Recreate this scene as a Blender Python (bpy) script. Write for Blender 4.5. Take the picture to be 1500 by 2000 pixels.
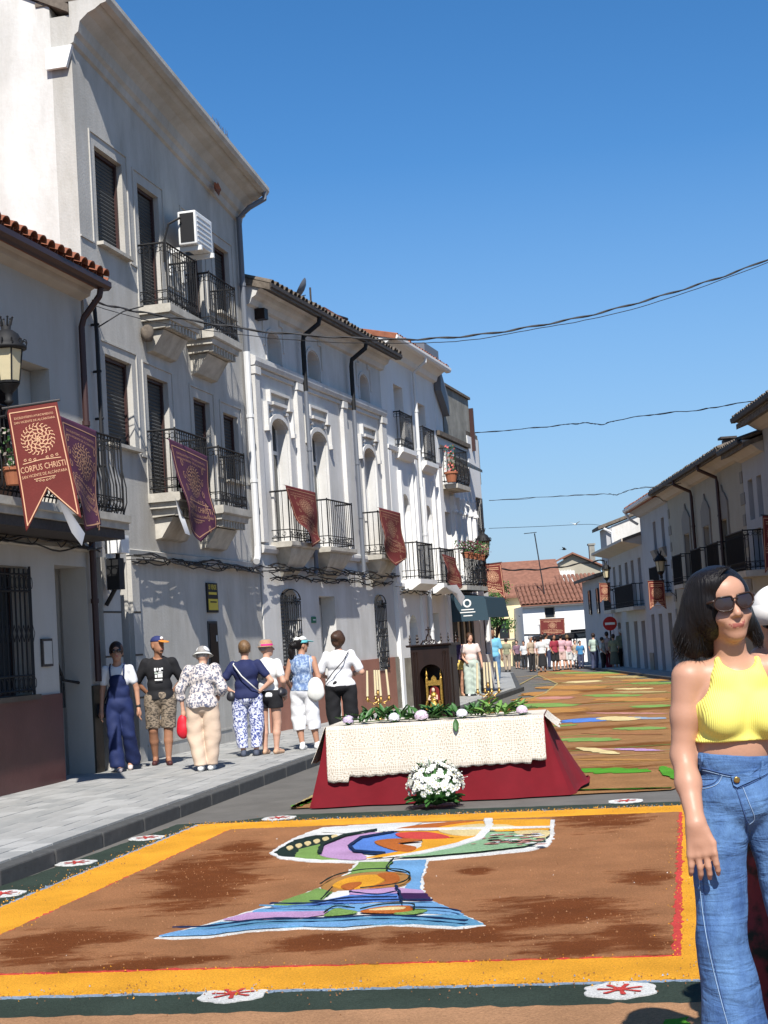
import bpy, bmesh, math, random
import numpy as np
from mathutils import Vector, Matrix
from mathutils.geometry import tessellate_polygon
random.seed(7); np.random.seed(7)
R_ = math.radians
scene = bpy.context.scene
for o in list(bpy.data.objects): bpy.data.objects.remove(o)

# ------------------------------------------------------------------ camera
CAM_H = 1.6; FPX = 3000.0; ROLL = 0.064; HY = 250.0
_th = math.atan(HY*math.cos(ROLL)/FPX)
FW = Vector((0, math.cos(_th), math.sin(_th)))
_u0 = Vector((0, -math.sin(_th), math.cos(_th))); _r0 = Vector((1, 0, 0))
RT = math.cos(ROLL)*_r0 - math.sin(ROLL)*_u0
UP = math.sin(ROLL)*_r0 + math.cos(ROLL)*_u0
cd = bpy.data.cameras.new('camera'); cam = bpy.data.objects.new('camera', cd)
scene.collection.objects.link(cam); scene.camera = cam
cd.sensor_fit = 'VERTICAL'; cd.sensor_height = 36; cd.sensor_width = 27; cd.lens = FPX/2000*36
cd.clip_start = 0.1; cd.clip_end = 3000
m = Matrix((RT, UP, -FW)).transposed().to_4x4(); m.translation = (0, 0, CAM_H); cam.matrix_world = m

# ------------------------------------------------------------------ world and sun
SUN_EL = 48; SUN_HEAD = -3      # heading in which the light travels
w = bpy.data.worlds.new('World'); scene.world = w; w.use_nodes = True
nt = w.node_tree; nt.nodes.clear()
sky = nt.nodes.new('ShaderNodeTexSky'); sky.sky_type = 'NISHITA'; sky.sun_disc = False
sky.sun_elevation = R_(SUN_EL); sky.sun_rotation = R_(SUN_HEAD+180)
sky.altitude = 400; sky.air_density = 1.0; sky.dust_density = 0.35; sky.ozone_density = 3.2
hs = nt.nodes.new('ShaderNodeHueSaturation'); hs.inputs['Saturation'].default_value = 1.30
hs.inputs['Hue'].default_value = 0.502
bg = nt.nodes.new('ShaderNodeBackground'); bg.inputs[1].default_value = 0.092
wo = nt.nodes.new('ShaderNodeOutputWorld')
wtc = nt.nodes.new('ShaderNodeTexCoord'); wsp = nt.nodes.new('ShaderNodeSeparateXYZ'); wmr = nt.nodes.new('ShaderNodeMapRange'); wmx = nt.nodes.new('ShaderNodeMix'); wmx.data_type = 'RGBA'
wmr.inputs[1].default_value = 0; wmr.inputs[2].default_value = .30; wmr.inputs[3].default_value = .85; wmr.inputs[4].default_value = 0
nt.links.new(wtc.outputs['Generated'], wsp.inputs[0]); nt.links.new(wsp.outputs[2], wmr.inputs[0]); nt.links.new(wmr.outputs[0], wmx.inputs[0])
nt.links.new(sky.outputs[0], hs.inputs['Color']); nt.links.new(hs.outputs[0], wmx.inputs[6]); wmx.inputs[7].default_value = (1.9, 3.1, 5.0, 1); nt.links.new(wmx.outputs[2], bg.inputs[0]); nt.links.new(bg.outputs[0], wo.inputs[0])
sd = bpy.data.lights.new('sun', 'SUN'); sd.energy = 5.0; sd.angle = R_(0.5); sd.color = (1, 0.962, 0.905)
so = bpy.data.objects.new('sun', sd); scene.collection.objects.link(so)
_h = R_(SUN_HEAD); _L = Vector((math.sin(_h)*math.cos(R_(SUN_EL)), math.cos(_h)*math.cos(R_(SUN_EL)), -math.sin(R_(SUN_EL))))
so.rotation_euler = _L.to_track_quat('-Z', 'Y').to_euler()
scene.view_settings.view_transform = 'Standard'; scene.view_settings.look = 'None'
scene.view_settings.gamma = 1; scene.view_settings.use_curve_mapping = False; scene.view_settings.exposure = 0.62

# ------------------------------------------------------------------ measuring helpers (photo pixel -> place in the street)
def ray(x, y): return FW + RT*((x-750)/FPX) + UP*((1000-y)/FPX)
def gz(y): return -0.006*max(0.0, min(y, 120)-20)
def G(x, y, z=0.0):
    d = ray(x, y); zz = z
    for _ in range(8):
        t = (zz-CAM_H)/d.z; zz = z+gz(t*d.y)
    return Vector((d.x*t, d.y*t, zz))
def AT(x, y, D):
    d = ray(x, y); t = D/d.y; return Vector((0, 0, CAM_H))+d*t

# ------------------------------------------------------------------ materials
MATS = {}
def _n(nt, t, **k):
    n = nt.nodes.new(t)
    for a, b in k.items(): setattr(n, a, b)
    return n
def mat(name, col, rough=0.7, var=0.0, scale=6.0, bump=0.0, bscale=40.0, metal=0.0, streak=0.0, col2=None, thr=None, spec=0.3, voro=False, stretch=None, alpha=None, trans=0.0, sheen=0.0, wave=None):
    if name in MATS: return MATS[name]
    m = bpy.data.materials.new(name); m.use_nodes = True; nt = m.node_tree; b = nt.nodes['Principled BSDF']
    L = nt.links
    b.inputs['Roughness'].default_value = rough; b.inputs['Metallic'].default_value = metal
    b.inputs['Specular IOR Level'].default_value = spec
    if trans: b.inputs['Transmission Weight'].default_value = trans
    if sheen: b.inputs['Sheen Weight'].default_value = sheen
    b.inputs['Base Color'].default_value = (*col, 1)
    tc = _n(nt, 'ShaderNodeTexCoord'); mp = _n(nt, 'ShaderNodeMapping'); L.new(tc.outputs['Object'], mp.inputs[0])
    if stretch: mp.inputs['Scale'].default_value = stretch
    cur = None
    if var or col2:
        if voro:
            nz = _n(nt, 'ShaderNodeTexVoronoi'); nz.inputs['Scale'].default_value = scale; src = nz.outputs['Distance']
        else:
            nz = _n(nt, 'ShaderNodeTexNoise'); nz.inputs['Scale'].default_value = scale; nz.inputs['Detail'].default_value = 5; nz.inputs['Roughness'].default_value = .6; src = nz.outputs[0]
        L.new(mp.outputs[0], nz.inputs['Vector'])
        cr = _n(nt, 'ShaderNodeValToRGB'); L.new(src, cr.inputs[0])
        c2 = col2 if col2 else tuple(max(0, c*(1-var)) for c in col)
        a, z = thr if thr else (0.35, 0.7)
        cr.color_ramp.elements[0].position = a; cr.color_ramp.elements[1].position = z
        cr.color_ramp.elements[0].color = (*c2, 1); cr.color_ramp.elements[1].color = (*col, 1)
        cur = cr.outputs[0]
    if streak:
        mp2 = _n(nt, 'ShaderNodeMapping'); mp2.inputs['Scale'].default_value = (1.1, 1.1, .30); L.new(tc.outputs['Object'], mp2.inputs[0])
        n2 = _n(nt, 'ShaderNodeTexNoise'); n2.inputs['Scale'].default_value = 1.7; n2.inputs['Detail'].default_value = 10; n2.inputs['Roughness'].default_value = .72
        L.new(mp2.outputs[0], n2.inputs['Vector'])
        r2 = _n(nt, 'ShaderNodeValToRGB'); L.new(n2.outputs[0], r2.inputs[0])
        r2.color_ramp.elements[0].position = .30; r2.color_ramp.elements[1].position = .60
        g = 1-streak; r2.color_ramp.elements[0].color = (g, g*.98, g*.93, 1); r2.color_ramp.elements[1].color = (1, 1, 1, 1)
        mx = _n(nt, 'ShaderNodeMix', data_type='RGBA', blend_type='MULTIPLY'); mx.inputs[0].default_value = 1
        if cur: L.new(cur, mx.inputs[6])
        else: mx.inputs[6].default_value = (*col, 1)
        L.new(r2.outputs[0], mx.inputs[7]); cur = mx.outputs[2]
    if cur: L.new(cur, b.inputs['Base Color'])
    if wave:
        wv = _n(nt, 'ShaderNodeTexWave'); wv.bands_direction = wave[0]; wv.inputs['Scale'].default_value = wave[1]; wv.inputs['Distortion'].default_value = wave[3] if len(wave) > 3 else 0
        L.new(tc.outputs['Object'], wv.inputs[0])
        bp = _n(nt, 'ShaderNodeBump'); bp.inputs['Strength'].default_value = wave[2]; bp.inputs['Distance'].default_value = .004
        L.new(wv.outputs['Fac'], bp.inputs['Height']); L.new(bp.outputs[0], b.inputs['Normal'])
    elif bump:
        n3 = _n(nt, 'ShaderNodeTexNoise'); n3.inputs['Scale'].default_value = bscale; n3.inputs['Detail'].default_value = 6
        L.new(mp.outputs[0], n3.inputs['Vector'])
        bp = _n(nt, 'ShaderNodeBump'); bp.inputs['Strength'].default_value = bump; bp.inputs['Distance'].default_value = .01
        L.new(n3.outputs[0], bp.inputs['Height']); L.new(bp.outputs[0], b.inputs['Normal'])
    MATS[name] = m; return m
def M(n): return MATS[n]
mat('plaster_white', (.60, .59, .57), .85, .14, 1.1, .35, 30, streak=.20)
mat('plaster_grey', (.50, .48, .44), .85, .16, .9, .35, 30, streak=.26)
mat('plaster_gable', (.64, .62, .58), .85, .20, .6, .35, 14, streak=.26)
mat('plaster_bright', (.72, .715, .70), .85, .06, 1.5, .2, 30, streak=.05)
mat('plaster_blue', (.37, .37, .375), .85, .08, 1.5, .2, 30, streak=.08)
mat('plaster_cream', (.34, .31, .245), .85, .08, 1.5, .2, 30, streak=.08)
mat('plaster_yellow', (.72, .60, .36), .85, .08, 1.0, .2, 30)
mat('plaster_trim', (.22, .20, .17), .85, .1, 3, .2, 30)
mat('old_render', (.33, .32, .28), .9, .45, 1.6, .5, 10, streak=.3)
mat('plaster_b0', (.43, .41, .375), .85, .08, 1.0, .25, 40, streak=.10)
mat('soffit', (.45, .40, .34), .8, .12, 3, .2, 20)
mat('stone_trim', (.50, .47, .41), .85, .3, 5, .35, 18, streak=.2)
mat('pink_wainscot', (.33, .15, .105), .8, .18, 2, .2, 25, streak=.12)
mat('stone_wainscot', (.30, .27, .21), .9, .35, 3, .5, 10, streak=.3)
mat('maroon_tile', (.085, .03, .028), .35, .25, 2.5, .1, 30)
mat('dark_tile', (.05, .045, .035), .4, .25, 5, .1, 30)
mat('iron', (.013, .013, .014), .65, .3, 20)
mat('iron_worn', (.06, .05, .045), .7, .4, 20)
mat('brown_metal', (.045, .022, .02), .45)
mat('pipe_grey', (.13, .14, .16), .5)
mat('pipe_white', (.60, .60, .59), .5, .1, 4)
mat('shutter', (.055, .055, .052), .6)
mat('shutter_grey', (.15, .15, .145), .6)
mat('glass', (.02, .025, .03), .12, spec=.6)
mat('glass_pale', (.10, .12, .15), .15, spec=.6)
mat('white_frame', (.62, .61, .58), .5)
mat('wood_dark', (.020, .010, .007), .45, .4, 8, .15, 40, stretch=(1, 1, .15))
mat('tile_red', (.30, .11, .06), .85, .35, 7, .3, 20)
mat('tile_old', (.17, .14, .11), .9, .5, 9, .5, 20)
mat('tile_orange', (.25, .115, .075), .85, .35, 4, .4, 12)
mat('white_plastic', (.65, .65, .63), .4)
mat('black_plastic', (.015, .015, .016), .5)
mat('wire', (.016, .016, .018), .6)
mat('lamp_glass', (.50, .43, .27), .35, .1, 5)
mat('banner_cloth', (.135, .022, .018), .8, .15, 6, .25, 60)
mat('banner_cloth_shade', (.075, .020, .045), .7, .15, 6, .25, 60)  # maroon banner cloth with purplish shade put into the colour
mat('banner_back', (.62, .62, .62), .7)
mat('banner_print', (.40, .22, .13), .7)
mat('banner_pink', (.58, .34, .20), .7)
mat('terracotta', (.33, .12, .06), .8, .2, 8)
mat('asphalt', (.135, .126, .112), .9, .25, 2.5, .5, 160)
mat('kerb', (.075, .075, .072), .85, .25, 9, .3, 60)
mat('paving', (.37, .365, .345), .85, .28, 3, .3, 90, streak=.0)
mat('paving_b', (.33, .33, .315), .85, .28, 3, .3, 90)
mat('paving_c', (.385, .38, .36), .85, .16, 5, .3, 90)
mat('joint', (.20, .20, .19), .9)
mat('leaf', (.045, .13, .03), .45, .4, 14, .1, 30)
mat('leaf_light', (.14, .27, .06), .45, .3, 14)
mat('red_cloth', (.16, .004, .010), .85, .15, 5, .3, 9)
mat('ground_far', (.12, .11, .09), .95, .3, 1)

# ------------------------------------------------------------------ object helpers
COL = scene.collection
def props(o, label=None, cat=None, group=None, kind=None):
    if label: o['label'] = label
    if cat: o['category'] = cat
    if group: o['group'] = group
    if kind: o['kind'] = kind
    return o
def empty(name, loc=(0, 0, 0), rz=0.0, label=None, cat=None, group=None):
    o = bpy.data.objects.new(name, None); COL.objects.link(o); o.location = loc; o.rotation_euler = (0, 0, rz)
    o.empty_display_size = .2
    return props(o, label, cat, group)
class MB:
    def __init__(s): s.v = []; s.f = []; s.m = []; s.mi = 0
    def add(s, vs, fs):
        n = len(s.v); s.v.extend([tuple(v) for v in vs])
        for f in fs: s.f.append([n+i for i in f]); s.m.append(s.mi)
        return s
    def box(s, a, b, T=None):
        x0, y0, z0 = a; x1, y1, z1 = b
        vs = [(x0, y0, z0), (x1, y0, z0), (x1, y1, z0), (x0, y1, z0), (x0, y0, z1), (x1, y0, z1), (x1, y1, z1), (x0, y1, z1)]
        if T: vs = [T @ Vector(v) for v in vs]
        return s.add(vs, [(0, 3, 2, 1), (4, 5, 6, 7), (0, 1, 5, 4), (1, 2, 6, 5), (2, 3, 7, 6), (3, 0, 4, 7)])
    def prof_x(s, prof, x0, x1):      # closed (y,z) profile swept along x
        n = len(prof); vs = [(x0, y, z) for y, z in prof]+[(x1, y, z) for y, z in prof]
        s.add(vs, [(i, (i+1) % n, n+(i+1) % n, n+i) for i in range(n)])
        t = tessellate_polygon([[Vector((y, z, 0)) for y, z in prof]]); k = len(s.v)-2*n
        for q in t: s.f.append([k+i for i in q]); s.m.append(s.mi); s.f.append([k+n+i for i in reversed(q)]); s.m.append(s.mi)
        return s
    def prism(s, poly, d0, d1, ax='y'):  # (a,b) polygon extruded along an axis
        def P(a, b, d): return (a, d, b) if ax == 'y' else ((a, b, d) if ax == 'z' else (d, a, b))
        n = len(poly)
        s.add([P(a, b, d0) for a, b in poly]+[P(a, b, d1) for a, b in poly], [(i, (i+1) % n, n+(i+1) % n, n+i) for i in range(n)])
        t = tessellate_polygon([[Vector((a, b, 0)) for a, b in poly]]); k = len(s.v)-2*n
        for q in t: s.f.append([k+i for i in q]); s.m.append(s.mi); s.f.append([k+n+i for i in reversed(q)]); s.m.append(s.mi)
        return s
    def tube(s, pts, r, n=6, closed=False, cap=True):
        pts = [Vector(p) for p in pts]; k = len(pts); rr = r if isinstance(r, (list, tuple)) else [r]*k
        base = len(s.v); prev = None
        for i, p in enumerate(pts):
            if closed: t = pts[(i+1) % k]-pts[i-1]
            else: t = pts[min(i+1, k-1)]-pts[max(i-1, 0)]
            if t.length < 1e-9: t = Vector((0, 0, 1))
            t.normalize()
            if prev is None:
                a = t.cross(Vector((0, 0, 1)));
                if a.length < .05: a = t.cross(Vector((0, 1, 0)))
            else: a = prev-t*prev.dot(t)
            a.normalize(); b = t.cross(a); prev = a
            for j in range(n):
                an = 2*math.pi*j/n; s.v.append(tuple(p+(a*math.cos(an)+b*math.sin(an))*rr[i]))
        for i in range(k if closed else k-1):
            for j in range(n):
                i2 = (i+1) % k
                s.f.append([base+i*n+j, base+i*n+(j+1) % n, base+i2*n+(j+1) % n, base+i2*n+j]); s.m.append(s.mi)
        if cap and not closed:
            s.f.append([base+j for j in range(n)][::-1]); s.m.append(s.mi); s.f.append([base+(k-1)*n+j for j in range(n)]); s.m.append(s.mi)
        return s
    def lathe(s, prof, c=(0, 0, 0), n=16, sq=1.0):
        base = len(s.v); k = len(prof)
        for r, z in prof:
            for j in range(n):
                a = 2*math.pi*j/n; s.v.append((c[0]+r*math.cos(a), c[1]+r*math.sin(a)*sq, c[2]+z))
        for i in range(k-1):
            for j in range(n):
                s.f.append([base+i*n+j, base+i*n+(j+1) % n, base+(i+1)*n+(j+1) % n, base+(i+1)*n+j]); s.m.append(s.mi)
        return s
    def grid(s, fn, nu, nv, closed_u=False):
        base = len(s.v)
        for j in range(nv+1):
            for i in range(nu+1): s.v.append(tuple(fn(i/nu, j/nv)))
        for j in range(nv):
            for i in range(nu):
                a = base+j*(nu+1)+i; s.f.append([a, a+1, a+nu+2, a+nu+1]); s.m.append(s.mi)
        return s
    def poly(s, pts, holes=()):
        allp = [list(pts)]+[list(h) for h in holes]
        flat = [p for q in allp for p in q]
        return flat, tessellate_polygon([[Vector((a, b, 0)) for a, b in q] for q in allp])
    def build(s, name, mats, parent=None, smooth=False, xf=None, **kw):
        me = bpy.data.meshes.new(name); me.from_pydata(s.v, [], s.f)
        if not isinstance(mats, (list, tuple)): mats = [mats]
        for q in mats: me.materials.append(M(q) if isinstance(q, str) else q)
        if len(mats) > 1: me.polygons.foreach_set('material_index', s.m)
        if smooth: me.polygons.foreach_set('use_smooth', [True]*len(me.polygons))
        me.update()
        o = bpy.data.objects.new(name, me); COL.objects.link(o)
        if parent: o.parent = parent
        if xf is not None: o.matrix_local = xf
        return props(o, **kw)
def islands(b, name, mt, parent, **kw):      # each separate piece becomes a part of its own
    par = list(range(len(b.v)))
    def fd(a):
        while par[a] != a: par[a] = par[par[a]]; a = par[a]
        return a
    for f in b.f:
        for q in f[1:]: par[fd(q)] = fd(f[0])
    gr = {}
    for i, f in enumerate(b.f): gr.setdefault(fd(f[0]), []).append(i)
    for fs in gr.values():
        ids = sorted({v for i in fs for v in b.f[i]}); mp = {v: k for k, v in enumerate(ids)}; c = MB(); c.add([b.v[v] for v in ids], [[mp[v] for v in b.f[i]] for i in fs]); c.build(name, mt, parent, **kw)
def bevel(o, w=.01, seg=2):
    b = o.modifiers.new('bevel', 'BEVEL'); b.width = w; b.segments = seg; b.limit_method = 'ANGLE'; return o
def inst(o, name, parent=None, xf=None, **kw):
    c = bpy.data.objects.new(name, o.data); COL.objects.link(c)
    if parent: c.parent = parent
    if xf is not None: c.matrix_local = xf
    return props(c, **kw)
def ccw(p):
    a = sum(p[i][0]*p[(i+1) % len(p)][1]-p[(i+1) % len(p)][0]*p[i][1] for i in range(len(p)))
    return list(p) if a > 0 else list(p)[::-1]

# ------------------------------------------------------------------ facades
class Fac:      # local frame: x along the street front, y into the house, z up (0 = camera-side ground datum)
    def __init__(s, A, head, right=False):
        h = R_(head); s.A = Vector((A[0], A[1]))
        if not right: s.e = Vector((math.sin(h), math.cos(h))); s.n = Vector((s.e.y, -s.e.x)); s.rz = math.pi/2-h
        else: s.e = Vector((-math.sin(h), -math.cos(h))); s.n = Vector((s.e.y, -s.e.x)); s.rz = -math.pi/2-h
    def px(s, x, y, out=0.0):
        d = ray(x, y); O = s.A+s.n*out; t = O.dot(s.n)/(d.x*s.n.x+d.y*s.n.y); p = Vector((0, 0, CAM_H))+d*t
        return (Vector((p.x, p.y))-O).dot(s.e), p.z
    def root(s, name, label, cat='house', group=None): return empty(name, (s.A.x, s.A.y, 0), s.rz, label, cat, group)
    def W(s, x, y, z):
        p = s.A+s.e*x-s.n*y; return Vector((p.x, p.y, z))
def rect(x0, x1, z0, z1): return [(x0, z0), (x1, z0), (x1, z1), (x0, z1)]
def arch(x0, x1, z0, z1, rise=None, n=8):
    w = x1-x0; rise = rise if rise is not None else w/2; c = (x0+x1)/2; zs = z1-rise
    return [(x0, z0), (x1, z0)]+[(c+w/2*math.cos(math.pi*i/n), zs+rise*math.sin(math.pi*i/n)) for i in range(n+1)]
def wall(root, outline, holes, mt, t=.3, name='wall', y0=0.0, jm=None):
    b = MB(); flat, tris = b.poly(ccw(outline), [ccw(h)[::-1] for h in holes])
    b.add([(x, y0, z) for x, z in flat], [tuple(q) for q in tris])
    o = ccw(outline); n = len(o)
    b.add([(x, y0, z) for x, z in o]+[(x, y0+t, z) for x, z in o], [(i, (i+1) % n, n+(i+1) % n, n+i) for i in range(n)])
    b.mi = 1 if jm else 0
    for h in holes:
        h = ccw(h); n = len(h)
        b.add([(x, y0, z) for x, z in h]+[(x, y0+t, z) for x, z in h], [(i, n+i, n+(i+1) % n, (i+1) % n) for i in range(n)])
    return b.build(name, [mt, jm] if jm else mt, root)
def bodyboxes(root, x0, x1, z0, z1, d, mt, gable=None, left=True, right=True, pitch=.38, roofm='tile_old', over=.4):
    # side walls, back wall and a two-slope roof
    zr = z1+pitch*d/2
    for k, (s, on) in enumerate(((x0, left), (x1-.25, right))):
        if on: MB().prism([(.3, z0), (d, z0), (d, z1), (d/2, zr), (.3, z1+.3*pitch)], s, s+.25, 'x').build('side_wall', gable or mt, root)
    MB().box((x0+.25, d-.25, z0), (x1-.25, d, z1)).build('back_wall', mt, root)
    b = MB(); th = .12
    b.prof_x([(-over, z1-over*pitch+.02), (d/2, zr+.02), (d/2, zr+th+.02), (-over, z1-over*pitch+th+.02)], x0-.05, x1+.05)
    b.prof_x([(d/2+.002, zr+.02), (d+.3, z1-.3*pitch+.02), (d+.3, z1-.3*pitch+th+.02), (d/2+.002, zr+th+.02)], x0-.05, x1+.05)
    return b.build('roof', roofm, root)
def railing(x0, x1, out, z0, h=.95, sp=.115, orn=True, r=.008, belly=False, band=True):
    b = MB(); y = -out
    for z, rr in ((z0+.06, .012), (z0+h, .017))+(((z0+.20, .009),) if band else ()):
        b.tube([(x0, 0, z), (x0, y, z), (x1, y, z), (x1, 0, z)], rr, 4)
    def bar(x, yy, nx, ny):
        if belly: b.tube([(x, yy, z0), (x+nx*.05, yy+ny*.05, z0+.15), (x+nx*.05, yy+ny*.05, z0+.35), (x, yy, z0+.6), (x, yy, z0+h)], r, 4)
        else: b.tube([(x, yy, z0), (x, yy, z0+h)], r, 4)
    n = max(2, round((x1-x0)/sp))
    for i in range(n+1): bar(x0+(x1-x0)*i/n, y, 0, -1)
    k = max(2, round(out/sp))
    for i in range(1, k):
        bar(x0, y*i/k, -1, 0); bar(x1, y*i/k, 1, 0)
    for x in (x0, x1): b.tube([(x, y, z0-.03), (x, y, z0+h+.03)], .014, 6)
    if orn:
        def ring(cx, cy, cz, ax, rr=.035):
            P = []
            for q in range(10):
                a = 2*math.pi*q/10; u = rr*math.cos(a); P.append((cx+(u if ax else 0), cy+(0 if ax else u), cz+rr*math.sin(a)))
            b.tube(P, .006, 3, closed=True)
        for i in range(n):
            cx = x0+(x1-x0)*(i+.5)/n
            ring(cx, y, z0+.13, True, .05); ring(cx, y, z0+h-.09, True, .04)
        for i in range(k):
            cy = y*(i+.5)/k
            for x in (x0, x1): ring(x, cy, z0+.13, False, .05); ring(x, cy, z0+h-.09, False, .04)
    return b
def slats(x0, x1, z0, z1, y, pitch=.055):
    b = MB(); n = max(2, int((z1-z0)/pitch)); dz = (z1-z0)/n
    for i in range(n):
        z = z0+i*dz
        b.add([(x0, y, z), (x1, y, z), (x1, y-.012, z+dz*.5), (x0, y-.012, z+dz*.5), (x1, y, z+dz*.93), (x0, y, z+dz*.93)], [(0, 1, 2, 3), (3, 2, 4, 5)])
    b.box((x0, y+.005, z0), (x1, y+.02, z1)); return b
def win(root, x0, x1, z0, z1, kind='shutter', y=.26, name='window', fm=None, arched=0):
    fm = fm or ('brown_metal' if kind in ('shutter', 'dark') else 'white_frame')
    b = MB(); t = .05
    b.box((x0, y, z0), (x0+t, y+.06, z1)); b.box((x1-t, y, z0), (x1, y+.06, z1)); b.box((x0+t, y, z0), (x1-t, y+.06, z0+t)); b.box((x0+t, y, z1-t), (x1-t, y+.06, z1))
    if kind in ('glass', 'door'):
        c = (x0+x1)/2; b.box((c-.035, y+.003, z0+t), (c+.035, y+.057, z1-t))
        if z1-z0 > 1.7: b.box((x0+t, y+.006, z1-.62), (c-.035, y+.054, z1-.55)); b.box((c+.035, y+.006, z1-.62), (x1-t, y+.054, z1-.55))
    w_ = b.build(name, fm, root)
    if kind in ('shutter', 'greyshutter'):
        slats(x0+t, x1-t, z0+t, z1-t, y+.045).build('shutter', 'shutter' if kind == 'shutter' else 'shutter_grey', w_)
    else:
        MB().box((x0+t, y+.02, z0+t), (x1-t, y+.035, z1-t)).build('pane', 'glass' if kind != 'pale' else 'glass_pale', w_)
    return w_
# ------------------------------------------------------------------ ground, road, pavement
def sheet(name, mt, ys, xl, xr, dz, kind='structure', parent=None, nx=1, **kw):
    b = MB(); n = nx+1
    for y in ys:
        a, c = xl(y), xr(y)
        for i in range(n): b.v.append((a+(c-a)*i/nx, y, gz(y)+dz))
    for j in range(len(ys)-1):
        for i in range(nx): q = j*n+i; b.f.append([q, q+1, q+n+1, q+n]); b.m.append(0)
    return b.build(name, mt, parent, kind=kind, **kw)
def lerpf(P):
    P = sorted(P, key=lambda p: p[1])
    def f(y):
        if y <= P[0][1]: a, b = P[0], P[1]
        elif y >= P[-1][1]: a, b = P[-2], P[-1]
        else:
            for i in range(len(P)-1):
                if P[i][1] <= y <= P[i+1][1]: a, b = P[i], P[i+1]; break
        return a[0]+(b[0]-a[0])*(y-a[1])/(b[1]-a[1])
    return f
ys0 = [-60, -10, 0, 10, 20, 30, 45, 60, 80, 100, 120, 2500]
sheet('ground', 'ground_far', ys0, lambda y: -1500, lambda y: 1500, -0.03)
sheet('road', 'asphalt', [-30, -10, 0, 10, 20, 30, 45, 60, 80, 100], lambda y: -14, lambda y: 30, -0.008)
KP = [G(0, 1698, .12), G(330, 1590, .12), G(625, 1478, .12), G(1018, 1343, .12)]
kerbx = lerpf([(p.x, p.y) for p in KP])
KE = KP[3]; KC = G(1003, 1313, .12)      # the kerb turns the corner
pave = empty('pavement', (0, 0, 0)); props(pave, kind='structure')
# slabs: a course every .4 m across, .21 m deep, laid parallel to the kerb
slab = {}
def slab_mesh(k):
    b = MB(); w, d, h = .395, .203, .06
    b.box((0, 0, -h), (w, d, 0)); return b
ca, sa = None, None
kd = Vector((KP[3].x-KP[0].x, KP[3].y-KP[0].y)).normalized(); kn = Vector((-kd.y, kd.x))   # kn points to the houses
ang = math.atan2(kd.y, kd.x)
P0 = Vector((KP[0].x, KP[0].y))-kd*9
protos = []
for k, mm in enumerate(('paving', 'paving_b', 'paving_c')):
    b = MB(); b.box((0.003, .003, -.03), (.397, .207, 0)); o = b.build('paving_slab', mm, pave); bevel(o, .004, 1); protos.append(o)
cnt = 0; rest = MB(); rest2 = MB()
L0 = (Vector((KP[3].x, KP[3].y))-P0).length
for r in range(0, 24):
    for c in range(int(4/.4), int(L0/.4)):
        s = c*.4+(r % 2)*.2; off = .20+r*.21
        p = P0+kd*s+kn*off
        if p.y > 47: continue
        dzv = random.uniform(-.0022, .0022)
        vis = 9.5 < p.y < 17.0 and abs(p.x) < p.y*.26+.2
        z = gz(p.y)+.12+dzv
        mx = Matrix.Translation((p.x, p.y, z)) @ Matrix.Rotation(ang, 4, 'Z') @ Matrix.Rotation(random.uniform(-.003, .003), 4, 'X')
        if vis and cnt < 297:
            if cnt < 3: o = protos[cnt]; o.matrix_local = mx
            else: inst(protos[random.choice((0, 0, 1, 2))], 'paving_slab', pave, mx)
            cnt += 1
        else:
            (rest if random.random() < .6 else rest2).box((.003, .003, -.03), (.397, .207, 0), mx)
rest.build('paving_slabs', 'paving', pave, kind='stuff'); rest2.build('paving_slabs', 'paving_b', pave, kind='stuff')
ysP = [-10, 0, 5, 10, 15, 20, 25, 30, 35, KE.y]
sheet('pavement_bed', 'joint', ysP, lambda y: -14, lambda y: kerbx(y)-.16, .095, None, pave)
b = MB(); q = [(-14, KE.y), (KE.x-.16, KE.y), (KC.x, KC.y), (KC.x-1.5, KC.y+6), (-14, KC.y+8)]
b.add([(x, y, gz(y)+.118) for x, y in q], [(0, 1, 2, 3, 4)]); b.build('pavement_corner', 'paving_b', pave)
kb = MB(); kb.box((0, 0, -.2), (.985, .15, .12)); kp = None
for c in range(int(L0/1.0)+1):
    p = P0+kd*(c*1.0)
    mx = Matrix.Translation((p.x, p.y, gz(p.y))) @ Matrix.Rotation(ang, 4, 'Z') @ Matrix.Translation((0, .0, random.uniform(-.002, .002)))
    if kp is None: kp = kb.build('kerb_stone', 'kerb', pave, xf=mx); bevel(kp, .015, 2)
    else: inst(kp, 'kerb_stone', pave, mx); COL.objects[-1]
for o in [c for c in pave.children if c.name.startswith('kerb_stone') and c != kp]:
    bv = o.modifiers.new('bevel', 'BEVEL'); bv.width = .015; bv.segments = 2; bv.limit_method = 'ANGLE'
E0 = Vector((KE.x, KE.y)); ed = Vector((KC.x-KE.x, KC.y-KE.y)); en = ed.normalized(); a2 = math.atan2(en.y, en.x)
for c in range(int(ed.length)):
    p = E0+en*c
    inst(kp, 'kerb_stone', pave, Matrix.Translation((p.x, p.y, gz(p.y))) @ Matrix.Rotation(a2, 4, 'Z'))
# far pavement on the right, along the shaded row
sheet('pavement_right', 'paving_b', [20, 30, 45, 60, 85], lambda y: 8.2+(y-40)*.021, lambda y: 9.6+(y-40)*.021, .10)
b = MB()
kx = lambda y: 8.2+(y-40)*.021
for y0, y1 in ((20, 45), (45, 85)): b.add([(kx(y0)-.1, y0, gz(y0)+.1), (kx(y0), y0, gz(y0)+.1), (kx(y1), y1, gz(y1)+.1), (kx(y1)-.1, y1, gz(y1)+.1), (kx(y0)-.1, y0, gz(y0)-.1), (kx(y1)-.1, y1, gz(y1)-.1)], [(0, 1, 2, 3), (4, 0, 3, 5)])
b.build('kerb_right', 'kerb', kind='structure')

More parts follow.
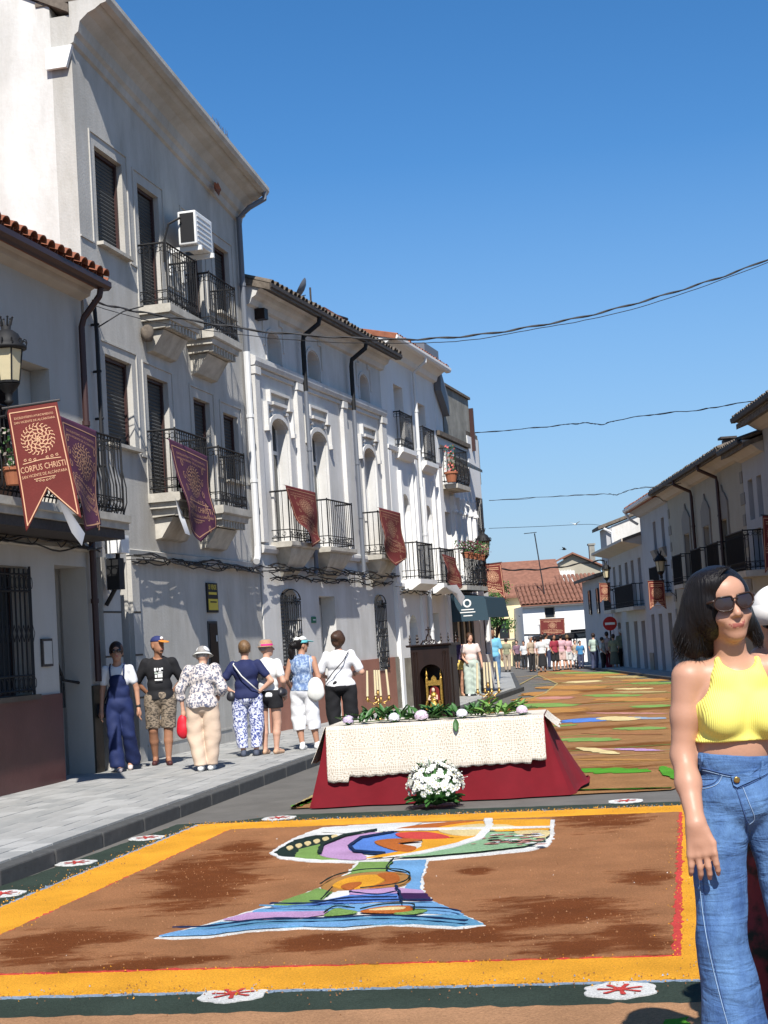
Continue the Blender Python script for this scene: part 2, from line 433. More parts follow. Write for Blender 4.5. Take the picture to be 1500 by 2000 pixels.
# ------------------------------------------------------------------ left row of houses
F1 = Fac((-3.62291391, 21.79782344), 13)
F2 = Fac((-2.28519053, 27.65624209), 17)
E2 = F2.W(8.15, 0, 0)
F3 = Fac((E2.x, E2.y), 16)
def downpipe(root, pts, r, mt, clips=True, name='downpipe'):
    b = MB(); b.tube(pts, r, 8)
    if clips:
        for i in range(len(pts)-1):
            p, q = Vector(pts[i]), Vector(pts[i+1])
            if (q-p).length > 1.5:
                for k in range(1, int((q-p).length/1.3)+1): c = p.lerp(q, k/(int((q-p).length/1.3)+1)); b.lathe([(r, -.03), (r+.012, -.03), (r+.012, .03), (r, .03)], c, 8)
    return b.build(name, mt, root, smooth=False)
def cablebundle(F, x0, x1, z, seed, n=4, out=.05, name_label=None, group='cable bundles along the house fronts'):
    rnd = random.Random(seed); b = MB(); L = x1-x0
    for k in range(n):
        ph = rnd.uniform(0, 6); P = []; N = max(6, int(L*5)); oz = rnd.uniform(-.05, .05)
        for i in range(N+1):
            x = x0+L*i/N; P.append((x, -out-.03*k*.6-rnd.uniform(0, .015), z+oz-.035*math.sin(x*2.1+ph)-.02*math.sin(x*5+ph*2)+rnd.uniform(-.018, .018)))
        b.tube(P, .011, 4)
    for i in range(int(L/.8)):
        x = x0+.4+i*.8; b.tube([(x-.1, -out-.05, z+.03), (x, -out-.07, z-.06), (x+.14, -out-.05, z-.02), (x+.22, -out-.05, z+.03)], .010, 4)
    r = b.build('cable_bundle', 'wire'); r.location = (F.A.x, F.A.y, 0); r.rotation_euler = (0, 0, F.rz)
    return props(r, name_label, 'cable', group)

# house 0: low house with brown gutter at the left edge
H0 = F1.root('terraced_house', 'low grey house with barrel tile eave and dark balcony at the left edge', 'house'); 
X0, X1 = -9.0, -1.47; YF = -.06
def z4(q, *z): return q
grille = rect(-5.2, -3.42, 1.22, 2.75); door0 = rect(-2.66, -1.72, -.2, 2.80); bd = rect(-5.1, -2.55, 3.55, 5.30)
wall(H0, rect(X0, X1, -.3, 6.62), [grille, door0, bd], 'plaster_b0', .4, 'wall', YF)
bodyboxes(H0, X0, X1, -.3, 6.62, 8, 'plaster_b0', pitch=.33, right=True, over=.42, roofm='tile_red')
for a, c in ((X0, -5.2), (-5.2, -2.66), (-1.72, X1)):
    zt = 1.25
    MB().box((a+.001, YF-.03, -.3), (c-.001, YF-.002, 1.20 if a == -5.2 else zt)).build('wainscot', 'maroon_tile' if a < -2 else 'dark_tile', H0)
win(H0, -5.2, -3.42, 1.22, 2.75, 'dark', .15)
b = MB()
for i in range(15):
    x = -5.15+i*.12; b.tube([(x, -.10, 1.25), (x, -.10, 2.72)], .012, 4)
    b.tube([(x+.06+.035*math.cos(t), -.10, 2.55+.07*math.sin(t)) for t in [k*.63 for k in range(10)]], .006, 3, closed=True)
    b.tube([(x+.06+.045*math.cos(t), -.10, 1.95+.10*math.sin(t)) for t in [k*1.571 for k in range(4)]], .006, 3, closed=True)
    b.tube([(x+.06+.035*math.cos(t), -.10, 1.36+.06*math.sin(t)) for t in [k*.63 for k in range(10)]], .006, 3, closed=True)
for z in (1.28, 1.45, 2.45, 2.65): b.tube([(-5.2, -.10, z), (-3.44, -.10, z)], .014, 4)
for x in (-5.2, -3.44): b.tube([(x, .0, 1.28), (x, -.10, 1.28)], .012, 4); b.tube([(x, -.10, 1.22), (x, -.10, 2.75)], .018, 4); b.tube([(x, .0, 2.65), (x, -.10, 2.65)], .012, 4)
b.build('window_grille', 'iron', H0)
MB().box((-5.25, YF-.09, 1.16), (-3.36, YF+.1, 1.22)).build('sill', 'dark_tile', H0)
g = MB(); g.box((-2.66, .45, -.2), (-1.72, .5, 2.0)); g.build('door', 'black_plastic', H0)
b = MB(); b.box((-2.66, .5, 2.0), (-1.72, .52, 2.8)); b.build('transom', 'plaster_b0', H0)
b = MB()
for i in range(8): x = -2.62+i*.06; b.tube([(x, .1, 1.0), (x, .1, 1.95-.09*i)], .012, 4)
b.tube([(-2.64, .1, 1.98), (-2.2, .1, 1.35), (-1.75, .1, 1.3)], .02, 5); b.build('door_grille', 'iron', H0)
b = MB(); b.box((-3.15, YF-.03, 1.54), (-2.87, YF, 1.88)); b.mi = 1; b.box((-3.12, YF-.035, 1.57), (-2.90, YF-.03, 1.85)); b.build('meter_box', ['iron_worn', 'plaster_grey'], H0)
# balcony of house 0
b = MB(); b.prof_x([(YF, 3.22), (-.78, 3.22), (-.78, 3.30), (-.82, 3.31), (-.82, 3.40), (YF, 3.40)], -9, -1.92)
bal = b.build('balcony', 'stone_trim', H0)
MB().box((-8.9, -.74, 3.10), (-1.98, YF, 3.215)).build('deck_beam', 'iron_worn', bal)
railing(-8.8, -1.98, .74, 3.42, .98, .10, True, .009, True).build('railing', 'iron', bal)
b = MB(); b.prof_x([(YF, 3.0), (-.14, 3.02), (-.10, 3.10), (YF, 3.12)], X0, X1); islands(b, 'string_course', 'stone_trim', H0)
# balcony doorway: broad opening with dark wooden post and splayed reveal
win(H0, -5.1, -3.55, 3.55, 5.30, 'dark', .25)
MB().box((-3.55, .02, 3.5), (-3.28, .30, 5.25)).build('post', 'wood_dark', H0)
MB().box((-3.28, .2, 3.5), (-2.56, .3, 5.29)).build('reveal_panel', 'plaster_b0', H0)
# eave
b = MB(); b.prof_x([(YF, 6.40), (-.20, 6.45), (-.22, 6.52), (-.34, 6.58), (-.38, 6.62), (-.38, 6.66), (YF, 6.66)], X0, X1); b.build('eave', 'soffit', H0)
b = MB(); b.prof_x([(-.38, 6.50), (-.46, 6.50), (-.50, 6.54), (-.50, 6.61), (-.48, 6.61), (-.47, 6.55), (-.40, 6.54)], X0, X1+.04); b.build('gutter', 'brown_metal', H0)
downpipe(H0, [(-1.62, -.42, 6.5), (-1.62, -.40, 6.40), (-1.66, -.18, 6.12), (-1.66, -.14, 6.0), (-1.66, -.14, 3.4), (-1.66, -.14, 1.3)], .045, 'brown_metal')
def barrel(L=1.2, r=.10, cover=True):
    b = MB(); n = 8
    for k, (ra, y) in enumerate(((r, 0), (r*.85, L))):
        for j in range(n+1): a = math.pi*j/n; b.v.append((ra*math.cos(a), y, ra*.85*math.sin(a)*(1 if cover else -1)))
        for j in range(n+1): a = math.pi*j/n; b.v.append(((ra-.015)*math.cos(a), y, (ra-.018)*.85*math.sin(a)*(1 if cover else -1)))
    m_ = 2*(n+1)
    for j in range(n):
        b.f += [[j, j+1, m_+j+1, m_+j], [n+1+j+1, n+1+j, m_+n+1+j, m_+n+1+j+1], [j, n+1+j, n+1+j+1, j+1]]; b.m += [0]*3
    return b
def tilerow(root, x0, x1, y, z, pitch, mt, sp=.235, L=1.3, r=.10, each=True, jit=.01, under=True):
    rx = Matrix.Rotation(math.atan(pitch), 4, 'X'); n = int((x1-x0)/sp); first = None; ub = MB()
    for i in range(n+1):
        x = x0+i*sp+random.uniform(-jit, jit)
        mx = Matrix.Translation((x, y+random.uniform(-jit*2, jit), z+random.uniform(0, jit))) @ rx @ Matrix.Rotation(random.uniform(-.03, .03), 4, 'Z')
        if each:
            if first is None: first = barrel(L, r).build('roof_tile', mt, root, xf=mx)
            else: inst(first, 'roof_tile', root, mx)
        if under or not each:
            t = barrel(L, r*.95, False); mm = Matrix.Translation((x+sp/2, y+.04, z+.02)) @ rx
            ub.add([mm @ Vector(v) for v in t.v], t.f)
            if not each:
                t = barrel(L, r); ub.add([mx @ Vector(v) for v in t.v], t.f)
    return ub.build('roof_tiles', mt, root, kind='stuff')
tilerow(H0, X0+.1, X1-.02, -.50, 6.66, .33, 'tile_red', .235, 2.0)
# house 1: three storeys
H1 = F1.root('apartment_house', 'tall three storey grey house with air conditioner and four balconied bays', 'house')
T1 = 9.72; XL, XR = -1.24, 5.88
tl, tr = -.62, .38
ops3 = [rect(-.62, .36, 7.42, 8.82), rect(.94, 1.80, 6.74, 8.72), rect(2.92, 3.70, 6.74, 8.66), rect(4.37, 5.14, 7.42, 8.62)]
ops2 = [rect(-.60, .36, 4.58, 5.84), rect(.94, 1.80, 3.92, 5.78), rect(2.92, 3.70, 3.92, 5.72), rect(4.37, 5.14, 4.5, 5.66)]
gopen = rect(-.62, -.22, -.3, 2.92)
wall(H1, [(XL, -.4), (XR, -.4), (XR, T1), (XL, T1+.76)], ops3+ops2+[gopen], 'plaster_grey', .3, 'wall')
bodyboxes(H1, XL, XR, -.4, T1, 9, 'plaster_grey', 'plaster_gable', pitch=.52, over=.0, roofm='tile_old')
for q in ops3+ops2:
    x0, x1 = q[0][0], q[1][0]; z0, z1 = q[0][1], q[2][1]
    win(H1, x0, x1, z0, z1, 'shutter', .085)
    if z1-z0 < 1.6: MB().box((x0-.06, -.10, z0-.05), (x1+.06, .2, z0)).build('sill', 'stone_trim', H1)
    # thin moulded frame round each opening
    b = MB(); t = .03; a = .16; zb = z0-.05
    for (u0, u1, v0, v1) in ((x0-a-t, x0-a, zb, z1+a+t), (x1+a, x1+a+t, zb, z1+a+t), (x0-a, x1+a, z1+a, z1+a+t)): b.box((u0, -.018, v0), (u1, -.001, v1))
    islands(b, 'window_surround', 'plaster_grey', H1)
b = MB()
for z in (4.50, 7.36):
    xs = [XL]+[v for q in (ops3 if z > 6 else ops2) for v in (q[0][0]-.2, q[1][0]+.2)]+[XR]
    for i in range(0, len(xs), 2):
        if xs[i+1] > xs[i]: b.box((xs[i], -.02, z), (xs[i+1], -.001, z+.025))
b.prof_x([(-.001, 3.02), (-.05, 3.02), (-.06, 3.10), (-.001, 3.12)], -.2, XR); b.box((-.2, -.07, 2.96), (XR, -.001, 3.0))
islands(b, 'string_course', 'plaster_grey', H1)
# ground floor pilasters beside the dark opening
b = MB()
for x0, x1 in ((XL+.01, -.64), (-.2, .06)):
    b.box((x0, -.07, -.3), (x1, -.001, 2.95))
islands(b, 'pilaster', 'plaster_grey', H1)
b = MB()
for z in (1.0, 1.6, 2.2):
    for x0, x1 in ((XL+.005, -.635), (-.205, .065)): b.box((x0, -.074, z), (x1, -.0705, z+.025))
islands(b, 'pilaster_joint', 'dark_tile', H1)
MB().box((-.62, .2, -.3), (-.22, .26, 2.92)).build('door', 'black_plastic', H1)
for x0, x1 in ((.25, 2.6), (2.9, 3.9), (4.2, 5.75)):
    b = MB(); b.box((x0, -.012, .3), (x1, -.001, .33)); b.build('plinth_line', 'plaster_grey', H1)
# crown moulding
def shear(o, d=.76):
    for v in o.data.vertices: v.co.z += d*(XR-v.co.x)/(XR-XL)
    return o
prof = [(-.001, 9.30), (-.06, 9.32), (-.09, 9.42), (-.16, 9.46), (-.20, 9.60), (-.36, 9.70), (-.50, 9.74), (-.62, 9.80), (-.64, 9.88), (-.30, 9.90), (-.001, 9.90)]
prof = [(a*.76, z) for a, z in prof]
shear(MB().prof_x(prof, XL-.02, XR).build('cornice', 'plaster_grey', H1))
b = MB(); b.prof_x([(-.475, 9.78), (-.56, 9.80), (-.60, 9.86), (-.60, 9.93), (-.57, 9.93), (-.55, 9.87), (-.475, 9.86)], XL-.05, XR+.02); shear(b.build('gutter', 'plaster_grey', H1))
shear(MB().box((XL-.02, -.46, 9.90), (XR, .5, 9.96)).build('roof_edge', 'tile_old', H1))
for o in H1.children:
    if o.name.startswith(('side_wall', 'roof', 'back_wall')) and not o.name.startswith('roof_edge'):
        for v in o.data.vertices:
            if v.co.z > 5: v.co.z += .76*(XR-v.co.x)/(XR-XL)
MB().prism([(.05, 9.72), (.35, 9.72), (.35, 10.02), (-.05, 10.02)], XL-.09, XL-.03, 'x').build('corner_block', 'plaster_bright', H1)
downpipe(H1, [(XR-.12, -.54, 9.82), (XR-.12, -.54, 9.70), (XR-.3, -.30, 9.52), (XR-.3, -.09, 9.35), (XR-.3, -.09, 6.9)], .05, 'pipe_grey')
downpipe(H1, [(XR-.3, -.09, 6.9), (XR-.3, -.09, 3.4), (XR-.34, -.09, 3.2), (XR-.5, -.12, 3.12)], .06, 'pipe_white')
# rust hole and broken plaster under the cornice
b = MB(); c = Vector((4.25, -.15, 9.52))
b.add([c+Vector((math.cos(a)*(.16+.05*math.sin(a*3)), -.02+.15*math.sin(a)*0, math.sin(a)*(.10+.03*math.cos(a*5)))) for a in [k*.45 for k in range(14)]]+[c+Vector((0, .05, 0))], [(i, (i+1) % 14, 14) for i in range(14)])
b.build('rusty_hole', 'tile_red', H1)
b = MB()
for k in range(26):
    x = 3.1+k*.03+random.uniform(-.05, .05); zz = 9.96+.42*(XR-x)/(XR-XL); P = [(x, -.5, zz), (x+random.uniform(-.08, .08), -.5, zz+random.uniform(.1, .2)), (x+random.uniform(-.12, .12), -.52, zz+random.uniform(.2, .34))]
    b.tube(P, [.008, .006, .002], 3)
props(b.build('roof_weed', 'tile_old', None), 'dry weeds growing on the roof edge of the tall grey house', 'weed', kind='stuff')
bpy.data.objects['roof_weed'].location = (F1.A.x, F1.A.y, 0); bpy.data.objects['roof_weed'].rotation_euler = (0, 0, F1.rz)
# balconies of house 1, stone brackets with stepped profile
def bal1(x0, x1, z, out=.44, fine=True):
    b = MB(); 
    steps = [(-.001, z-.62), (-.12, z-.60), (-.16, z-.50), (-.30, z-.40), (-.34, z-.33), (-.36, z-.22), (-out+.02, z-.20), (-out+.02, z-.13), (-out-.04, z-.11), (-out-.05, z), (-.001, z)]
    b.prof_x([(-.001, z-.13), (-out-.04, z-.13), (-out-.06, z-.11), (-out-.06, z), (-.001, z)], x0-.08, x1+.08)
    b.prof_x([(-.001, z-.22), (-out, z-.22), (-out-.02, z-.132), (-.001, z-.132)], x0-.02, x1+.02)
    b.prof_x([(-.001, z-.34), (-out+.09, z-.32), (-out+.03, z-.222), (-.001, z-.222)], x0+.06, x1-.06)
    b.prof_x([(-.001, z-.66), (-.10, z-.64), (-.18, z-.52), (-out+.14, z-.342), (-.001, z-.342)], x0+.14, x1-.14)
    o = b.build('balcony', 'stone_trim', H1)
    d = MB()
    for i in range(9):
        x = x0+.1+(x1-x0-.2)*i/8; d.box((x-.03, -out+.085, z-.33), (x+.02, -out+.02, z-.225))
    islands(d, 'dentil', 'stone_trim', o)
    r = railing(x0, x1, out, z+.02, .92, .095); r.build('railing', 'iron', o)
    f = MB()
    for i in range(int((x1-x0)/.07)): f.tube([(x0+.035+i*.07+.03*math.cos(t), -out, z+.13+.05*math.sin(t)) for t in [k*.785 for k in range(8)]], .007, 3, closed=True)
    f.build('scroll_frieze', 'iron', o)
    return o
bal1(.84, 2.12, 6.78); bal1(2.74, 4.02, 6.74); bal1(.82, 2.16, 3.96); bal1(2.74, 4.02, 3.90)
# wasp-brown old bell on bracket under the first balcony
b = MB(); b.lathe([(0, -.12), (.07, -.11), (.10, 0), (.09, .09), (.04, .13), (0, .14)], (.80, -.10, 6.36), 10)
b.build('alarm_box', 'tile_old', H1, smooth=True)
# wall sign and dark panel on the ground floor
sg = MB(); sg.box((3.0, -.03, 2.22), (3.5, -.004, 2.70)); sgo = sg.build('wall_sign', 'black_plastic'); sgo.location = (F1.A.x, F1.A.y, 0); sgo.rotation_euler = (0, 0, F1.rz)
mat('sign_yellow', (.62, .48, .06), .5); mat('sign_green', (.02, .16, .09), .5); mat('paper', (.72, .72, .70), .8)
MB().box((3.03, -.036, 2.26), (3.47, -.031, 2.44)).build('yellow_panel', 'sign_yellow', sgo)
props(sgo, 'black and yellow notice fixed high on the grey wall above the dark panel', 'sign')
def text_mesh(s, size, font_scale=(1, 1), bold=0.0):
    c = bpy.data.curves.new('t', 'FONT'); c.body = s; c.size = size; c.align_x = 'CENTER'; c.align_y = 'CENTER'; c.offset = bold; c.resolution_u = 2
    o = bpy.data.objects.new('t', c); COL.objects.link(o); dg = bpy.context.evaluated_depsgraph_get(); dg.update()
    me = bpy.data.meshes.new_from_object(o.evaluated_get(dg)); v = [(q.co.x*font_scale[0], q.co.y*font_scale[1]) for q in me.vertices]; f = [tuple(p.vertices) for p in me.polygons]
    bpy.data.objects.remove(o); bpy.data.curves.remove(c); bpy.data.meshes.remove(me); return v, f
def flat_text(s, size, cx, cz, y, mt, parent, width=None, bold=0.0):
    v, f = text_mesh(s, size, bold=bold)
    if width:
        w_ = max(a for a, _ in v)-min(a for a, _ in v); k = width/w_; v = [(a*k, c) for a, c in v]
    return MB().add([(cx+a, y, cz+c) for a, c in v], f).build('lettering', mt, parent)
flat_text('SE VENDE', .11, 3.25, 2.63, -.031, 'sign_yellow', sgo, .38, .002); MB().box((3.06, -.033, 2.51), (3.44, -.031, 2.55)).build('print_line', 'sign_yellow', sgo); MB().box((3.10, -.039, 2.38), (3.40, -.037, 2.40)).build('print_line', 'black_plastic', sgo)
b = MB(); b.box((2.99, -.02, 1.08), (3.43, -.003, 2.08)); pn = b.build('wall_cabinet', 'shutter'); pn.location = (F1.A.x, F1.A.y, 0); pn.rotation_euler = (0, 0, F1.rz)
MB().prism([(3.03, 1.12), (3.39, 1.12), (3.39, 2.04), (3.03, 2.04)], -.03, -.021, 'y').build('door', 'wood_dark', pn); MB().box((3.3, -.045, 1.75), (3.33, -.031, 1.85)).build('handle', 'white_plastic', pn)
props(pn, 'narrow dark cabinet door set in the grey wall below the black and yellow notice', 'cabinet')
# air conditioner
ac = F1.root('air_conditioner', 'white air conditioner outdoor unit on brackets high on the tall grey house', 'air conditioner')
b = MB(); b.box((2.02, -.52, 7.98), (2.80, -.22, 8.52)); bevel(b.build('casing', 'white_plastic', ac), .02)
b = MB(); b.box((2.009, -.49, 8.02), (2.017, -.26, 8.48)); b.build('side_grille', 'black_plastic', ac)
b = MB()
for i in range(6): b.box((2.08+.002, -.53, 8.03+i*.08), (2.70, -.522, 8.05+i*.08))
b.build('front_grille', 'white_frame', ac)
b = MB(); 
for x in (2.12, 2.68): b.box((x, -.56, 7.90), (x+.05, -.001, 7.975)); b.box((x+.005, -.04, 7.55), (x+.045, -.001, 7.90))
islands(b, 'bracket', 'white_plastic', ac)
MB().tube([(1.95, -.3, 8.4), (1.88, -.12, 8.3), (1.86, -.03, 8.0), (1.86, -.03, 7.7)], .02, 6).build('hose', 'black_plastic', ac)
cablebundle(F1, -.2, 5.8, 2.97, 3, 5, .08, 'black cable bundle looping along the tall grey house above ground floor')
cablebundle(F1, -8, -1.5, 3.06, 4, 3, .16, 'dark wavy cable bundle under the balcony of the low house')

# house 2: arched doors, pilasters, stepped mouldings
H2 = F2.root('ornate_house', 'white ornate house with arched balcony doors and stepped plaster mouldings', 'house')
T2 = 8.22; W2 = 8.15
bays = [(.86, 1.74), (3.06, 3.96), (6.45, 7.28)]
doors2 = [arch(a, c, 3.55, 5.88, .22) for a, c in bays]
wins2 = [arch(a+.08, c-.08, 6.98, 7.56, .22) for a, c in bays]
gw = [arch(.88, 1.80, .95, 2.68, .22), rect(3.02, 3.98, -.3, 2.55), arch(6.62, 7.32, .95, 2.62, .22)]
wall(H2, rect(0.02, W2, -.4, T2), doors2+wins2+gw, 'plaster_white', .42, 'wall')
bodyboxes(H2, 0.02, W2, -.4, T2, 8, 'plaster_white', pitch=.34, over=.5, roofm='tile_old')
for (a, c) in bays:
    win(H2, a, c, 3.55, 5.88, 'door', .19, 'balcony_door')
    MB().prism(arch(a+.08, c-.08, 6.98, 7.56, .22), .30, .33).build('blind_panel', 'plaster_white', H2)
    # surround: rounded band + stepped label moulding
    mo = MB()
    def band(x0, x1, zb, zs, rise, wd, dep):
        cx = (x0+x1)/2; hw = (x1-x0)/2; n = 10
        inn = [(x0, zb)]+[(cx-hw*math.cos(math.pi*i/n), zs+rise*math.sin(math.pi*i/n)) for i in range(n+1)]+[(x1, zb)]
        out = [(x0-wd, zb)]+[(cx-(hw+wd)*math.cos(math.pi*i/n), zs+(rise+wd)*math.sin(math.pi*i/n)) for i in range(n+1)]+[(x1+wd, zb)]
        for i in range(len(inn)-1): mo.prism([inn[i], inn[i+1], out[i+1], out[i]], -dep, -.001)
    band(a-.02, c+.02, 3.55, 5.66, .24, .09, .05)
    def stepped(z, s=1.0):
        x0, x1 = a-.26, c+.26; t = .055; dp = .085
        mo.box((x0, -dp, z-.42), (x0+t, -.001, z)); mo.box((x1-t, -dp, z-.42), (x1, -.001, z))
        mo.box((x0, -dp, z), (x0+.22, -.001, z+t)); mo.box((x1-.22, -dp, z), (x1, -.001, z+t))
        mo.box((x0+.22-t, -dp, z+t), (x0+.22, -.001, z+.24)); mo.box((x1-.22, -dp, z+t), (x1-.22+t, -.001, z+.24))
        mo.box((x0+.22-t, -dp, z+.24), (x1-.22+t, -.001, z+.24+t))
        mo.box((x0+.34, -dp, z+.03), (x1-.34, -.001, z+.09)); mo.box((x0+.24, -.06, z-.10), (x0+.36, -.001, z-.05)); mo.box((x1-.36, -.06, z-.10), (x1-.24, -.001, z-.05))
        mo.box((x0-.02, -.10, z-.50), (x0+t+.02, -.001, z-.42)); mo.box((x1-t-.02, -.10, z-.50), (x1+.02, -.001, z-.42))
    stepped(6.10)
    def stepped2(z):
        x0, x1 = a-.10, c+.10; t = .035; dp = .03
        mo.box((x0, -dp, z-.5), (x0+t, -.001, z)); mo.box((x1-t, -dp, z-.5), (x1, -.001, z)); mo.box((x0, -dp, z), (x0+.2, -.001, z+t)); mo.box((x1-.2, -dp, z), (x1, -.001, z+t)); mo.box((x0+.2, -dp, z+.14), (x1-.2, -.001, z+.14+t))
        mo.box((x0+.2-t, -dp, z+t), (x0+.2, -.001, z+.14+t)); mo.box((x1-.2, -dp, z+t), (x1-.2+t, -.001, z+.14+t))
    stepped2(7.74)
    band(a+.07, c-.07, 6.98, 7.34, .24, .06, .025)
    mo.build('window_surround', 'plaster_white', H2, kind='stuff')
b = MB()
xsP = [(0.03, .26), (2.22, 2.50), (5.02, 5.26), (7.80, 8.14)]
for x0, x1 in xsP:
    b.box((x0, -.09, 3.5), (x1, -.001, 6.70)); b.box((x0-.02, -.12, 6.58), (x1+.02, -.001, 6.72))
islands(b, 'pilaster', 'plaster_white', H2)
b = MB(); b.prof_x([(-.001, 6.74), (-.10, 6.75), (-.13, 6.82), (-.13, 6.90), (-.04, 6.95), (-.001, 6.95)], .02, W2)
b.prof_x([(-.001, 3.30), (-.07, 3.31), (-.09, 3.38), (-.09, 3.44), (-.001, 3.47)], .02, W2)
for i in range(len(xsP)-1):      # raised panels between string course and pilasters
    b.box((xsP[i][1]+.03, -.05, 6.66), (xsP[i+1][0]-.03, -.001, 6.735))
islands(b, 'string_course', 'plaster_white', H2)
b = MB(); b.prof_x([(-.001, 7.86), (-.08, 7.88), (-.12, 7.98), (-.20, 8.02), (-.24, 8.10), (-.36, 8.16), (-.36, 8.20), (-.001, 8.22)], .02, W2+.1); b.build('cornice', 'plaster_white', H2)
b = MB(); b.prof_x([(-.36, 8.10), (-.48, 8.09), (-.53, 8.13), (-.53, 8.20), (-.50, 8.20), (-.48, 8.14), (-.36, 8.15)], .0, W2+.2); b.build('gutter', 'iron_worn', H2)
tilerow(H2, .1, W2+.15, -.52, 8.20, .34, 'tile_old', .225, 1.6, .085)
for xp, zt in ((2.6, 8.1), (5.62, 8.1)):
    downpipe(H2, [(xp+.18, -.46, 8.1), (xp+.16, -.44, 7.95), (xp, -.16, 7.7), (xp, -.14, 7.55), (xp, -.14, 6.6)], .05, 'iron')
    downpipe(H2, [(xp, -.14, 6.6), (xp, -.14, 3.1), (xp-.1, -.14, 2.95)], .045, 'pipe_grey')
b = MB(); b.box((.42, -.20, 7.66), (.60, -.001, 7.86)); b.build('wood_block', 'wood_dark', H2)
# pink wainscot, stone end
for a, c, mt in ((.02, .88, 0), (.88, 1.80, 0), (1.80, 3.02, 0), (3.98, 6.62, 0), (6.62, 7.32, 0), (7.32, 7.85, 0), (7.85, W2, 1)):
    zt = 1.20 if (a, c) not in ((.88, 1.80), (6.62, 7.32)) else .93
    MB().box((a+.001, -.035, -.4), (c-.001, -.002, zt)).build('wainscot', 'pink_wainscot' if not mt else 'stone_wainscot', H2)
MB().box((.02, -.05, 1.20), (.87, -.002, 1.24)).build('wainscot_cap', 'pink_wainscot', H2)
def gwin(root, x0, x1, z0, z1, wood='shutter_grey'):
    wv = slats(x0, x1, z0, z1-.1, .20, .07); o = wv.build('window', wood, root)
    MB().box((x0, .24, z0), (x1, .27, z1)).build('backing', 'black_plastic', o)
    g = MB(); n = int((x1-x0)/.11)
    for i in range(n+1): x = x0+.02+(x1-x0-.04)*i/n; g.tube([(x, -.06, z0), (x, -.06, z1-.12-.5*abs(i/n-.5)**2)], .011, 4)
    for k in range(5): z = z0+.05+(z1-z0-.3)*k/4; g.tube([(x0, -.06, z), (x1, -.06, z)], .014, 4)
    g.tube([((x0+x1)/2-(x1-x0)/2*math.cos(t), -.06, z1-.22+.2*math.sin(t)) for t in [k*math.pi/10 for k in range(11)]], .014, 4)
    for i in range(5):
        for z in (z1-.25, z0+.85, z0+.22): cx = x0+.1+(x1-x0-.2)*i/4; g.tube([(cx+.05*math.cos(t), -.06, z+.06*math.sin(t)) for t in [k*.785 for k in range(8)]], .007, 3, closed=True)
    g.build('window_grille', 'iron', o)
gwin(H2, .88, 1.80, .95, 2.68); gwin(H2, 6.62, 7.32, .95, 2.62)
b = MB(); b.box((3.02, .30, -.3), (3.98, .36, 2.55)); dr = b.build('door', 'shutter_grey', H2)
MB().box((3.10, .285, .2), (3.45, .299, 2.4)).build('door_panel', 'plaster_grey', dr); MB().box((3.55, .285, .2), (3.90, .299, 2.4)).build('door_panel', 'plaster_grey', dr)
MB().box((3.44, .24, 1.0), (3.48, .30, 1.2)).build('handle', 'iron', dr)
b = MB(); b.box((2.50, -.02, 2.02), (2.74, -.002, 2.14)); o = b.build('street_plate', 'sign_green'); o.location = (F2.A.x, F2.A.y, 0); o.rotation_euler = (0, 0, F2.rz)
MB().box((2.55, -.024, 2.07), (2.69, -.0215, 2.09)).build('print_line', 'paper', o); props(o, 'small green plate on the white wall left of the grey door', 'sign')
def bal2(x0, x1, z, out, root, belly=False, panel=False):
    b = MB(); b.prof_x([(-.001, z-.10), (-out-.03, z-.10), (-out-.05, z-.07), (-out-.05, z), (-.001, z)], x0-.06, x1+.06)
    n = 7      # shell-shaped bracket
    rows = []
    for k in range(n+1):
        t = k/n; y = -(out-.02)*math.sin(t*math.pi/2)-.001; zz = z-.102-.55*(1-t)**1.3; rows.append((y, zz, (x1-x0)*(.24+.24*t)))
    cx = (x0+x1)/2; base = len(b.v)
    for (y, zz, hw) in rows: b.v += [(cx-hw, 0-.001, zz), (cx-hw, y, zz), (cx+hw, y, zz), (cx+hw, -.001, zz)]
    for k in range(n):
        for j in range(3): q = base+k*4+j; b.f.append([q, q+1, q+5, q+4]); b.m.append(0)
    b.f.append([base, base+3, base+2, base+1]); b.m.append(0)
    o = b.build('balcony', 'stone_trim', root)
    railing(x0, x1, out, z+.02, .92, .115, False, .008, False).build('railing', 'iron', o)
    f = MB()
    for i in range(int((x1-x0)/.16)):
        x = x0+.08+i*.16
        for sg_ in (1, -1): f.tube([(x+sg_*(.02+.05*t*math.cos(t*6)), -out, z+.16+.07*t*math.sin(t*6)) for t in [k/9 for k in range(10)]], .007, 3)
    for yy in (-out*.3, -out*.7): f.tube([(x0, yy+.05*t*math.cos(t*6), z+.16+.07*t*math.sin(t*6)) for t in [k/9 for k in range(10)]], .007, 3)
    f.build('scroll_panel', 'iron', o); return o
bal2(.66, 2.08, 3.52, .36, H2); bal2(2.82, 4.36, 3.50, .36, H2); bal2(6.18, 7.55, 3.46, .36, H2)
cablebundle(F2, .0, 8.1, 3.02, 8, 6, .10, 'thick black cable bundle along the ornate white house above the door')
cablebundle(F2, .3, 7.9, 2.86, 18, 3, .05, 'thinner sagging cables below the thick bundle on the ornate white house')

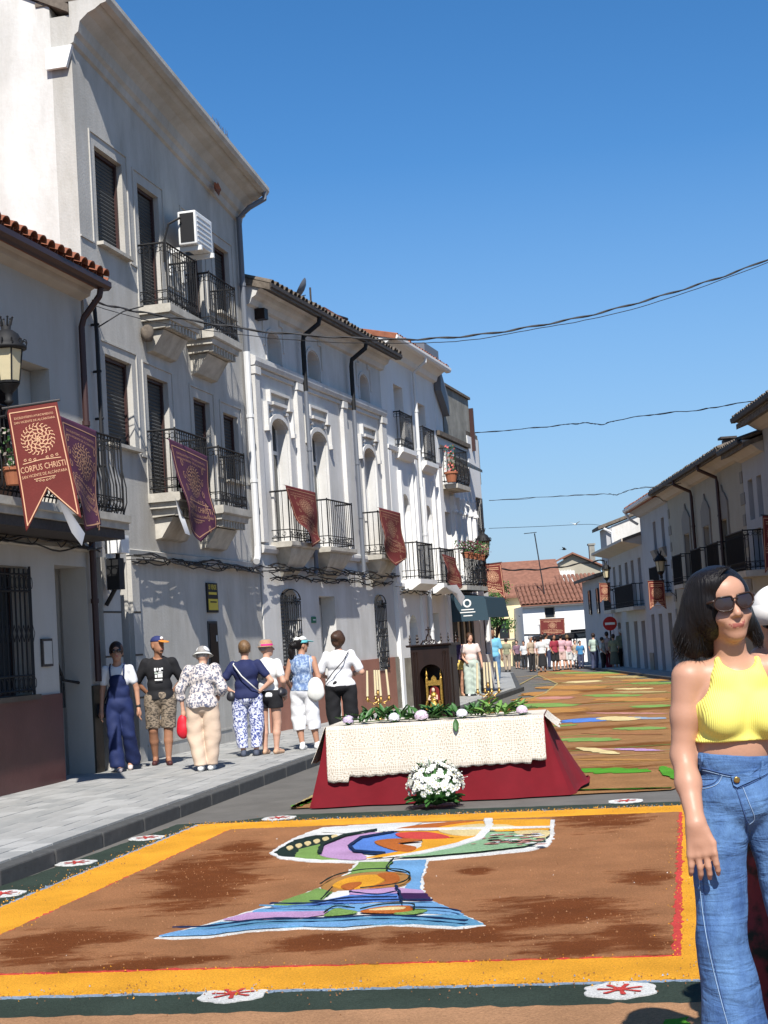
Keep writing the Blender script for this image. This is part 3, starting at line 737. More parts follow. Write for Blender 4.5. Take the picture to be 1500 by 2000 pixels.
# house 3: tall white house with balconettes
H3 = F3.root('tall_white_house', 'bright white three storey house with tall pilasters beyond the ornate house', 'house')
T3 = 8.66; W3 = 5.15; g3 = -.09
up3 = [rect(1.14, 1.96, 6.18, 7.72), rect(3.32, 4.08, 6.10, 7.55)]
mid3 = [arch(1.16, 1.98, 2.98, 5.08, .40), arch(3.34, 4.08, 2.92, 4.95, .36)]
gr3 = [arch(1.2, 1.95, .1, 2.15, .3), rect(3.3, 4.1, -.4, 2.2)]
wall(H3, rect(.02, W3, -.5, T3), up3+mid3+gr3, 'plaster_bright', .34, 'wall')
o = bodyboxes(H3, .02, W3, -.5, T3, 7, 'plaster_bright', pitch=.25, over=.45, roofm='tile_red')
for q in up3+mid3:
    x0, x1 = q[0][0], q[1][0]; zs = [p[1] for p in q]; win(H3, x0, x1, min(zs), max(zs), 'pale', .28)
for q in gr3:
    x0, x1 = q[0][0], q[1][0]; zs = [p[1] for p in q]; win(H3, x0, x1, min(zs), max(zs), 'dark', .26)
b = MB()
for x0, x1 in ((.03, .30), (.98, 1.10), (2.06, 2.14), (2.38, 2.62), (2.98, 3.08), (3.18, 3.26), (4.18, 4.26), (4.75, 5.13)): b.box((x0, -.09, 2.9 if x1-x0 > .2 else 3.0), (x1, -.001, 6.0 if x1-x0 > .2 else 5.6))
b.box((.03, -.09, -.4), (.25, -.001, 2.8)); b.box((2.3, -.07, -.4), (2.6, -.001, 2.8)); b.box((4.8, -.09, -.4), (5.13, -.001, 2.8))
islands(b, 'pilaster', 'plaster_bright', H3)
b = MB(); b.prof_x([(-.001, 6.02), (-.10, 6.03), (-.12, 6.12), (-.001, 6.15)], .02, 1.0); b.prof_x([(-.001, 6.02), (-.10, 6.03), (-.12, 6.12), (-.001, 6.15)], 2.1, 3.2); b.prof_x([(-.001, 6.02), (-.10, 6.03), (-.12, 6.12), (-.001, 6.15)], 4.2, W3)
b.prof_x([(-.001, 2.80), (-.08, 2.82), (-.08, 2.9), (-.001, 2.92)], .02, W3); islands(b, 'string_course', 'plaster_bright', H3)
b = MB(); b.prof_x([(-.001, 8.30), (-.10, 8.34), (-.14, 8.46), (-.34, 8.58), (-.36, 8.64), (-.001, 8.66)], .0, W3+.02); b.build('cornice', 'plaster_bright', H3)
b = MB(); b.prof_x([(-.36, 8.54), (-.47, 8.55), (-.50, 8.60), (-.50, 8.66), (-.47, 8.66), (-.45, 8.60), (-.36, 8.59)], .0, W3+.1); b.build('gutter', 'plaster_bright', H3)
tilerow(H3, .1, W3, -.46, 8.64, .25, 'tile_red', .225, 1.2, .085, each=False)
downpipe(H3, [(2.72, -.44, 8.58), (2.72, -.44, 8.45), (2.72, -.12, 8.2), (2.72, -.12, 5.3), ], .045, 'pipe_white'); downpipe(H3, [(2.74, -.13, 5.32), (2.78, -.13, .6)], .06, 'pipe_white')
for (x0, x1, z, out, dk) in ((.98, 2.08, 6.14, .16, 1), (3.12, 4.22, 6.02, .16, 1), (.86, 2.3, 2.98, .4, 0), (3.1, 4.5, 2.92, .4, 0)):
    b = MB(); b.prof_x([(-.001, z-.26), (-out*.6, z-.24), (-out-.03, z-.12), (-out-.06, z-.11), (-out-.06, z), (-.001, z)], x0-.08, x1+.08); o = b.build('balcony', 'plaster_bright', H3)
    railing(x0, x1, out, z+.01, .86, .10, dk == 1, .010).build('railing', 'iron', o)
b = MB(); b.box((.03, -.04, -.4), (2.25, -.002, 1.15)); b.box((2.65, -.04, -.4), (3.29, -.002, 1.15)); b.box((4.11, -.04, -.4), (4.78, -.002, 1.15)); b.build('wainscot', 'stone_wainscot', H3)
cablebundle(F3, .2, 5.1, 2.72, 28, 4, .10, 'cable bundle along the bright white house under its balconies')
# chimney block and terrace roofs behind house 3
b = MB(); b.box((-.6, 1.2, 8.0), (.5, 3.4, 9.25)); o = b.build('roof_room', 'plaster_cream', H3); MB().box((-.75, 1.0, 9.25), (.6, 3.6, 9.35)).build('roof', 'tile_red', o)
MB().tube([(-.2, 1.3, 9.4), (1.3, 1.1, 9.45)], .04, 6).build('rod', 'iron', H3)
b = MB(); b.prism([(2.6, 8.5), (5.0, 8.5), (5.0, 9.2), (2.9, 9.0)], .9, 3.5, 'y'); b.build('parapet_room', 'old_render', H3)
b = MB(); b.box((4.4, -.02, 8.68), (5.9, .8, 9.28)); b.build('roof_screen', 'slate', H3) if 'slate' in MATS else b.build('roof_screen', 'pipe_grey', H3)

# house 4: narrow house with loggia deck, shop below
H4 = F3.root('narrow_house', 'narrow white house with plant pots on a high slab balcony', 'house')
wall(H4, rect(5.17, 8.7, -.6, 6.9), [rect(5.5, 6.1, 3.0, 4.9), rect(5.4, 6.0, 5.62, 7.0-.3)]+[arch(6.3+.62*i, 6.72+.62*i, 3.2, 5.2, .2) for i in range(4)], 'plaster_bright', .3, 'wall')
bodyboxes(H4, 5.17, 8.7, -.6, 6.9, 6, 'plaster_bright', pitch=.1, over=.1)
MB().box((5.18, .32, 2.9), (8.6, .36, 6.8)).build('loggia_back', 'plaster_white', H4)
b = MB()
for i in range(5): x = 6.17+.62*i; b.box((x, -.12, 3.0), (x+.14, -.001, 5.35)); b.lathe([(.10, 0), (.10, .05), (.06, .1), (.06, .2)], (x+.07, -.1, 4.9), 8)
islands(b, 'column', 'plaster_bright', H4)
b = MB(); b.prism([(5.17, 7.0), (5.95, 7.0), (5.95, 8.2), (5.45, 9.0), (5.17, 9.1)], .0, .5, 'y'); b.build('parapet', 'plaster_bright', H4)
b = MB(); b.prism([(5.2, 8.1), (5.98, 7.5), (5.98, 8.0), (5.2, 8.75)], -.2, -.02, 'y'); b.build('slate_screen', 'pipe_grey', H4)
b = MB(); b.box((5.25, -.46, 5.48), (6.75, -.001, 5.60)); dk4 = b.build('balcony', 'stone_trim', H4); railing(5.3, 6.7, .42, 5.62, .95, .12, False, .01, True).build('railing', 'iron', dk4)
b = MB(); b.box((5.35, -.5, 2.78), (7.9, -.001, 2.9)); dk5 = b.build('balcony', 'stone_trim', H4); railing(5.4, 7.85, .46, 2.92, .95, .12, False, .011, True).build('railing', 'iron', dk5)
for i in range(5): MB().prof_x([(-.42, 6.25-.0), (-.42, 6.17), (-.05, 6.42), (-.05, 6.50)], 6.2+.5*i, 6.62+.5*i).build('awning_slab', 'dark_tile', H4)
win(H4, 5.5, 6.1, 3.0, 4.9, 'dark', .2); win(H4, 5.4, 6.0, 5.62, 6.7, 'pale', .2)
# dark shop front with hanging sign
MB().box((5.2, -.03, 2.2), (8.6, -.003, 2.72)).build('fascia', 'dark_tile', H4)
b = MB()
for i, x in enumerate((5.2, 5.62, 6.3, 6.95, 7.55)): b.box((x, -.05, -.6), (x+(.42 if i == 0 else .26), -.003, 2.2))
b.build('shutter_panel', 'dark_tile', H4)
MB().box((5.2, -.06, -.6), (8.6, -.051, .6)).build('wainscot', 'stone_wainscot', H4)
mat('awning_blue', (.028, .055, .075), .6)
aw = F3.root('shop_awning', 'dark blue shop awning with round white emblem under the flower balcony', 'awning')
b = MB(); b.prism([(-1.05, 2.02), (-.95, 2.55), (-.04, 2.70), (-.04, 2.60), (-.90, 2.02)], 5.3, 7.9, 'x'); b.build('canopy', 'awning_blue', aw)
b = MB(); b.prism([(-1.05, 1.95), (-1.0, 2.5), (-.05, 2.68), (-.05, 1.95)], 5.24, 5.29, 'x'); b.build('side_panel', 'awning_blue', aw)
for zz, hw in ((2.24, .28), (2.17, .34), (2.08, .20)): MB().box((5.232, -.50-hw*.6, zz), (5.2385, -.50+hw*.6, zz+.025)).build('print_line', 'paper', aw)
MB().lathe([(.07, 0), (.11, 0)], (0, 0, 0), 16).build('emblem', 'paper', aw, xf=Matrix.Translation((5.236, -.50, 2.42)) @ Matrix.Rotation(math.pi/2, 4, 'Y'))
# tower: old grey render
H5 = F3.root('rendered_tower', 'tall unpainted grey rendered block rising behind the narrow white house', 'building')
b = MB(); b.box((6.1, .33, -.6), (9.25, 5.5, 8.40)); b.box((6.1, .0, 6.98), (9.25, .33, 8.40)); b.build('wall', 'old_render', H5)
b = MB(); b.box((6.05, -.06, 8.40), (9.3, 5.6, 8.47)); b.build('roof', 'tile_old', H5)
b = MB(); b.box((9.26, -.12, 6.9), (9.34, .6, 8.15)); b.build('side_screen', 'brown_metal', H5)
# house 6: corner house, white with window
H6 = F3.root('corner_house', 'tall pale corner house with a grilled window at the end of the left row', 'house')
wall(H6, rect(8.72, 10.12, -.7, 7.3), [rect(9.25, 9.95, 4.2, 5.55), rect(9.2, 9.9, 1.0, 2.4)], 'plaster_bright', .25, 'wall', -.02)
bodyboxes(H6, 8.72, 10.12, -.7, 7.3, 6, 'plaster_bright', pitch=.12, over=.0)
win(H6, 9.25, 9.95, 4.2, 5.55, 'glass', .1); win(H6, 9.2, 9.9, 1.0, 2.4, 'dark', .1)
b = MB(); b.box((9.15, -.14, 4.08), (10.05, -.03, 4.2)); b.build('sill', 'old_render', H6)
b = MB()
for i in range(6): b.tube([(9.25+i*.14, -.06, 4.2), (9.25+i*.14, -.06, 5.55)], .012, 4)
b.build('window_grille', 'iron', H6)
MB().prism([(.0, 6.0), (.5, 6.0), (.5, 7.6), (.1, 7.6), (.0, 7.3)], 10.13, 10.3, 'x').build('parapet', 'old_render', H6)

# ------------------------------------------------------------------ right row, in shade
FR = Fac((9.2, 40.0), 1.2, right=True)      # x runs toward the camera: x = 40 - y
def RX(y): return 40.0-y
def eave(root, x0, x1, z, mt='soffit', out=.5, pitch=.3, tm='tile_old', each=False, gut='iron_worn'):
    MB().prof_x([(-.001, z-.30), (-.12, z-.26), (-out*.5, z-.14), (-out, z-.06), (-out, z), (-.001, z)], x0, x1).build('eave', mt, root)
    MB().prof_x([(-out, z-.08), (-out-.10, z-.08), (-out-.12, z-.02), (-out-.12, z+.03), (-out-.09, z+.03), (-out-.08, z-.03), (-out, z-.03)], x0, x1).build('gutter', gut, root)
    tilerow(root, x0+.08, x1-.08, -out-.05, z+.03, pitch, tm, .23, 1.2, .085, each=each)
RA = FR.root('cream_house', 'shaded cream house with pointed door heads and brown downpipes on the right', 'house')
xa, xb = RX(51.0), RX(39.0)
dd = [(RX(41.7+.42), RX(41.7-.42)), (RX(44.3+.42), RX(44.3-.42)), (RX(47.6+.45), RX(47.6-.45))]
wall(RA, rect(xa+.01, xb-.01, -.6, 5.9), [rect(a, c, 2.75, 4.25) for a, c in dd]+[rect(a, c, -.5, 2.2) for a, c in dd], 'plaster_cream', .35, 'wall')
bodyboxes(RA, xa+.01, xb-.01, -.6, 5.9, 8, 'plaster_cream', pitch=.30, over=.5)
for a, c in dd:
    win(RA, a, c, 2.75, 4.25, 'dark', .28, 'balcony_door', 'wood_dark'); win(RA, a, c, -.5, 2.2, 'dark', .25, 'door', 'wood_dark')
    cx = (a+c)/2; b = MB()
    hd = [(a-.24, 4.28), (c+.24, 4.28), (c+.24, 4.75), (cx+.3, 4.98), (cx+.14, 5.02), (cx, 5.22), (cx-.14, 5.02), (cx-.3, 4.98), (a-.24, 4.75)]
    b.prism(hd, -.045, -.001); b.box((a-.2, -.04, 2.75), (a-.002, -.001, 4.279)); b.box((c+.002, -.04, 2.75), (c+.2, -.001, 4.279)); islands(b, 'door_surround', 'plaster_trim', RA)
    q = MB(); q.box((a-.4, -.42, 2.60), (c+.4, -.001, 2.72)); o = q.build('balcony', 'stone_trim', RA); railing(a-.35, c+.35, .4, 2.73, .9, .13, False, .012).build('railing', 'iron', o)
eave(RA, xa, xb, 5.9, each=False)
for xp in (RX(42.0), RX(46.1)): downpipe(RA, [(xp, -.58, 5.85), (xp, -.56, 5.7), (xp+.05, -.1, 5.45), (xp+.05, -.08, 5.3), (xp+.05, -.08, 2.6)], .05, 'brown_metal', name='downpipe')
for xq in (xa+.15, xb-.15):
    for k in range(9): MB().box((xq-.15-.1*(k % 2), -.02, .6+k*.55), (xq+.15+.1*(k % 2), -.001, .9+k*.55)).build('quoin', 'plaster_trim', RA)
MB().box((xa+.02, -.03, -.6), (dd[2][0]-.01, -.002, .7)).build('wainscot', 'stone_wainscot', RA)
b = MB(); b.box((RX(47.2), 1.2, 6.2), (RX(46.9), 1.5, 7.05)); b.box((RX(47.3), 1.1, 7.08), (RX(46.8), 1.6, 7.14)); b.build('chimney', 'iron_worn', RA)
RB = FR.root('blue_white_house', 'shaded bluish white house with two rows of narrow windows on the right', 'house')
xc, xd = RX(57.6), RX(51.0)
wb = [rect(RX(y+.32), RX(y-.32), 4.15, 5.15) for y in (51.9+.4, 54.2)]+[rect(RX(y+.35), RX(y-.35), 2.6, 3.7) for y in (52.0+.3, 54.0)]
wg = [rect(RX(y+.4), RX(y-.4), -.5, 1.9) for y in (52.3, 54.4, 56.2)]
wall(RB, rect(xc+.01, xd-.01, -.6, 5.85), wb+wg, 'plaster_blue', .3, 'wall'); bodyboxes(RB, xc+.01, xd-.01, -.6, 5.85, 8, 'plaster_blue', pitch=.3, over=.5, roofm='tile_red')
for q in wb+wg: win(RB, q[0][0], q[1][0], q[0][1], q[2][1], 'dark', .2, 'window', 'pipe_grey')
for q in wb[:2]: MB().prof_x([(-.001, q[0][1]-.35), (-.05, q[0][1]-.3), (-.16, q[0][1]-.02), (-.001, q[0][1])], q[0][0]-.1, q[1][0]+.1).build('sill', 'plaster_trim', RB)
eave(RB, xc, xd, 5.85, 'plaster_blue', tm='tile_red', gut='pipe_white')
q = MB(); q.box((RX(53.6), -.42, 2.45), (RX(51.4), -.001, 2.57)); o = q.build('balcony', 'stone_trim', RB); railing(RX(53.5), RX(51.5), .4, 2.58, .9, .13, False, .012).build('railing', 'iron', o)
downpipe(RB, [(xc+.2, -.6, 5.85), (xc+.2, -.4, 5.5), (xc+.15, -.1, 5.3)], .05, 'pipe_white', False)
MB().box((xc+.02, -.03, -.6), (wg[2][0][0]-.01, -.002, .5)).build('wainscot', 'stone_wainscot', RB)
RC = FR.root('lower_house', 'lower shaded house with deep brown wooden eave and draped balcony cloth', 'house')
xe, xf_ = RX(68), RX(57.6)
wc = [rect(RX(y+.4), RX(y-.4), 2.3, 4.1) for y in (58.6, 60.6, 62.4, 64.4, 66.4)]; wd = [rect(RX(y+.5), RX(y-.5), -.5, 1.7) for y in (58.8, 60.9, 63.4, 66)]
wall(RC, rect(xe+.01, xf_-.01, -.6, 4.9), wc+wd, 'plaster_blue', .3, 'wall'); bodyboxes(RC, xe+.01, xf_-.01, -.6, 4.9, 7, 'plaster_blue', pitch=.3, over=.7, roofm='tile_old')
for q in wc+wd: win(RC, q[0][0], q[1][0], q[0][1], q[2][1], 'dark', .2, 'window', 'wood_dark')
MB().prof_x([(-.001, 4.55), (-.75, 4.72), (-.75, 4.82), (-.001, 4.9)], xe, xf_).build('eave', 'soffit', RC)
q = MB(); q.box((RX(63.4), -.45, 2.12), (RX(57.9), -.001, 2.26)); o = q.build('balcony', 'stone_trim', RC); railing(RX(63.3), RX(58.0), .42, 2.27, .85, .14, False, .014).build('railing', 'iron', o)
q = MB(); q.box((RX(67.4), -.45, 2.12), (RX(64.9), -.001, 2.26)); o = q.build('balcony', 'stone_trim', RC); railing(RX(67.3), RX(65.0), .42, 2.27, .85, .14, False, .014).build('railing', 'iron', o)
RD = FR.root('white_gable_house', 'house with sunlit peeling white gable rising above the lower right roofs', 'house')
p0 = AT(1186, 1015, 68.3); 
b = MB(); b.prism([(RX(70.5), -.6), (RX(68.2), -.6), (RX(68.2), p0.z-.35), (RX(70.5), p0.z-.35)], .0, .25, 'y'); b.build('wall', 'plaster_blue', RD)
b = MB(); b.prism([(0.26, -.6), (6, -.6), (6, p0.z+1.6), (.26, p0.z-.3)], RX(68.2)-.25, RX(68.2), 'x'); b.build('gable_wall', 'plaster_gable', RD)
b = MB(); b.prof_x([(-.35, p0.z-.42), (6, p0.z+1.62), (6, p0.z+1.75), (-.35, p0.z-.28)], RX(70.5), RX(68.05)); b.build('roof', 'tile_old', RD)
downpipe(RD, [(RX(68.1), -.1, p0.z-.4), (RX(68.05), .25, p0.z-.6), (RX(68.05), .3, 3)], .06, 'pipe_white', False)
RE = FR.root('far_low_house', 'small shaded house at the far end of the right row', 'house')
MB().box((RX(80), 0, -.8), (RX(70.55), 5, 3.9)).build('wall', 'plaster_blue', RE); MB().prof_x([(-.4, 3.85), (5.2, 5.0), (5.2, 5.15), (-.4, 4.0)], RX(80.1), RX(70.6)).build('roof', 'tile_old', RE)
for y in (73, 76.5): win(RE, RX(y+.4), RX(y-.4), 2.2, 3.4, 'dark', -.08, 'window', 'wood_dark')
# nearest houses on the right edge
RN = FR.root('blue_edge_house', 'bluish white shaded house with iron balcony at the right edge of the street', 'house')
xg, xh = RX(39.0), RX(36.4)
wn = [rect(RX(y+.28), RX(y-.28), 4.0, 5.0) for y in (37.2, 38.2)]
wall(RN, rect(xg+.01, xh, -.5, 5.75), wn+[rect(RX(38.4), RX(37.4), 2.8, 3.95-.2)], 'plaster_blue', .3, 'wall'); bodyboxes(RN, xg+.01, xh, -.5, 5.75, 8, 'plaster_blue', pitch=.3, over=.5)
for q in wn: win(RN, q[0][0], q[1][0], q[0][1], q[2][1], 'dark', .2, 'window', 'pipe_grey')
eave(RN, xg, xh, 5.8)
q = MB(); q.box((RX(38.9), -.62, 2.55), (RX(36.6), -.001, 2.70)); o = q.build('balcony', 'stone_trim', RN); railing(RX(38.8), RX(36.7), .6, 2.71, .95, .12, True, .013).build('railing', 'iron', o)
RO = FR.root('tall_edge_house', 'tallest right hand house whose tiled eave enters at the right edge', 'house')
wall(RO, rect(RX(36.38), RX(30), -.5, 6.25), [rect(RX(34), RX(33), 3, 5)], 'plaster_blue', .3, 'wall'); bodyboxes(RO, RX(36.38), RX(30), -.5, 6.25, 8, 'plaster_blue', pitch=.35, over=.6)
win(RO, RX(34), RX(33), 3, 5, 'dark', .2)
eave(RO, RX(36.5), RX(30), 6.3, out=.6, pitch=.35)
# the row goes on toward the camera, out of the frame; it shades nothing in view
# ------------------------------------------------------------------ houses closing the street
def FWALL(name, label, y, px0, px1, zt, mt, cat='house'):
    g = gz(y); a = AT(px0, 1200, y); c = AT(px1, 1200, y)
    r = empty(name, (a.x, y, 0), 0, label, cat); return r, c.x-a.x, g
r, wdt, g = FWALL('yellow_house', 'pale yellow house with red tiled roof behind the corner tree', 92, 966, 1022, 0, 'plaster_yellow')
zt = AT(1000, 1168, 92).z
wall(r, rect(-6, wdt-.02, g, zt), [rect(wdt-1.5, wdt-.9, 1.2, 2.4)], 'plaster_yellow', .3, 'wall'); MB().box((-6, .31, g), (wdt-.02, 8, zt)).build('house_body', 'plaster_yellow', r)
MB().prof_x([(-.4, zt), (4, zt+2.2), (4, zt+2.35), (-.4, zt+.12)], -6.2, wdt+2.6).build('roof', 'tile_orange', r)
win(r, wdt-1.5, wdt-.9, 1.2, 2.4, 'dark', .2); MB().box((-6, -.06, 1.55-.4), (wdt-.03, -.002, 1.62-.4)).build('string_course', 'stone_trim', r)
r, wdt, g = FWALL('white_far_house', 'low white house with barrel tile roof closing the street', 86, 1021, 1181, 0, 'plaster_bright')
zt = AT(1030, 1184, 86).z
fw = [(1063, 1085, 1186, 1207), (1153, 1176, 1190, 1211)]
ws = []
for a, c, t, bt in fw: A_, C_ = AT(a, t, 86), AT(c, bt, 86); ws.append(rect(A_.x-r.location.x, C_.x-r.location.x, C_.z, A_.z))
garage = rect(wdt-3.6, wdt-.6, g, AT(1170, 1245, 86).z)
ent = rect(2.6, 3.6, g, g+1.9)
wall(r, rect(0, wdt, g-.3, zt), ws+[garage, ent], 'plaster_bright', .3, 'wall')
MB().box((0, 4.5, g), (wdt, 8, zt)).build('house_body', 'plaster_bright', r); MB().box((0, .31, g), (.2, 4.5, zt)).build('side_wall', 'plaster_bright', r)
for q in ws: win(r, q[0][0], q[1][0], q[0][1], q[2][1], 'dark', .12, 'window', 'soffit')
win(r, garage[0][0], garage[1][0], garage[0][1], garage[2][1], 'pale', .2, 'garage_door', 'plaster_grey'); win(r, ent[0][0], ent[1][0], ent[0][1], ent[2][1], 'dark', .2, 'door', 'wood_dark')
MB().prof_x([(-.001, zt-.12), (-.3, zt-.05), (-.3, zt+.03), (-.001, zt+.03)], 0, wdt).build('eave', 'white_frame', r)
zr = AT(1060, 1140, 89).z
rp = (zr-zt)/3.4
MB().prof_x([(-.35, zt+.03), (3.1, zr), (3.1, zr-.2), (-.35, zt-.02)], -.1, wdt+.1).build('roof', 'tile_orange', r)
tb = MB(); rx = Matrix.Rotation(math.atan((zr-zt)/3.4), 4, 'X')
sl = math.hypot(3.4, zr-zt)
for i in range(int(wdt/.24)+1):
    for k in range(int(sl/.42)+(3 if i > int(wdt/.24)*.5 else 0)):
        t = barrel(.45, .115); x = .05+i*.24+random.uniform(-.015, .015); q = Matrix.Translation((x, -.36, zt+.06)) @ rx @ Matrix.Translation((0, k*.42, .012*(k % 2)))
        tb.add([q @ Vector(v) for v in t.v], t.f)
tb.build('roof_tiles', 'tile_orange', r, kind='stuff')
MB().tube([(0, -.05, 1.4), (2, -.06, 1.3), (wdt, -.05, 1.42)], .03, 4).build('wall_cable', 'wire', r)
# houses behind
r, wdt, g = FWALL('distant_white_house', 'white house and terrace peering over the red roofs', 100, 1040, 1180, 0, 'plaster_bright')
z1, z2 = AT(1070, 1112, 100).z, AT(1120, 1083, 100).z
wall(r, [(0, g), (wdt, g), (wdt, AT(1175, 1108, 100).z), (AT(1118, 1084, 100).x-r.location.x, z2), (AT(1070, 1106, 100).x-r.location.x, z1), (0, z1-.6)], [], 'plaster_cream', .3, 'wall')
MB().box((0.3, -.4, g), (wdt*.62, -.01, z1-.2)).build('terrace_wall', 'plaster_bright', r)
b = MB(); c0 = AT(1151, 1065, 100); c1 = AT(1164, 1100, 100)
b.box((c0.x-r.location.x, .1, c1.z-.5), (c1.x-r.location.x, .6, c0.z)); b.box((c0.x-r.location.x-.06, .05, c0.z), (c1.x-r.location.x+.06, .65, c0.z+.12)); b.build('chimney', 'old_render', r)
b = MB(); za = AT(1118, 1082, 99.8); zb = AT(1068, 1107, 99.8); zc = AT(1180, 1107, 99.8)
b.prism([(zb.x-r.location.x, zb.z), (za.x-r.location.x, za.z), (zc.x-r.location.x, zc.z), (zc.x-r.location.x, zc.z+.1), (za.x-r.location.x, za.z+.12), (zb.x-r.location.x, zb.z+.1)], -.35, 6, 'y'); b.build('roof', 'tile_orange', r)
b = MB()
for i in range(9): x = AT(1090+i*3, 1120, 99.5).x-r.location.x; b.box((x, -.45, AT(1090, 1140, 99.5).z), (x+.05, -.42, AT(1090, 1114, 99.5).z))
b.build('fence_rail', 'white_frame', r)
# far-off continuation so the street does not open on emptiness
r, wdt, g = FWALL('red_roof_house', 'orange tiled roof of the house behind the yellow one', 97, 975, 1046, 0, 'plaster_yellow')
MB().box((0, 0, g), (wdt, 6, 3.2)).build('wall', 'plaster_yellow', r)
za, zb = AT(990, 1113, 99).z, AT(990, 1164, 97).z
MB().prof_x([(-.4, zb-.3), (3, za), (3, za-.2), (-.4, zb-.4)], -.3, wdt+.2).build('roof', 'tile_orange', r)
# ------------------------------------------------------------------ sawdust carpet
def saw(name, col, amt=.35, col2=None, scale=26):
    m = mat(name, col, .95, 0, 1, 0); nt = m.node_tree; L = nt.links; b = nt.nodes['Principled BSDF']
    tc = _n(nt, 'ShaderNodeTexCoord')
    n1 = _n(nt, 'ShaderNodeTexNoise'); n1.inputs['Scale'].default_value = 90; n1.inputs['Detail'].default_value = 4; n1.inputs['Roughness'].default_value = .8
    L.new(tc.outputs['Object'], n1.inputs['Vector'])
    cr = _n(nt, 'ShaderNodeValToRGB'); L.new(n1.outputs[0], cr.inputs[0]); cr.color_ramp.elements[0].position = .34; cr.color_ramp.elements[1].position = .66
    cr.color_ramp.elements[0].color = (*[c*(1-amt) for c in col], 1); cr.color_ramp.elements[1].color = (*[min(1, c*(1+amt*.45)) for c in col], 1)
    out = cr.outputs[0]
    n2 = _n(nt, 'ShaderNodeTexNoise'); n2.inputs['Scale'].default_value = 2.3; n2.inputs['Detail'].default_value = 6; L.new(tc.outputs['Object'], n2.inputs['Vector'])
    c2 = _n(nt, 'ShaderNodeValToRGB'); L.new(n2.outputs[0], c2.inputs[0]); c2.color_ramp.elements[0].position = .35; c2.color_ramp.elements[1].position = .65
    c2.color_ramp.elements[0].color = (.84, .84, .84, 1); c2.color_ramp.elements[1].color = (1.06, 1.06, 1.06, 1)
    mx = _n(nt, 'ShaderNodeMix', data_type='RGBA', blend_type='MULTIPLY'); mx.inputs[0].default_value = 1; L.new(out, mx.inputs[6]); L.new(c2.outputs[0], mx.inputs[7]); out = mx.outputs[2]
    L.new(out, b.inputs['Base Color']); b.inputs['Specular IOR Level'].default_value = .05
    n3 = _n(nt, 'ShaderNodeTexNoise'); n3.inputs['Scale'].default_value = 55; n3.inputs['Detail'].default_value = 8; n3.inputs['Roughness'].default_value = .75; L.new(tc.outputs['Object'], n3.inputs['Vector'])
    bp = _n(nt, 'ShaderNodeBump'); bp.inputs['Strength'].default_value = .9; bp.inputs['Distance'].default_value = .02; L.new(n3.outputs[0], bp.inputs['Height']); L.new(bp.outputs[0], b.inputs['Normal'])
    return m
SAW = dict(brown=(.34, .155, .070), orange=(.78, .36, .035), dgreen=(.046, .064, .050), red=(.60, .07, .06), ltblue=(.28, .36, .46), white=(.74, .73, .69),
    green=(.20, .33, .09), dk=(.02, .035, .03), lilac=(.50, .30, .50), blue=(.10, .22, .58), sky=(.17, .36, .60), pale=(.70, .56, .28), rust=(.46, .13, .03), navy=(.015, .03, .08),
    mint=(.26, .42, .24), purple=(.05, .02, .08), tan=(.46, .25, .13), vgreen=(.09, .30, .03), ocean=(.12, .30, .46), pinkish=(.50, .24, .20), straw=(.42, .33, .15), ochre=(.44, .22, .07))
for k, c in SAW.items(): saw('saw_'+k, c)
# brown field with darker, wetter patches of a second sawdust
def patchy(name, base, dark, ells):
    m = saw(name, base); nt = m.node_tree; L = nt.links; b = nt.nodes['Principled BSDF']
    src = b.inputs['Base Color'].links[0].from_socket
    tc = _n(nt, 'ShaderNodeTexCoord'); sp = _n(nt, 'ShaderNodeSeparateXYZ'); L.new(tc.outputs['Object'], sp.inputs[0])
    mpp = _n(nt, 'ShaderNodeMapping'); mpp.inputs['Scale'].default_value = (1, 2.2, 1); L.new(tc.outputs['Object'], mpp.inputs[0]); nz = _n(nt, 'ShaderNodeTexNoise'); nz.inputs['Scale'].default_value = 1.3; nz.inputs['Detail'].default_value = 15; nz.inputs['Roughness'].default_value = .78; L.new(mpp.outputs[0], nz.inputs['Vector'])
    def mth(op, a, c=None):
        n = _n(nt, 'ShaderNodeMath', operation=op)
        for i, v in enumerate((a, c)):
            if v is None: continue
            if isinstance(v, (int, float)): n.inputs[i].default_value = v
            else: L.new(v, n.inputs[i])
        return n.outputs[0]
    acc = None
    for (cx, cy, rx, ry) in ells:
        dx = mth('DIVIDE', mth('SUBTRACT', sp.outputs[0], cx), rx); dy = mth('DIVIDE', mth('SUBTRACT', sp.outputs[1], cy), ry)
        d = mth('SQRT', mth('ADD', mth('MULTIPLY', dx, dx), mth('MULTIPLY', dy, dy))); acc = d if acc is None else mth('MINIMUM', acc, d)
    v = mth('ADD', acc, mth('MULTIPLY', mth('SUBTRACT', nz.outputs[0], .5), 4.2))
    cr = _n(nt, 'ShaderNodeValToRGB'); L.new(v, cr.inputs[0]); cr.color_ramp.elements[0].position = .55; cr.color_ramp.elements[1].position = 1.0
    cr.color_ramp.elements[0].color = (1, 1, 1, 1); cr.color_ramp.elements[1].color = (0, 0, 0, 1)
    mx = _n(nt, 'ShaderNodeMix', data_type='RGBA', blend_type='MULTIPLY'); L.new(cr.outputs[0], mx.inputs[0]); L.new(src, mx.inputs[6]); mx.inputs[7].default_value = (*dark, 1)
    L.new(mx.outputs[2], b.inputs['Base Color']); return m
def gp(x, y, z=0.0): p = G(x, y, z); return (p.x, p.y)
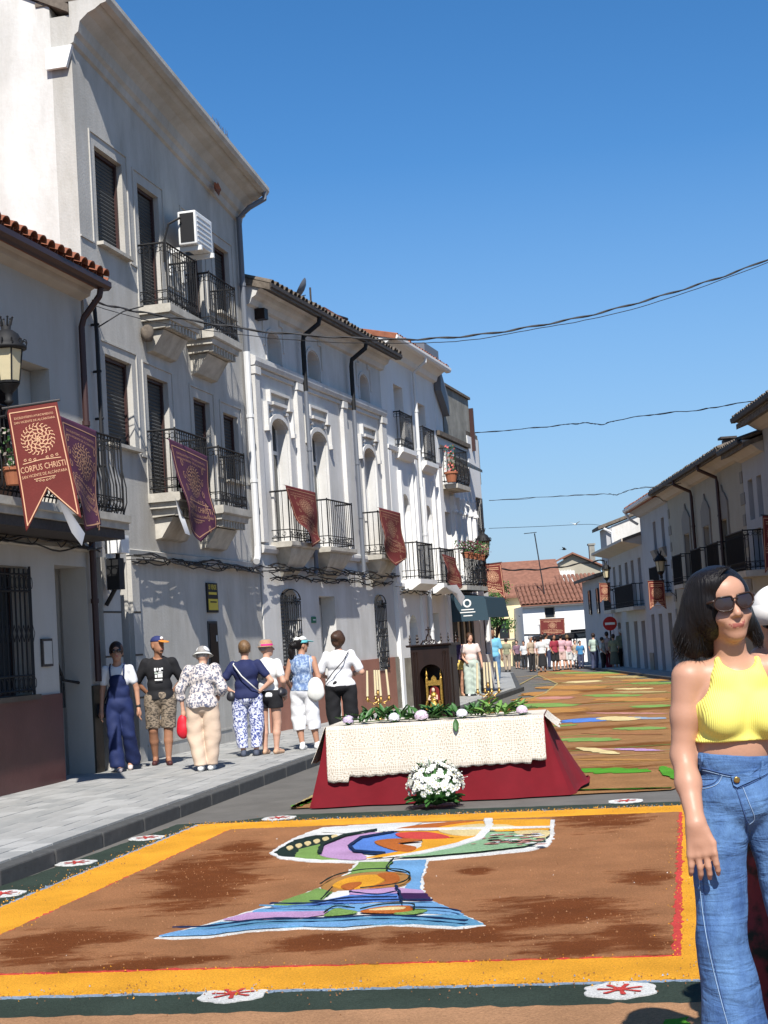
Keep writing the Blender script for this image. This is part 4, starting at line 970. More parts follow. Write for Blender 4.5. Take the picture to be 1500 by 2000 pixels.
def rag(pts, amp=.01, step=.05, seed=1, smooth=False):
    rnd = random.Random(seed); out = []; n = len(pts)
    for i in range(n):
        a, c = pts[i], pts[(i+1) % n]; L = math.hypot(c[0]-a[0], c[1]-a[1]); k = max(1, int(L/step))
        for j in range(k):
            t = j/k; out.append((a[0]+(c[0]-a[0])*t+rnd.gauss(0, amp) * (0 if j == 0 else 1), a[1]+(c[1]-a[1])*t+rnd.gauss(0, amp)*(0 if j == 0 else 1)))
    return out
def spl(pts, n=5, closed=True):     # Catmull-Rom through the points
    out = []; N = len(pts)
    for i in range(N if closed else N-1):
        p = [pts[(i+k-1) % N] if closed else pts[max(0, min(N-1, i+k-1))] for k in range(4)]
        for j in range(n):
            t = j/n; f = lambda q: .5*(2*p[1][q]+(-p[0][q]+p[2][q])*t+(2*p[0][q]-5*p[1][q]+4*p[2][q]-p[3][q])*t*t+(-p[0][q]+3*p[1][q]-3*p[2][q]+p[3][q])*t**3)
            out.append((f(0), f(1)))
    if not closed: out.append(pts[-1])
    return out
def flat(name, mt, pts, lay, parent, th=.004, holes=(), **kw):
    z = .004*lay; b = MB(); fl, tr = b.poly(ccw(pts), [ccw(h)[::-1] for h in holes]); zz = lambda x, y: gz(y)+z
    b.add([(x, y, zz(x, y)) for x, y in fl], [tuple(q) for q in tr])
    for ring in [ccw(pts)]+[ccw(h)[::-1] for h in holes]:
        n = len(ring); b.add([(x, y, zz(x, y)) for x, y in ring]+[(x, y, zz(x, y)-.006) for x, y in ring], [(i, n+i, n+(i+1) % n, (i+1) % n) for i in range(n)])
    return b.build(name, mt, parent, **kw)
CP = empty('sawdust_carpet', (0, 0, 0), 0, 'large square carpet of coloured sawdust showing a chalice, orange border, nearest the camera', 'street carpet')
# corners, measured on the ground
iTL, iTR, iBR = gp(452, 1624), gp(1326, 1590), gp(1312, 1872)
def lineX(p, q, r, s):
    x1, y1, x2, y2, x3, y3, x4, y4 = *p, *q, *r, *s; d = (x1-x2)*(y3-y4)-(y1-y2)*(x3-x4)
    a = x1*y2-y1*x2; b = x3*y4-y3*x4; return ((a*(x3-x4)-(x1-x2)*b)/d, (a*(y3-y4)-(y1-y2)*b)/d)
iBL = lineX(gp(0, 1833), iTL, gp(0, 1908), iBR)
oTL = gp(392, 1612); oTR0 = gp(1320, 1576); oB0, oB1 = gp(0, 1950), gp(1388, 1915); oL0 = gp(0, 1776)
oBL = lineX(oL0, oTL, oB0, oB1)
oTR = lineX(oTL, oTR0, oB1, (oB1[0]+(iTR[0]-iBR[0]), oB1[1]+(iTR[1]-iBR[1]))); oBR = oB1
def off(q, d):    # grow a quad
    cx = sum(p[0] for p in q)/4; cy = sum(p[1] for p in q)/4
    return [(p[0]+(1 if p[0] > cx else -1)*d, p[1]+(1 if p[1] > cy else -1)*d) for p in q]
outer = [oBL, oBR, oTR, oTL]; inner = [iBL, iBR, iTR, iTL]
# green band: kerb side on the left, 0.43 m in front
gB0, gB1 = gp(0, 1991), gp(1380, 1958); gT0, gT1 = gp(560, 1592), gp(1335, 1566)
kz = lambda y: kerbx(y)+.02
gBL = (kz(oBL[1]-.3), lineX(gB0, gB1, (-5, 5), (-5, 9))[1]); 
gl = [(gB1[0]+.55, gB1[1]-.03), (oTR[0]+.55, gT1[1]), gT1, gT0, gp(460, 1604), (kz(gp(345, 1611)[1]), gp(345, 1611)[1])]
yy = gl[-1][1]; 
while yy > 6.4: gl.append((kz(yy), yy)); yy -= .5
gl.append((kz(6.3), gB0[1]-.25))
flat('green_border', 'saw_dgreen', rag(gl, .006, .08, 2), 1, CP)
flat('blue_outline', 'saw_ltblue', rag(off(outer, .035), .008, .04, 3), 2, CP)
flat('orange_border', 'saw_orange', rag(outer, .006, .04, 4), 3, CP)
flat('red_outline', 'saw_red', rag(off(inner, .018)[:1]+[(inner[1][0]+.045, inner[1][1]-.01), (inner[2][0]+.03, inner[2][1]+.01)]+off(inner, .018)[3:], .006, .04, 5), 4, CP)
E_ = []
for (x, y, w_, h_) in ((390, 1735, 190, 62), (100, 1865, 240, 40), (620, 1850, 180, 22), (900, 1835, 260, 30), (1180, 1605, 160, 22), (1080, 1790, 260, 32), (470, 1660, 80, 14), (1240, 1840, 150, 40), (1250, 1720, 120, 16), (930, 1708, 60, 8), (1130, 1860, 200, 26), (250, 1895, 300, 12)):
    a = gp(x, y); l, r2 = gp(x-w_/2, y), gp(x+w_/2, y); t, bb = gp(x, y-h_), gp(x, y+h_*.8); E_.append((a[0], (t[1]+bb[1])/2, abs(r2[0]-l[0])*.66, abs(t[1]-bb[1])*.62))
patchy('saw_field', SAW['brown'], (.50, .34, .24), E_)
flat('brown_field', 'saw_field', rag(inner, .008, .04, 6), 5, CP)
# raked ripples of sawdust heaped on the field: low relief
def cc(pts): return [gp(300+x*.5467, 1560+y*.5467) for x, y in pts]
def cart(name, mt, pts, lay, sm=True, amp=.006, seed=1): return flat(name, 'saw_'+mt, rag(spl(cc(pts), 4) if sm else cc(pts), amp, .05, seed), lay, CP)
CUP = [(413, 205), (455, 178), (500, 152), (560, 128), (610, 112), (720, 106), (900, 98), (1180, 91), (1435, 86), (1425, 165), (1410, 182), (1330, 200), (1150, 218), (975, 234), (860, 240), (720, 242), (560, 238), (450, 226)]
BASE = [(728, 236), (690, 280), (600, 328), (500, 366), (390, 402), (240, 448), (90, 488), (2, 514), (90, 517), (200, 512), (330, 492), (520, 480), (680, 484), (830, 468), (930, 472), (1080, 480), (1188, 468), (1120, 434), (1000, 380), (968, 350), (964, 300), (984, 230)]
flat('chalice_outline', 'saw_white', rag(cc(BASE), .006, .04, 8), 6, CP); flat('chalice_outline', 'saw_white', rag(cc(CUP), .006, .04, 9), 6.4, CP)
CUPi = [(430, 205), (470, 182), (515, 158), (580, 138), (640, 134), (800, 124), (1000, 112), (1170, 98), (1420, 94), (1405, 168), (1325, 191), (1150, 210), (970, 226), (840, 232), (700, 234), (560, 230), (460, 219)]
cart('chalice_cup', 'dk', [(430, 205), (500, 160), (580, 142), (650, 140), (640, 165), (560, 190), (520, 222), (460, 218)], 7, False, .006, 10)
cart('chalice_cup', 'green', [(505, 222), (520, 195), (580, 180), (660, 160), (700, 140), (820, 132), (760, 190), (720, 232), (600, 231)], 8, False, .006, 11)
for k in range(6): cart('gold_scallop', 'pale', [(475+k*32, 188-k*8), (492+k*32, 182-k*8), (500+k*32, 190-k*8), (485+k*32, 198-k*8)], 8.4, True, .002, 12+k)
cart('white_panel', 'white', [(600, 132), (700, 110), (900, 100), (960, 100), (900, 118), (840, 130), (700, 138)], 9, False, .006, 20)
cart('lilac_swirl', 'lilac', [(590, 212), (610, 180), (680, 152), (780, 136), (860, 140), (820, 160), (740, 200), (760, 232), (640, 229)], 9, True, .005, 21)
cart('blue_swirl', 'blue', [(698, 190), (740, 160), (840, 140), (900, 140), (960, 150), (900, 160), (880, 180), (900, 212), (800, 215), (720, 208)], 10, True, .005, 22)
cart('orange_panel', 'orange', [(830, 132), (1000, 108), (1180, 98), (1195, 120), (1160, 165), (1040, 200), (900, 222), (760, 232), (860, 212), (940, 200), (960, 190), (960, 165), (1100, 160), (980, 150)], 11, False, .005, 23)
cart('rust_band', 'rust', [(860, 130), (960, 112), (1080, 102), (1150, 100), (1060, 112), (960, 132)], 12, True, .004, 24)
cart('red_stroke', 'red', [(870, 144), (980, 140), (1060, 160), (950, 165), (890, 160)], 12, True, .004, 25)
cart('rust_swirl', 'rust', [(790, 175), (860, 164), (960, 168), (870, 180), (940, 195), (910, 212), (840, 200)], 12, True, .004, 26)
cart('pale_panel', 'pale', [(1020, 136), (1080, 120), (1190, 112), (1160, 150), (1080, 152)], 12.4, True, .004, 27)
cart('orange_panel', 'orange', [(1215, 95), (1420, 94), (1412, 132), (1225, 136), (1205, 128)], 12, False, .005, 28)
cart('pale_panel', 'pale', [(1185, 118), (1260, 115), (1300, 126), (1240, 134), (1180, 132)], 13, True, .004, 29)
cart('mint_panel', 'mint', [(1150, 170), (1200, 140), (1405, 140), (1402, 168), (1325, 190), (1150, 210), (970, 226), (880, 230), (1000, 210)], 12, False, .005, 30)
cart('peach_panel', 'pale', [(1290, 140), (1410, 136), (1402, 160), (1340, 160)], 12.6, True, .004, 34)
rnd = random.Random(5)
fl = MB()
for k in range(60):
    x, y = rnd.uniform(1130, 1390), rnd.uniform(148, 190)
    if x+y*2 < 1500: continue
    c = cc([(x, y)])[0]; r_ = rnd.uniform(.015, .04); n = 6
    fl.mi = 0 if rnd.random() < .5 else (1 if rnd.random() < .5 else 2)
    fl.add([(c[0]+r_*1.5*math.cos(a), c[1]+r_*math.sin(a), gz(c[1])+.0535) for a in [q*1.047 for q in range(6)]], [tuple(range(6))])
fl.build('flower_specks', ['saw_pinkish', 'saw_dk', 'saw_white'], CP, kind='stuff')
cart('white_arc', 'white', [(1182, 92), (1212, 92), (1215, 118), (1180, 165), (1090, 195), (960, 222), (820, 236), (960, 212), (1080, 184), (1150, 160), (1188, 120)], 13.6, False, .004, 31)
cart('cross_line', 'white', [(820, 132), (1000, 128), (1420, 122), (1420, 127), (1000, 135), (820, 138)], 13.9, False, .003, 32)
cart('dark_outline', 'dk', [(585, 215), (600, 180), (680, 148), (800, 128), (800, 132), (690, 153), (612, 185), (600, 218)], 13, False, .003, 33)
cart('dark_outline', 'navy', [(694, 190), (740, 156), (860, 136), (862, 141), (748, 161), (706, 190), (722, 206), (830, 214), (830, 219), (715, 212)], 13, False, .003, 35)
# stem and base
cart('stem_green', 'green', [(735, 240), (860, 238), (830, 275), (760, 282), (650, 300), (700, 282)], 7, False, .005, 40)
cart('stem_blue', 'sky', [(862, 236), (975, 232), (955, 300), (958, 345), (900, 350), (905, 290), (830, 278)], 7.4, False, .005, 41)
cart('spiral', 'ochre', [(598, 330), (650, 300), (760, 280), (860, 278), (915, 290), (915, 315), (860, 335), (760, 345), (640, 348)], 8, True, .005, 42)
cart('spiral', 'orange', [(640, 330), (700, 300), (790, 290), (830, 305), (790, 328), (700, 342)], 9, True, .004, 43)
cart('spiral', 'rust', [(800, 290), (860, 284), (880, 310), (830, 330), (770, 338), (830, 315)], 9.4, True, .004, 44); cart('spiral', 'rust', [(670, 335), (700, 322), (745, 320), (720, 340), (690, 345)], 10, True, .003, 45)
cart('base_green', 'green', [(430, 396), (500, 368), (590, 336), (640, 350), (600, 385), (480, 400)], 7.8, False, .005, 46)
cart('base_white', 'white', [(600, 384), (660, 348), (710, 346), (690, 380), (620, 392)], 8.2, False, .005, 47)
cart('base_lilac', 'lilac', [(700, 345), (860, 335), (960, 345), (975, 360), (880, 358), (700, 362)], 8.2, False, .004, 48)
cart('base_purple', 'purple', [(870, 358), (975, 358), (998, 384), (880, 380)], 9, False, .004, 49)
cart('base_blue', 'blue', [(700, 364), (870, 358), (885, 382), (690, 392), (560, 402), (430, 405), (540, 398)], 8.6, False, .004, 50)
cart('base_sky', 'sky', [(380, 412), (560, 404), (880, 388), (1000, 386), (1110, 432), (900, 425), (700, 418), (420, 425), (330, 432)], 8, False, .005, 51)
cart('base_lilac', 'lilac', [(250, 452), (340, 428), (620, 422), (640, 430), (520, 446), (300, 454)], 9, False, .004, 52)
cart('base_ocean', 'ocean', [(100, 492), (240, 458), (520, 450), (700, 440), (1100, 434), (1180, 466), (1080, 474), (930, 464), (680, 470), (400, 480), (200, 500)], 7.6, False, .005, 53)
cart('base_sky', 'sky', [(20, 512), (90, 494), (250, 486), (500, 466), (760, 458), (900, 460), (820, 466), (680, 478), (520, 474), (330, 488), (200, 506)], 9, False, .005, 54)
cart('leaf_shape', 'green', [(610, 440), (650, 416), (690, 420), (730, 428), (680, 436)], 10, True, .003, 55); cart('leaf_shape', 'green', [(860, 434), (930, 418), (980, 422), (930, 434)], 10, True, .003, 56)
cart('fish_shape', 'rust', [(740, 426), (820, 410), (920, 408), (925, 424), (860, 432), (780, 430)], 10.4, True, .003, 57); cart('fish_shape', 'pale', [(770, 424), (840, 414), (900, 414), (880, 422)], 11, True, .003, 58)
def stroke(pts, w_, mt, lay, seed):
    P = spl(cc(pts), 6, False); L = []; Rr = []
    for i, p in enumerate(P):
        a = P[max(0, i-1)]; c = P[min(len(P)-1, i+1)]; dx, dy = c[0]-a[0], c[1]-a[1]; l = math.hypot(dx, dy) or 1; ww = w_*.62*(.6+.4*math.sin(i*1.7+seed)); L.append((p[0]-dy/l*ww, p[1]+dx/l*ww)); Rr.append((p[0]+dy/l*ww, p[1]-dx/l*ww))
    flat('dark_outline', 'saw_'+mt, L+Rr[::-1], lay, CP)
for pts, w_, mt in (([(70, 492), (200, 488), (400, 462), (600, 460), (800, 450), (960, 456), (1120, 470)], .03, 'navy'), ([(420, 404), (560, 404), (700, 384), (870, 382)], .03, 'navy'), ([(560, 396), (700, 396), (860, 392), (1000, 392)], .02, 'navy'), ([(866, 338), (880, 365), (890, 405)], .02, 'navy'), ([(920, 420), (1040, 424), (1100, 436)], .015, 'navy'),
    ([(610, 440), (650, 416), (720, 422)], .012, 'dk'), ([(740, 426), (820, 409), (925, 407), (930, 426)], .012, 'dk'), ([(860, 238), (835, 276), (905, 292)], .014, 'dk'), ([(598, 332), (655, 300), (760, 279), (880, 280), (918, 300), (880, 330), (740, 348)], .012, 'dk'), ([(700, 362), (800, 372), (870, 360)], .012, 'navy'), ([(640, 345), (600, 390)], .01, 'dk'), ([(380, 412), (560, 418), (700, 410)], .02, 'ocean')):
    stroke(pts, w_, mt, 14, len(pts)+w_*100)
# white daisies strewn on the green border
def daisy(px_, py_, r_=.17, first=[None]):
    c = gp(px_, py_); b = MB(); n = 44
    P = []
    for i in range(n):
        a = 2*math.pi*i/n; rr = r_*(.86+.12*abs(math.sin(a*3+.4))+random.uniform(-.03, .03)); P.append((c[0]+rr*math.cos(a), c[1]+rr*math.sin(a)))
    d = flat('daisy', 'saw_white', P, 2.2, CP)
    for k in range(7):
        a = k*.9+.2; q = [(c[0]+(.03+.075*t)*math.cos(a+w_), c[1]+(.03+.075*t)*math.sin(a+w_)) for t, w_ in ((0, -.25), (.9, -.12), (1, 0), (.9, .14), (0, .3))]
        z = gz(c[1])+.0128; b.add([(x, y, z) for x, y in q], [tuple(range(5))])
    b.add([(c[0]+.035*math.cos(a), c[1]+.035*math.sin(a), gz(c[1])+.0135) for a in [j*.785 for j in range(8)]], [tuple(range(8))])
    b.build('daisy_centre', 'saw_red', d)
for p in ((455, 1945), (1212, 1937), (5, 1748), (149, 1687), (287, 1638), (545, 1599), (1222, 1566)): daisy(*p)
# loose grains and small clumps scattered over the carpet and past its edges
def grains(name, mt, n, fx, s0, s1, parent, seed):
    rr = random.Random(seed); b = MB()
    for k in range(n):
        x, y = fx(rr); s = rr.uniform(s0, s1); z = gz(y)+rr.uniform(.012, .024); a = rr.uniform(0, 6.28); P = [(x+s*math.cos(a+q*2.094)*rr.uniform(.6, 1.3), y+s*math.sin(a+q*2.094)*rr.uniform(.6, 1.3), z-.004) for q in range(3)]; b.add(P+[(x, y, z+s*.7)], [(0, 1, 3), (1, 2, 3), (2, 0, 3)])
    b.build(name, mt, parent, kind='stuff')
def inq(rr): u, v = rr.random(), rr.random(); a = [iBL[i]*(1-u)+iBR[i]*u for i in (0, 1)]; c = [iTL[i]*(1-u)+iTR[i]*u for i in (0, 1)]; return a[0]*(1-v)+c[0]*v, a[1]*(1-v)+c[1]*v
def edg(q, w_): 
    def f(rr): i = rr.randrange(4); a, c = q[i], q[(i+1) % 4]; t = rr.random(); return a[0]+(c[0]-a[0])*t+rr.gauss(0, w_), a[1]+(c[1]-a[1])*t+rr.gauss(0, w_)
    return f
grains('sawdust_clumps', 'saw_brown', 5000, inq, .003, .009, CP, 1); grains('sawdust_clumps', 'saw_tan', 1500, inq, .003, .007, CP, 2); grains('stray_grains', 'saw_white', 45, inq, .003, .006, CP, 3)
grains('stray_grains', 'saw_orange', 1500, edg(outer, .05), .003, .008, CP, 4); grains('stray_grains', 'saw_orange', 700, edg(inner, .05), .003, .007, CP, 5); grains('stray_grains', 'saw_brown', 900, edg(outer, .14), .003, .006, CP, 6); grains('stray_grains', 'saw_ltblue', 500, edg(outer, .05), .003, .007, CP, 7)
# bare sawdust in front of the carpet
fr = [gp(-60, 1998), gp(1420, 1960)]; fd = empty('loose_sawdust', (0, 0, 0)); props(fd, kind='structure')
flat('sawdust', 'saw_tan', rag([(-2.6, 1.0), (2.6, 1.0), (2.6, gB1[1]-.02), (gB1[0], gB1[1]-.01), (gB0[0], gB0[1]), (-2.6, gB0[1]+.05)], .012, .05, 60), 1.6, fd)
flat('sawdust', 'saw_vgreen', rag([gp(1300, 1996), gp(1345, 1990), gp(1350, 2060), gp(1290, 2060)], .012, .04, 61), 2.6, fd)
# second carpet: stripes running into the distance
C2 = empty('striped_carpet', (0, 0, 0), 0, 'long brown sawdust carpet with green, blue and pale streaks running away down the street', 'street carpet')
A = [gp(572, 1580), gp(1000, 1550), gp(1312, 1543)]
left = [gp(1050, 1319), gp(1089, 1336), gp(1064, 1355), gp(997, 1379), gp(860, 1445), gp(700, 1520)]
main = left[::-1]; 
RXm = lambda y: 3.7+max(0, (y-16))*.2
pts = [gp(572, 1580), gp(1312, 1543)]+[(RXm(y), y) for y in (18, 20)]+[(5.5, 24), (6.6, 30), (7.5, 38), (7.9, 48), (8.0, 60), (8.0, 71), gp(1052, 1311)]+left
# split at slope break so that it follows the road
def flat2(name, mt, pts, lay, parent, **kw):
    z = .004*lay; b = MB(); fl_, tr = b.poly(ccw(pts)); b.add([(x, y, gz(y)+z) for x, y in fl_], [tuple(q) for q in tr])
    me = b.build(name, mt, parent, **kw)
    bm = bmesh.new(); bm.from_mesh(me.data)
    for yc in (20,): bmesh.ops.bisect_plane(bm, geom=bm.verts[:]+bm.edges[:]+bm.faces[:], plane_co=(0, yc, 0), plane_no=(0, 1, 0))
    for v in bm.verts: v.co.z = gz(v.co.y)+z
    bm.to_mesh(me.data); bm.free(); return me
E2_ = [(1.5, 17.5, 2, .35), (3, 20.5, 2, .5), (2, 25, 3, .6), (5, 30, 3, .8), (3, 34, 3, .7), (1, 19, 1, .3), (5, 42, 3, 1), (4, 51, 3, 1.2)]
patchy('saw_field_far', (.32, .165, .07), (.58, .45, .33), E2_)
flat2('brown_field', 'saw_field_far', rag(pts, .012, .15, 70), 1.5, C2)
rnd = random.Random(77)
def streak(c, L, wd, mt, lay, ang_=0.0, seed=0):
    rr = random.Random(seed); n = 14; T, B = [], []
    for i in range(n+1):
        t = i/n; x = (t-.5)*L; e = (math.sin(math.pi*t)**.45)*wd/2; T.append((x, e*(.7+rr.random()*.6))); B.append((x, -e*(.7+rr.random()*.6)))
    ca_, sa_ = math.cos(ang_), math.sin(ang_)
    P = [(c[0]+x*ca_-y*sa_, c[1]+x*sa_+y*ca_) for x, y in B+T[::-1]]
    flat2('streak', 'saw_'+mt, rag(P, .008, .09, seed), lay, C2)
def pst(x0, x1, y, h, mt, lay=3, tilt=0, seed=0):
    a, c = gp(x0, y+tilt/2), gp(x1, y-tilt/2); t, b_ = gp((x0+x1)/2, y-h/2), gp((x0+x1)/2, y+h/2)
    streak(((a[0]+c[0])/2, (t[1]+b_[1])/2), math.hypot(a[0]-c[0], a[1]-c[1])*.95, abs(t[1]-b_[1])*.62, {'orange': 'ochre', 'white': 'pale', 'rust': 'ochre'}.get(mt, mt), lay, math.atan2(c[1]-a[1], c[0]-a[0]), seed)
for i, q in enumerate(((1110, 1277, 1507, 14, 'vgreen', 3, -4), (1090, 1210, 1446, 9, 'green', 3, -3), (1200, 1300, 1424, 7, 'green', 3, -2), (1118, 1200, 1407, 12, 'blue', 3, -3), (1180, 1305, 1404, 5, 'ltblue', 3.4, -2), (1185, 1230, 1405, 6, 'white', 4, -8), (1120, 1305, 1465, 4, 'pinkish', 3, -6), (1125, 1210, 1468, 5, 'pale', 4, -14), (1200, 1290, 1466, 5, 'lilac', 3.6, -4), (1035, 1120, 1389, 10, 'ochre', 3, -6), (1080, 1120, 1388, 5, 'orange', 3.4, -3), (1020, 1115, 1378, 7, 'green', 3, -5), (1240, 1305, 1380, 6, 'green', 3, -2), (1030, 1080, 1366, 6, 'rust', 3, -6), (1160, 1305, 1367, 6, 'orange', 3, -4), (1060, 1110, 1364, 4, 'pinkish', 3.5, -4), (1140, 1250, 1359, 4, 'green', 3, -2), (1040, 1115, 1355, 6, 'ochre', 3, -6), (1200, 1300, 1352, 4, 'straw', 3, -1), (1060, 1180, 1343, 5, 'orange', 3, -4), (1205, 1270, 1346, 3, 'white', 3, -1), (1120, 1155, 1332, 3, 'white', 3, -2), (1220, 1310, 1329, 4, 'orange', 3, -1), (1080, 1170, 1325, 4, 'ochre', 3, -1), (1180, 1300, 1322, 3, 'straw', 3, -1), (1085, 1120, 1418, 4, 'green', 3, -1), (1230, 1310, 1335, 3, 'green', 3, -1), (1100, 1230, 1318, 3, 'rust', 3, 0), (1060, 1310, 1314, 2, 'green', 3, 0), (1130, 1300, 1434, 4, 'brown', 3, -3), (1100, 1300, 1485, 5, 'ochre', 2.6, -2), (1140, 1310, 1394, 3, 'pinkish', 3, -2))):
    pst(*q[:6], tilt=q[6], seed=i+1)
for i in range(75):
    y = 17+47*rnd.random()**1.3; xl = lerpf([(p[0], p[1]) for p in left+[gp(572, 1580)]])(y) if y < 40 else 4.0
    xr = 7.8 if y > 36 else 3.8+(y-16)*.2
    Ls = rnd.uniform(.5, 2.4)*(1+y/60); x = rnd.uniform(xl+Ls/2+.15, max(xl+Ls/2+.3, xr-.6)); streak((x, y), Ls, rnd.uniform(.03, .09)*(y/18), rnd.choice(['tan', 'tan', 'ochre', 'straw', 'brown', 'tan', 'ochre', 'pinkish', 'green', 'brown']), 2+rnd.random()*.8, rnd.uniform(-.06, .06), 200+i)
# green fringe along the near and left edges
def fringe(P, wd, mt, lay, seed):
    rr = random.Random(seed); L, Rr = [], []
    P = rag(P+[P[-1]], .004, .06, seed)[:-1]
    for i, p in enumerate(P):
        a = P[max(0, i-1)]; c = P[min(len(P)-1, i+1)]; dx, dy = c[0]-a[0], c[1]-a[1]; l = math.hypot(dx, dy) or 1; ww = wd*(.5+.6*rr.random()); L.append((p[0]-dy/l*ww, p[1]+dx/l*ww)); Rr.append((p[0]+dy/l*ww, p[1]-dx/l*ww))
    for i in range(len(P)-1):
        pass
    b = MB(); n = len(P); b.add([(x, y, gz(y)+.004*lay) for x, y in L+Rr], [(i, n+i, n+i+1, i+1) for i in range(n-1)]); b.build('edge_line', 'saw_'+mt, C2)
fringe([gp(575, 1578), gp(620, 1560)], .06, 'vgreen', 4, 1); fringe([gp(1060, 1547), gp(1200, 1544), gp(1312, 1541)], .05, 'vgreen', 4, 2); streak(((gp(1306, 1541)[0]+gp(1304, 1488)[0])/2+.02, (gp(1306, 1541)[1]+gp(1304, 1488)[1])/2), 1.6, .16, 'vgreen', 4.6, 1.5, 3)
fringe([p for p in left]+[gp(572, 1580)], .035, 'straw', 4, 4)
# thin strip of bare road paint between the carpets
# ------------------------------------------------------------------ altar table
aFL, aFR = G(655, 1578), G(1050, 1560)
acx = (aFL.x+aFR.x)/2; arz = math.atan2(aFR.y-aFL.y, aFR.x-aFL.x); AW = 2.12; AD = .95; AH = .77
ac_ = Vector((acx-math.sin(arz)*AD/2+.02, (aFL.y+aFR.y)/2+math.cos(arz)*AD/2+.12))
arz = arz*.75
AL = empty('altar_table', (ac_.x, ac_.y, 0), arz, 'long street altar table under a crimson floor length cloth', 'altar')
b = MB(); b.box((-AW/2, -AD/2, AH-.04), (AW/2, AD/2, AH)); b.build('tabletop', 'wood_dark', AL)
for sx in (-1, 1):
    for sy in (-1, 1): MB().box((sx*(AW/2-.08)-.03, sy*(AD/2-.08)-.03, 0), (sx*(AW/2-.08)+.03, sy*(AD/2-.08)+.03, AH-.04)).build('leg', 'wood_dark', AL)
def rrect(t, hw, hd, cr=.06):      # perimeter walk, t in 0..1, starting at front left going right; returns point and outward normal
    P = 4*(hw+hd); s = t*P
    if s < 2*hw: return (-hw+s, -hd), (0, -1), min(s, 2*hw-s)
    s -= 2*hw
    if s < 2*hd: return (hw, -hd+s), (1, 0), min(s, 2*hd-s)
    s -= 2*hd
    if s < 2*hw: return (hw-s, hd), (0, 1), min(s, 2*hw-s)
    s -= 2*hw; return (-hw, hd-s), (-1, 0), min(s, 2*hd-s)
def skirt(u, v):
    (x, y), (nx_, ny_), e = rrect(u % 1.0, AW/2+.012, AD/2+.012); h = 1-v
    cornr = math.exp(-(e/.22)**2)
    s = u*4*(AW/2+AD/2)*2
    f = (.020+.014*math.sin(s*2.3))*math.sin(s*4.6+1.5*math.sin(s*1.3))*v+.012*v*math.sin(s*13)*cornr
    dx = (1 if x > 0 else -1); dy = (1 if y > 0 else -1)
    fl_ = v**1.2; k = .10 if x < 0 else .16
    side = .22 if nx_ > 0 else (.14 if nx_ < 0 else .035)
    ox = nx_*(f+side*fl_)+cornr*fl_*dx*(.20 if x < 0 else .07)*(0 if nx_ else 1); oy = ny_*(f+.04*fl_)+cornr*fl_*dy*(.02 if y < 0 else .30)*(0 if ny_ else 1)
    if nx_ > 0: ox += .20*fl_*max(0, (y+AD/2)/AD)
    # wind lifts the right hand back corner
    lift = (.10*fl_*max(0, min(1, (y+AD/2)/AD)) if nx_ > 0 else 0)
    return (x+ox, y+oy, max(.006, AH*h*.995+.004+lift*(v > .99)*.6))
b = MB(); b.grid(skirt, 420, 22); cl = b.build('red_cloth', 'red_cloth', AL, smooth=True)
b = MB(); b.box((-AW/2-.012, -AD/2-.012, AH+.001), (AW/2+.012, AD/2+.012, AH+.006)); b.build('red_cloth_top', 'red_cloth', AL)
# lace tablecloth
m = mat('lace', (.72, .66, .53), .85); nt = m.node_tree; L = nt.links; bs = nt.nodes['Principled BSDF']
uv = _n(nt, 'ShaderNodeUVMap'); sp = _n(nt, 'ShaderNodeSeparateXYZ'); L.new(uv.outputs[0], sp.inputs[0])
def mth(op, a, c=None, nt=nt, L=L):
    n = _n(nt, 'ShaderNodeMath', operation=op)
    for i, v in enumerate((a, c)):
        if v is None: continue
        if isinstance(v, (int, float)): n.inputs[i].default_value = v
        else: L.new(v, n.inputs[i])
    return n.outputs[0]
per = .19
fx = mth('SUBTRACT', mth('FRACT', mth('DIVIDE', sp.outputs[0], per)), .5); fy = mth('SUBTRACT', mth('FRACT', mth('DIVIDE', sp.outputs[1], per)), .5)
r_ = mth('SQRT', mth('ADD', mth('MULTIPLY', fx, fx), mth('MULTIPLY', fy, fy))); th_ = mth('ARCTAN2', fy, fx)
pet = mth('MULTIPLY', mth('SINE', mth('MULTIPLY', th_, 6)), .07); ring = mth('SINE', mth('MULTIPLY', mth('ADD', r_, pet), 34)); ry = mth('SINE', mth('MULTIPLY', th_, 12))
outr = mth('GREATER_THAN', r_, .43); lat = mth('MULTIPLY', mth('SINE', mth('MULTIPLY', mth('ADD', fx, fy), 30)), mth('SINE', mth('MULTIPLY', mth('SUBTRACT', fx, fy), 30)))
pa = mth('ADD', mth('MULTIPLY', mth('ADD', mth('MULTIPLY', ring, .8), mth('MULTIPLY', ry, .5)), mth('SUBTRACT', 1, outr)), mth('MULTIPLY', lat, mth('MULTIPLY', outr, 1.3)))
cr = _n(nt, 'ShaderNodeValToRGB'); L.new(mth('ADD', mth('MULTIPLY', pa, .4), .5), cr.inputs[0]); cr.color_ramp.elements[0].position = .15; cr.color_ramp.elements[1].position = .42
cr.color_ramp.elements[0].color = (.36, .30, .22, 1); cr.color_ramp.elements[1].color = (.56, .51, .43, 1); L.new(cr.outputs[0], bs.inputs['Base Color'])
bp = _n(nt, 'ShaderNodeBump'); bp.inputs['Strength'].default_value = .25; bp.inputs['Distance'].default_value = .004; L.new(pa, bp.inputs['Height']); L.new(bp.outputs[0], bs.inputs['Normal'])
me_v, me_f, me_uv = [], [], []
NU, NT = 200, 34
hang = .46
LW, LD = AW+.02, AD+.02
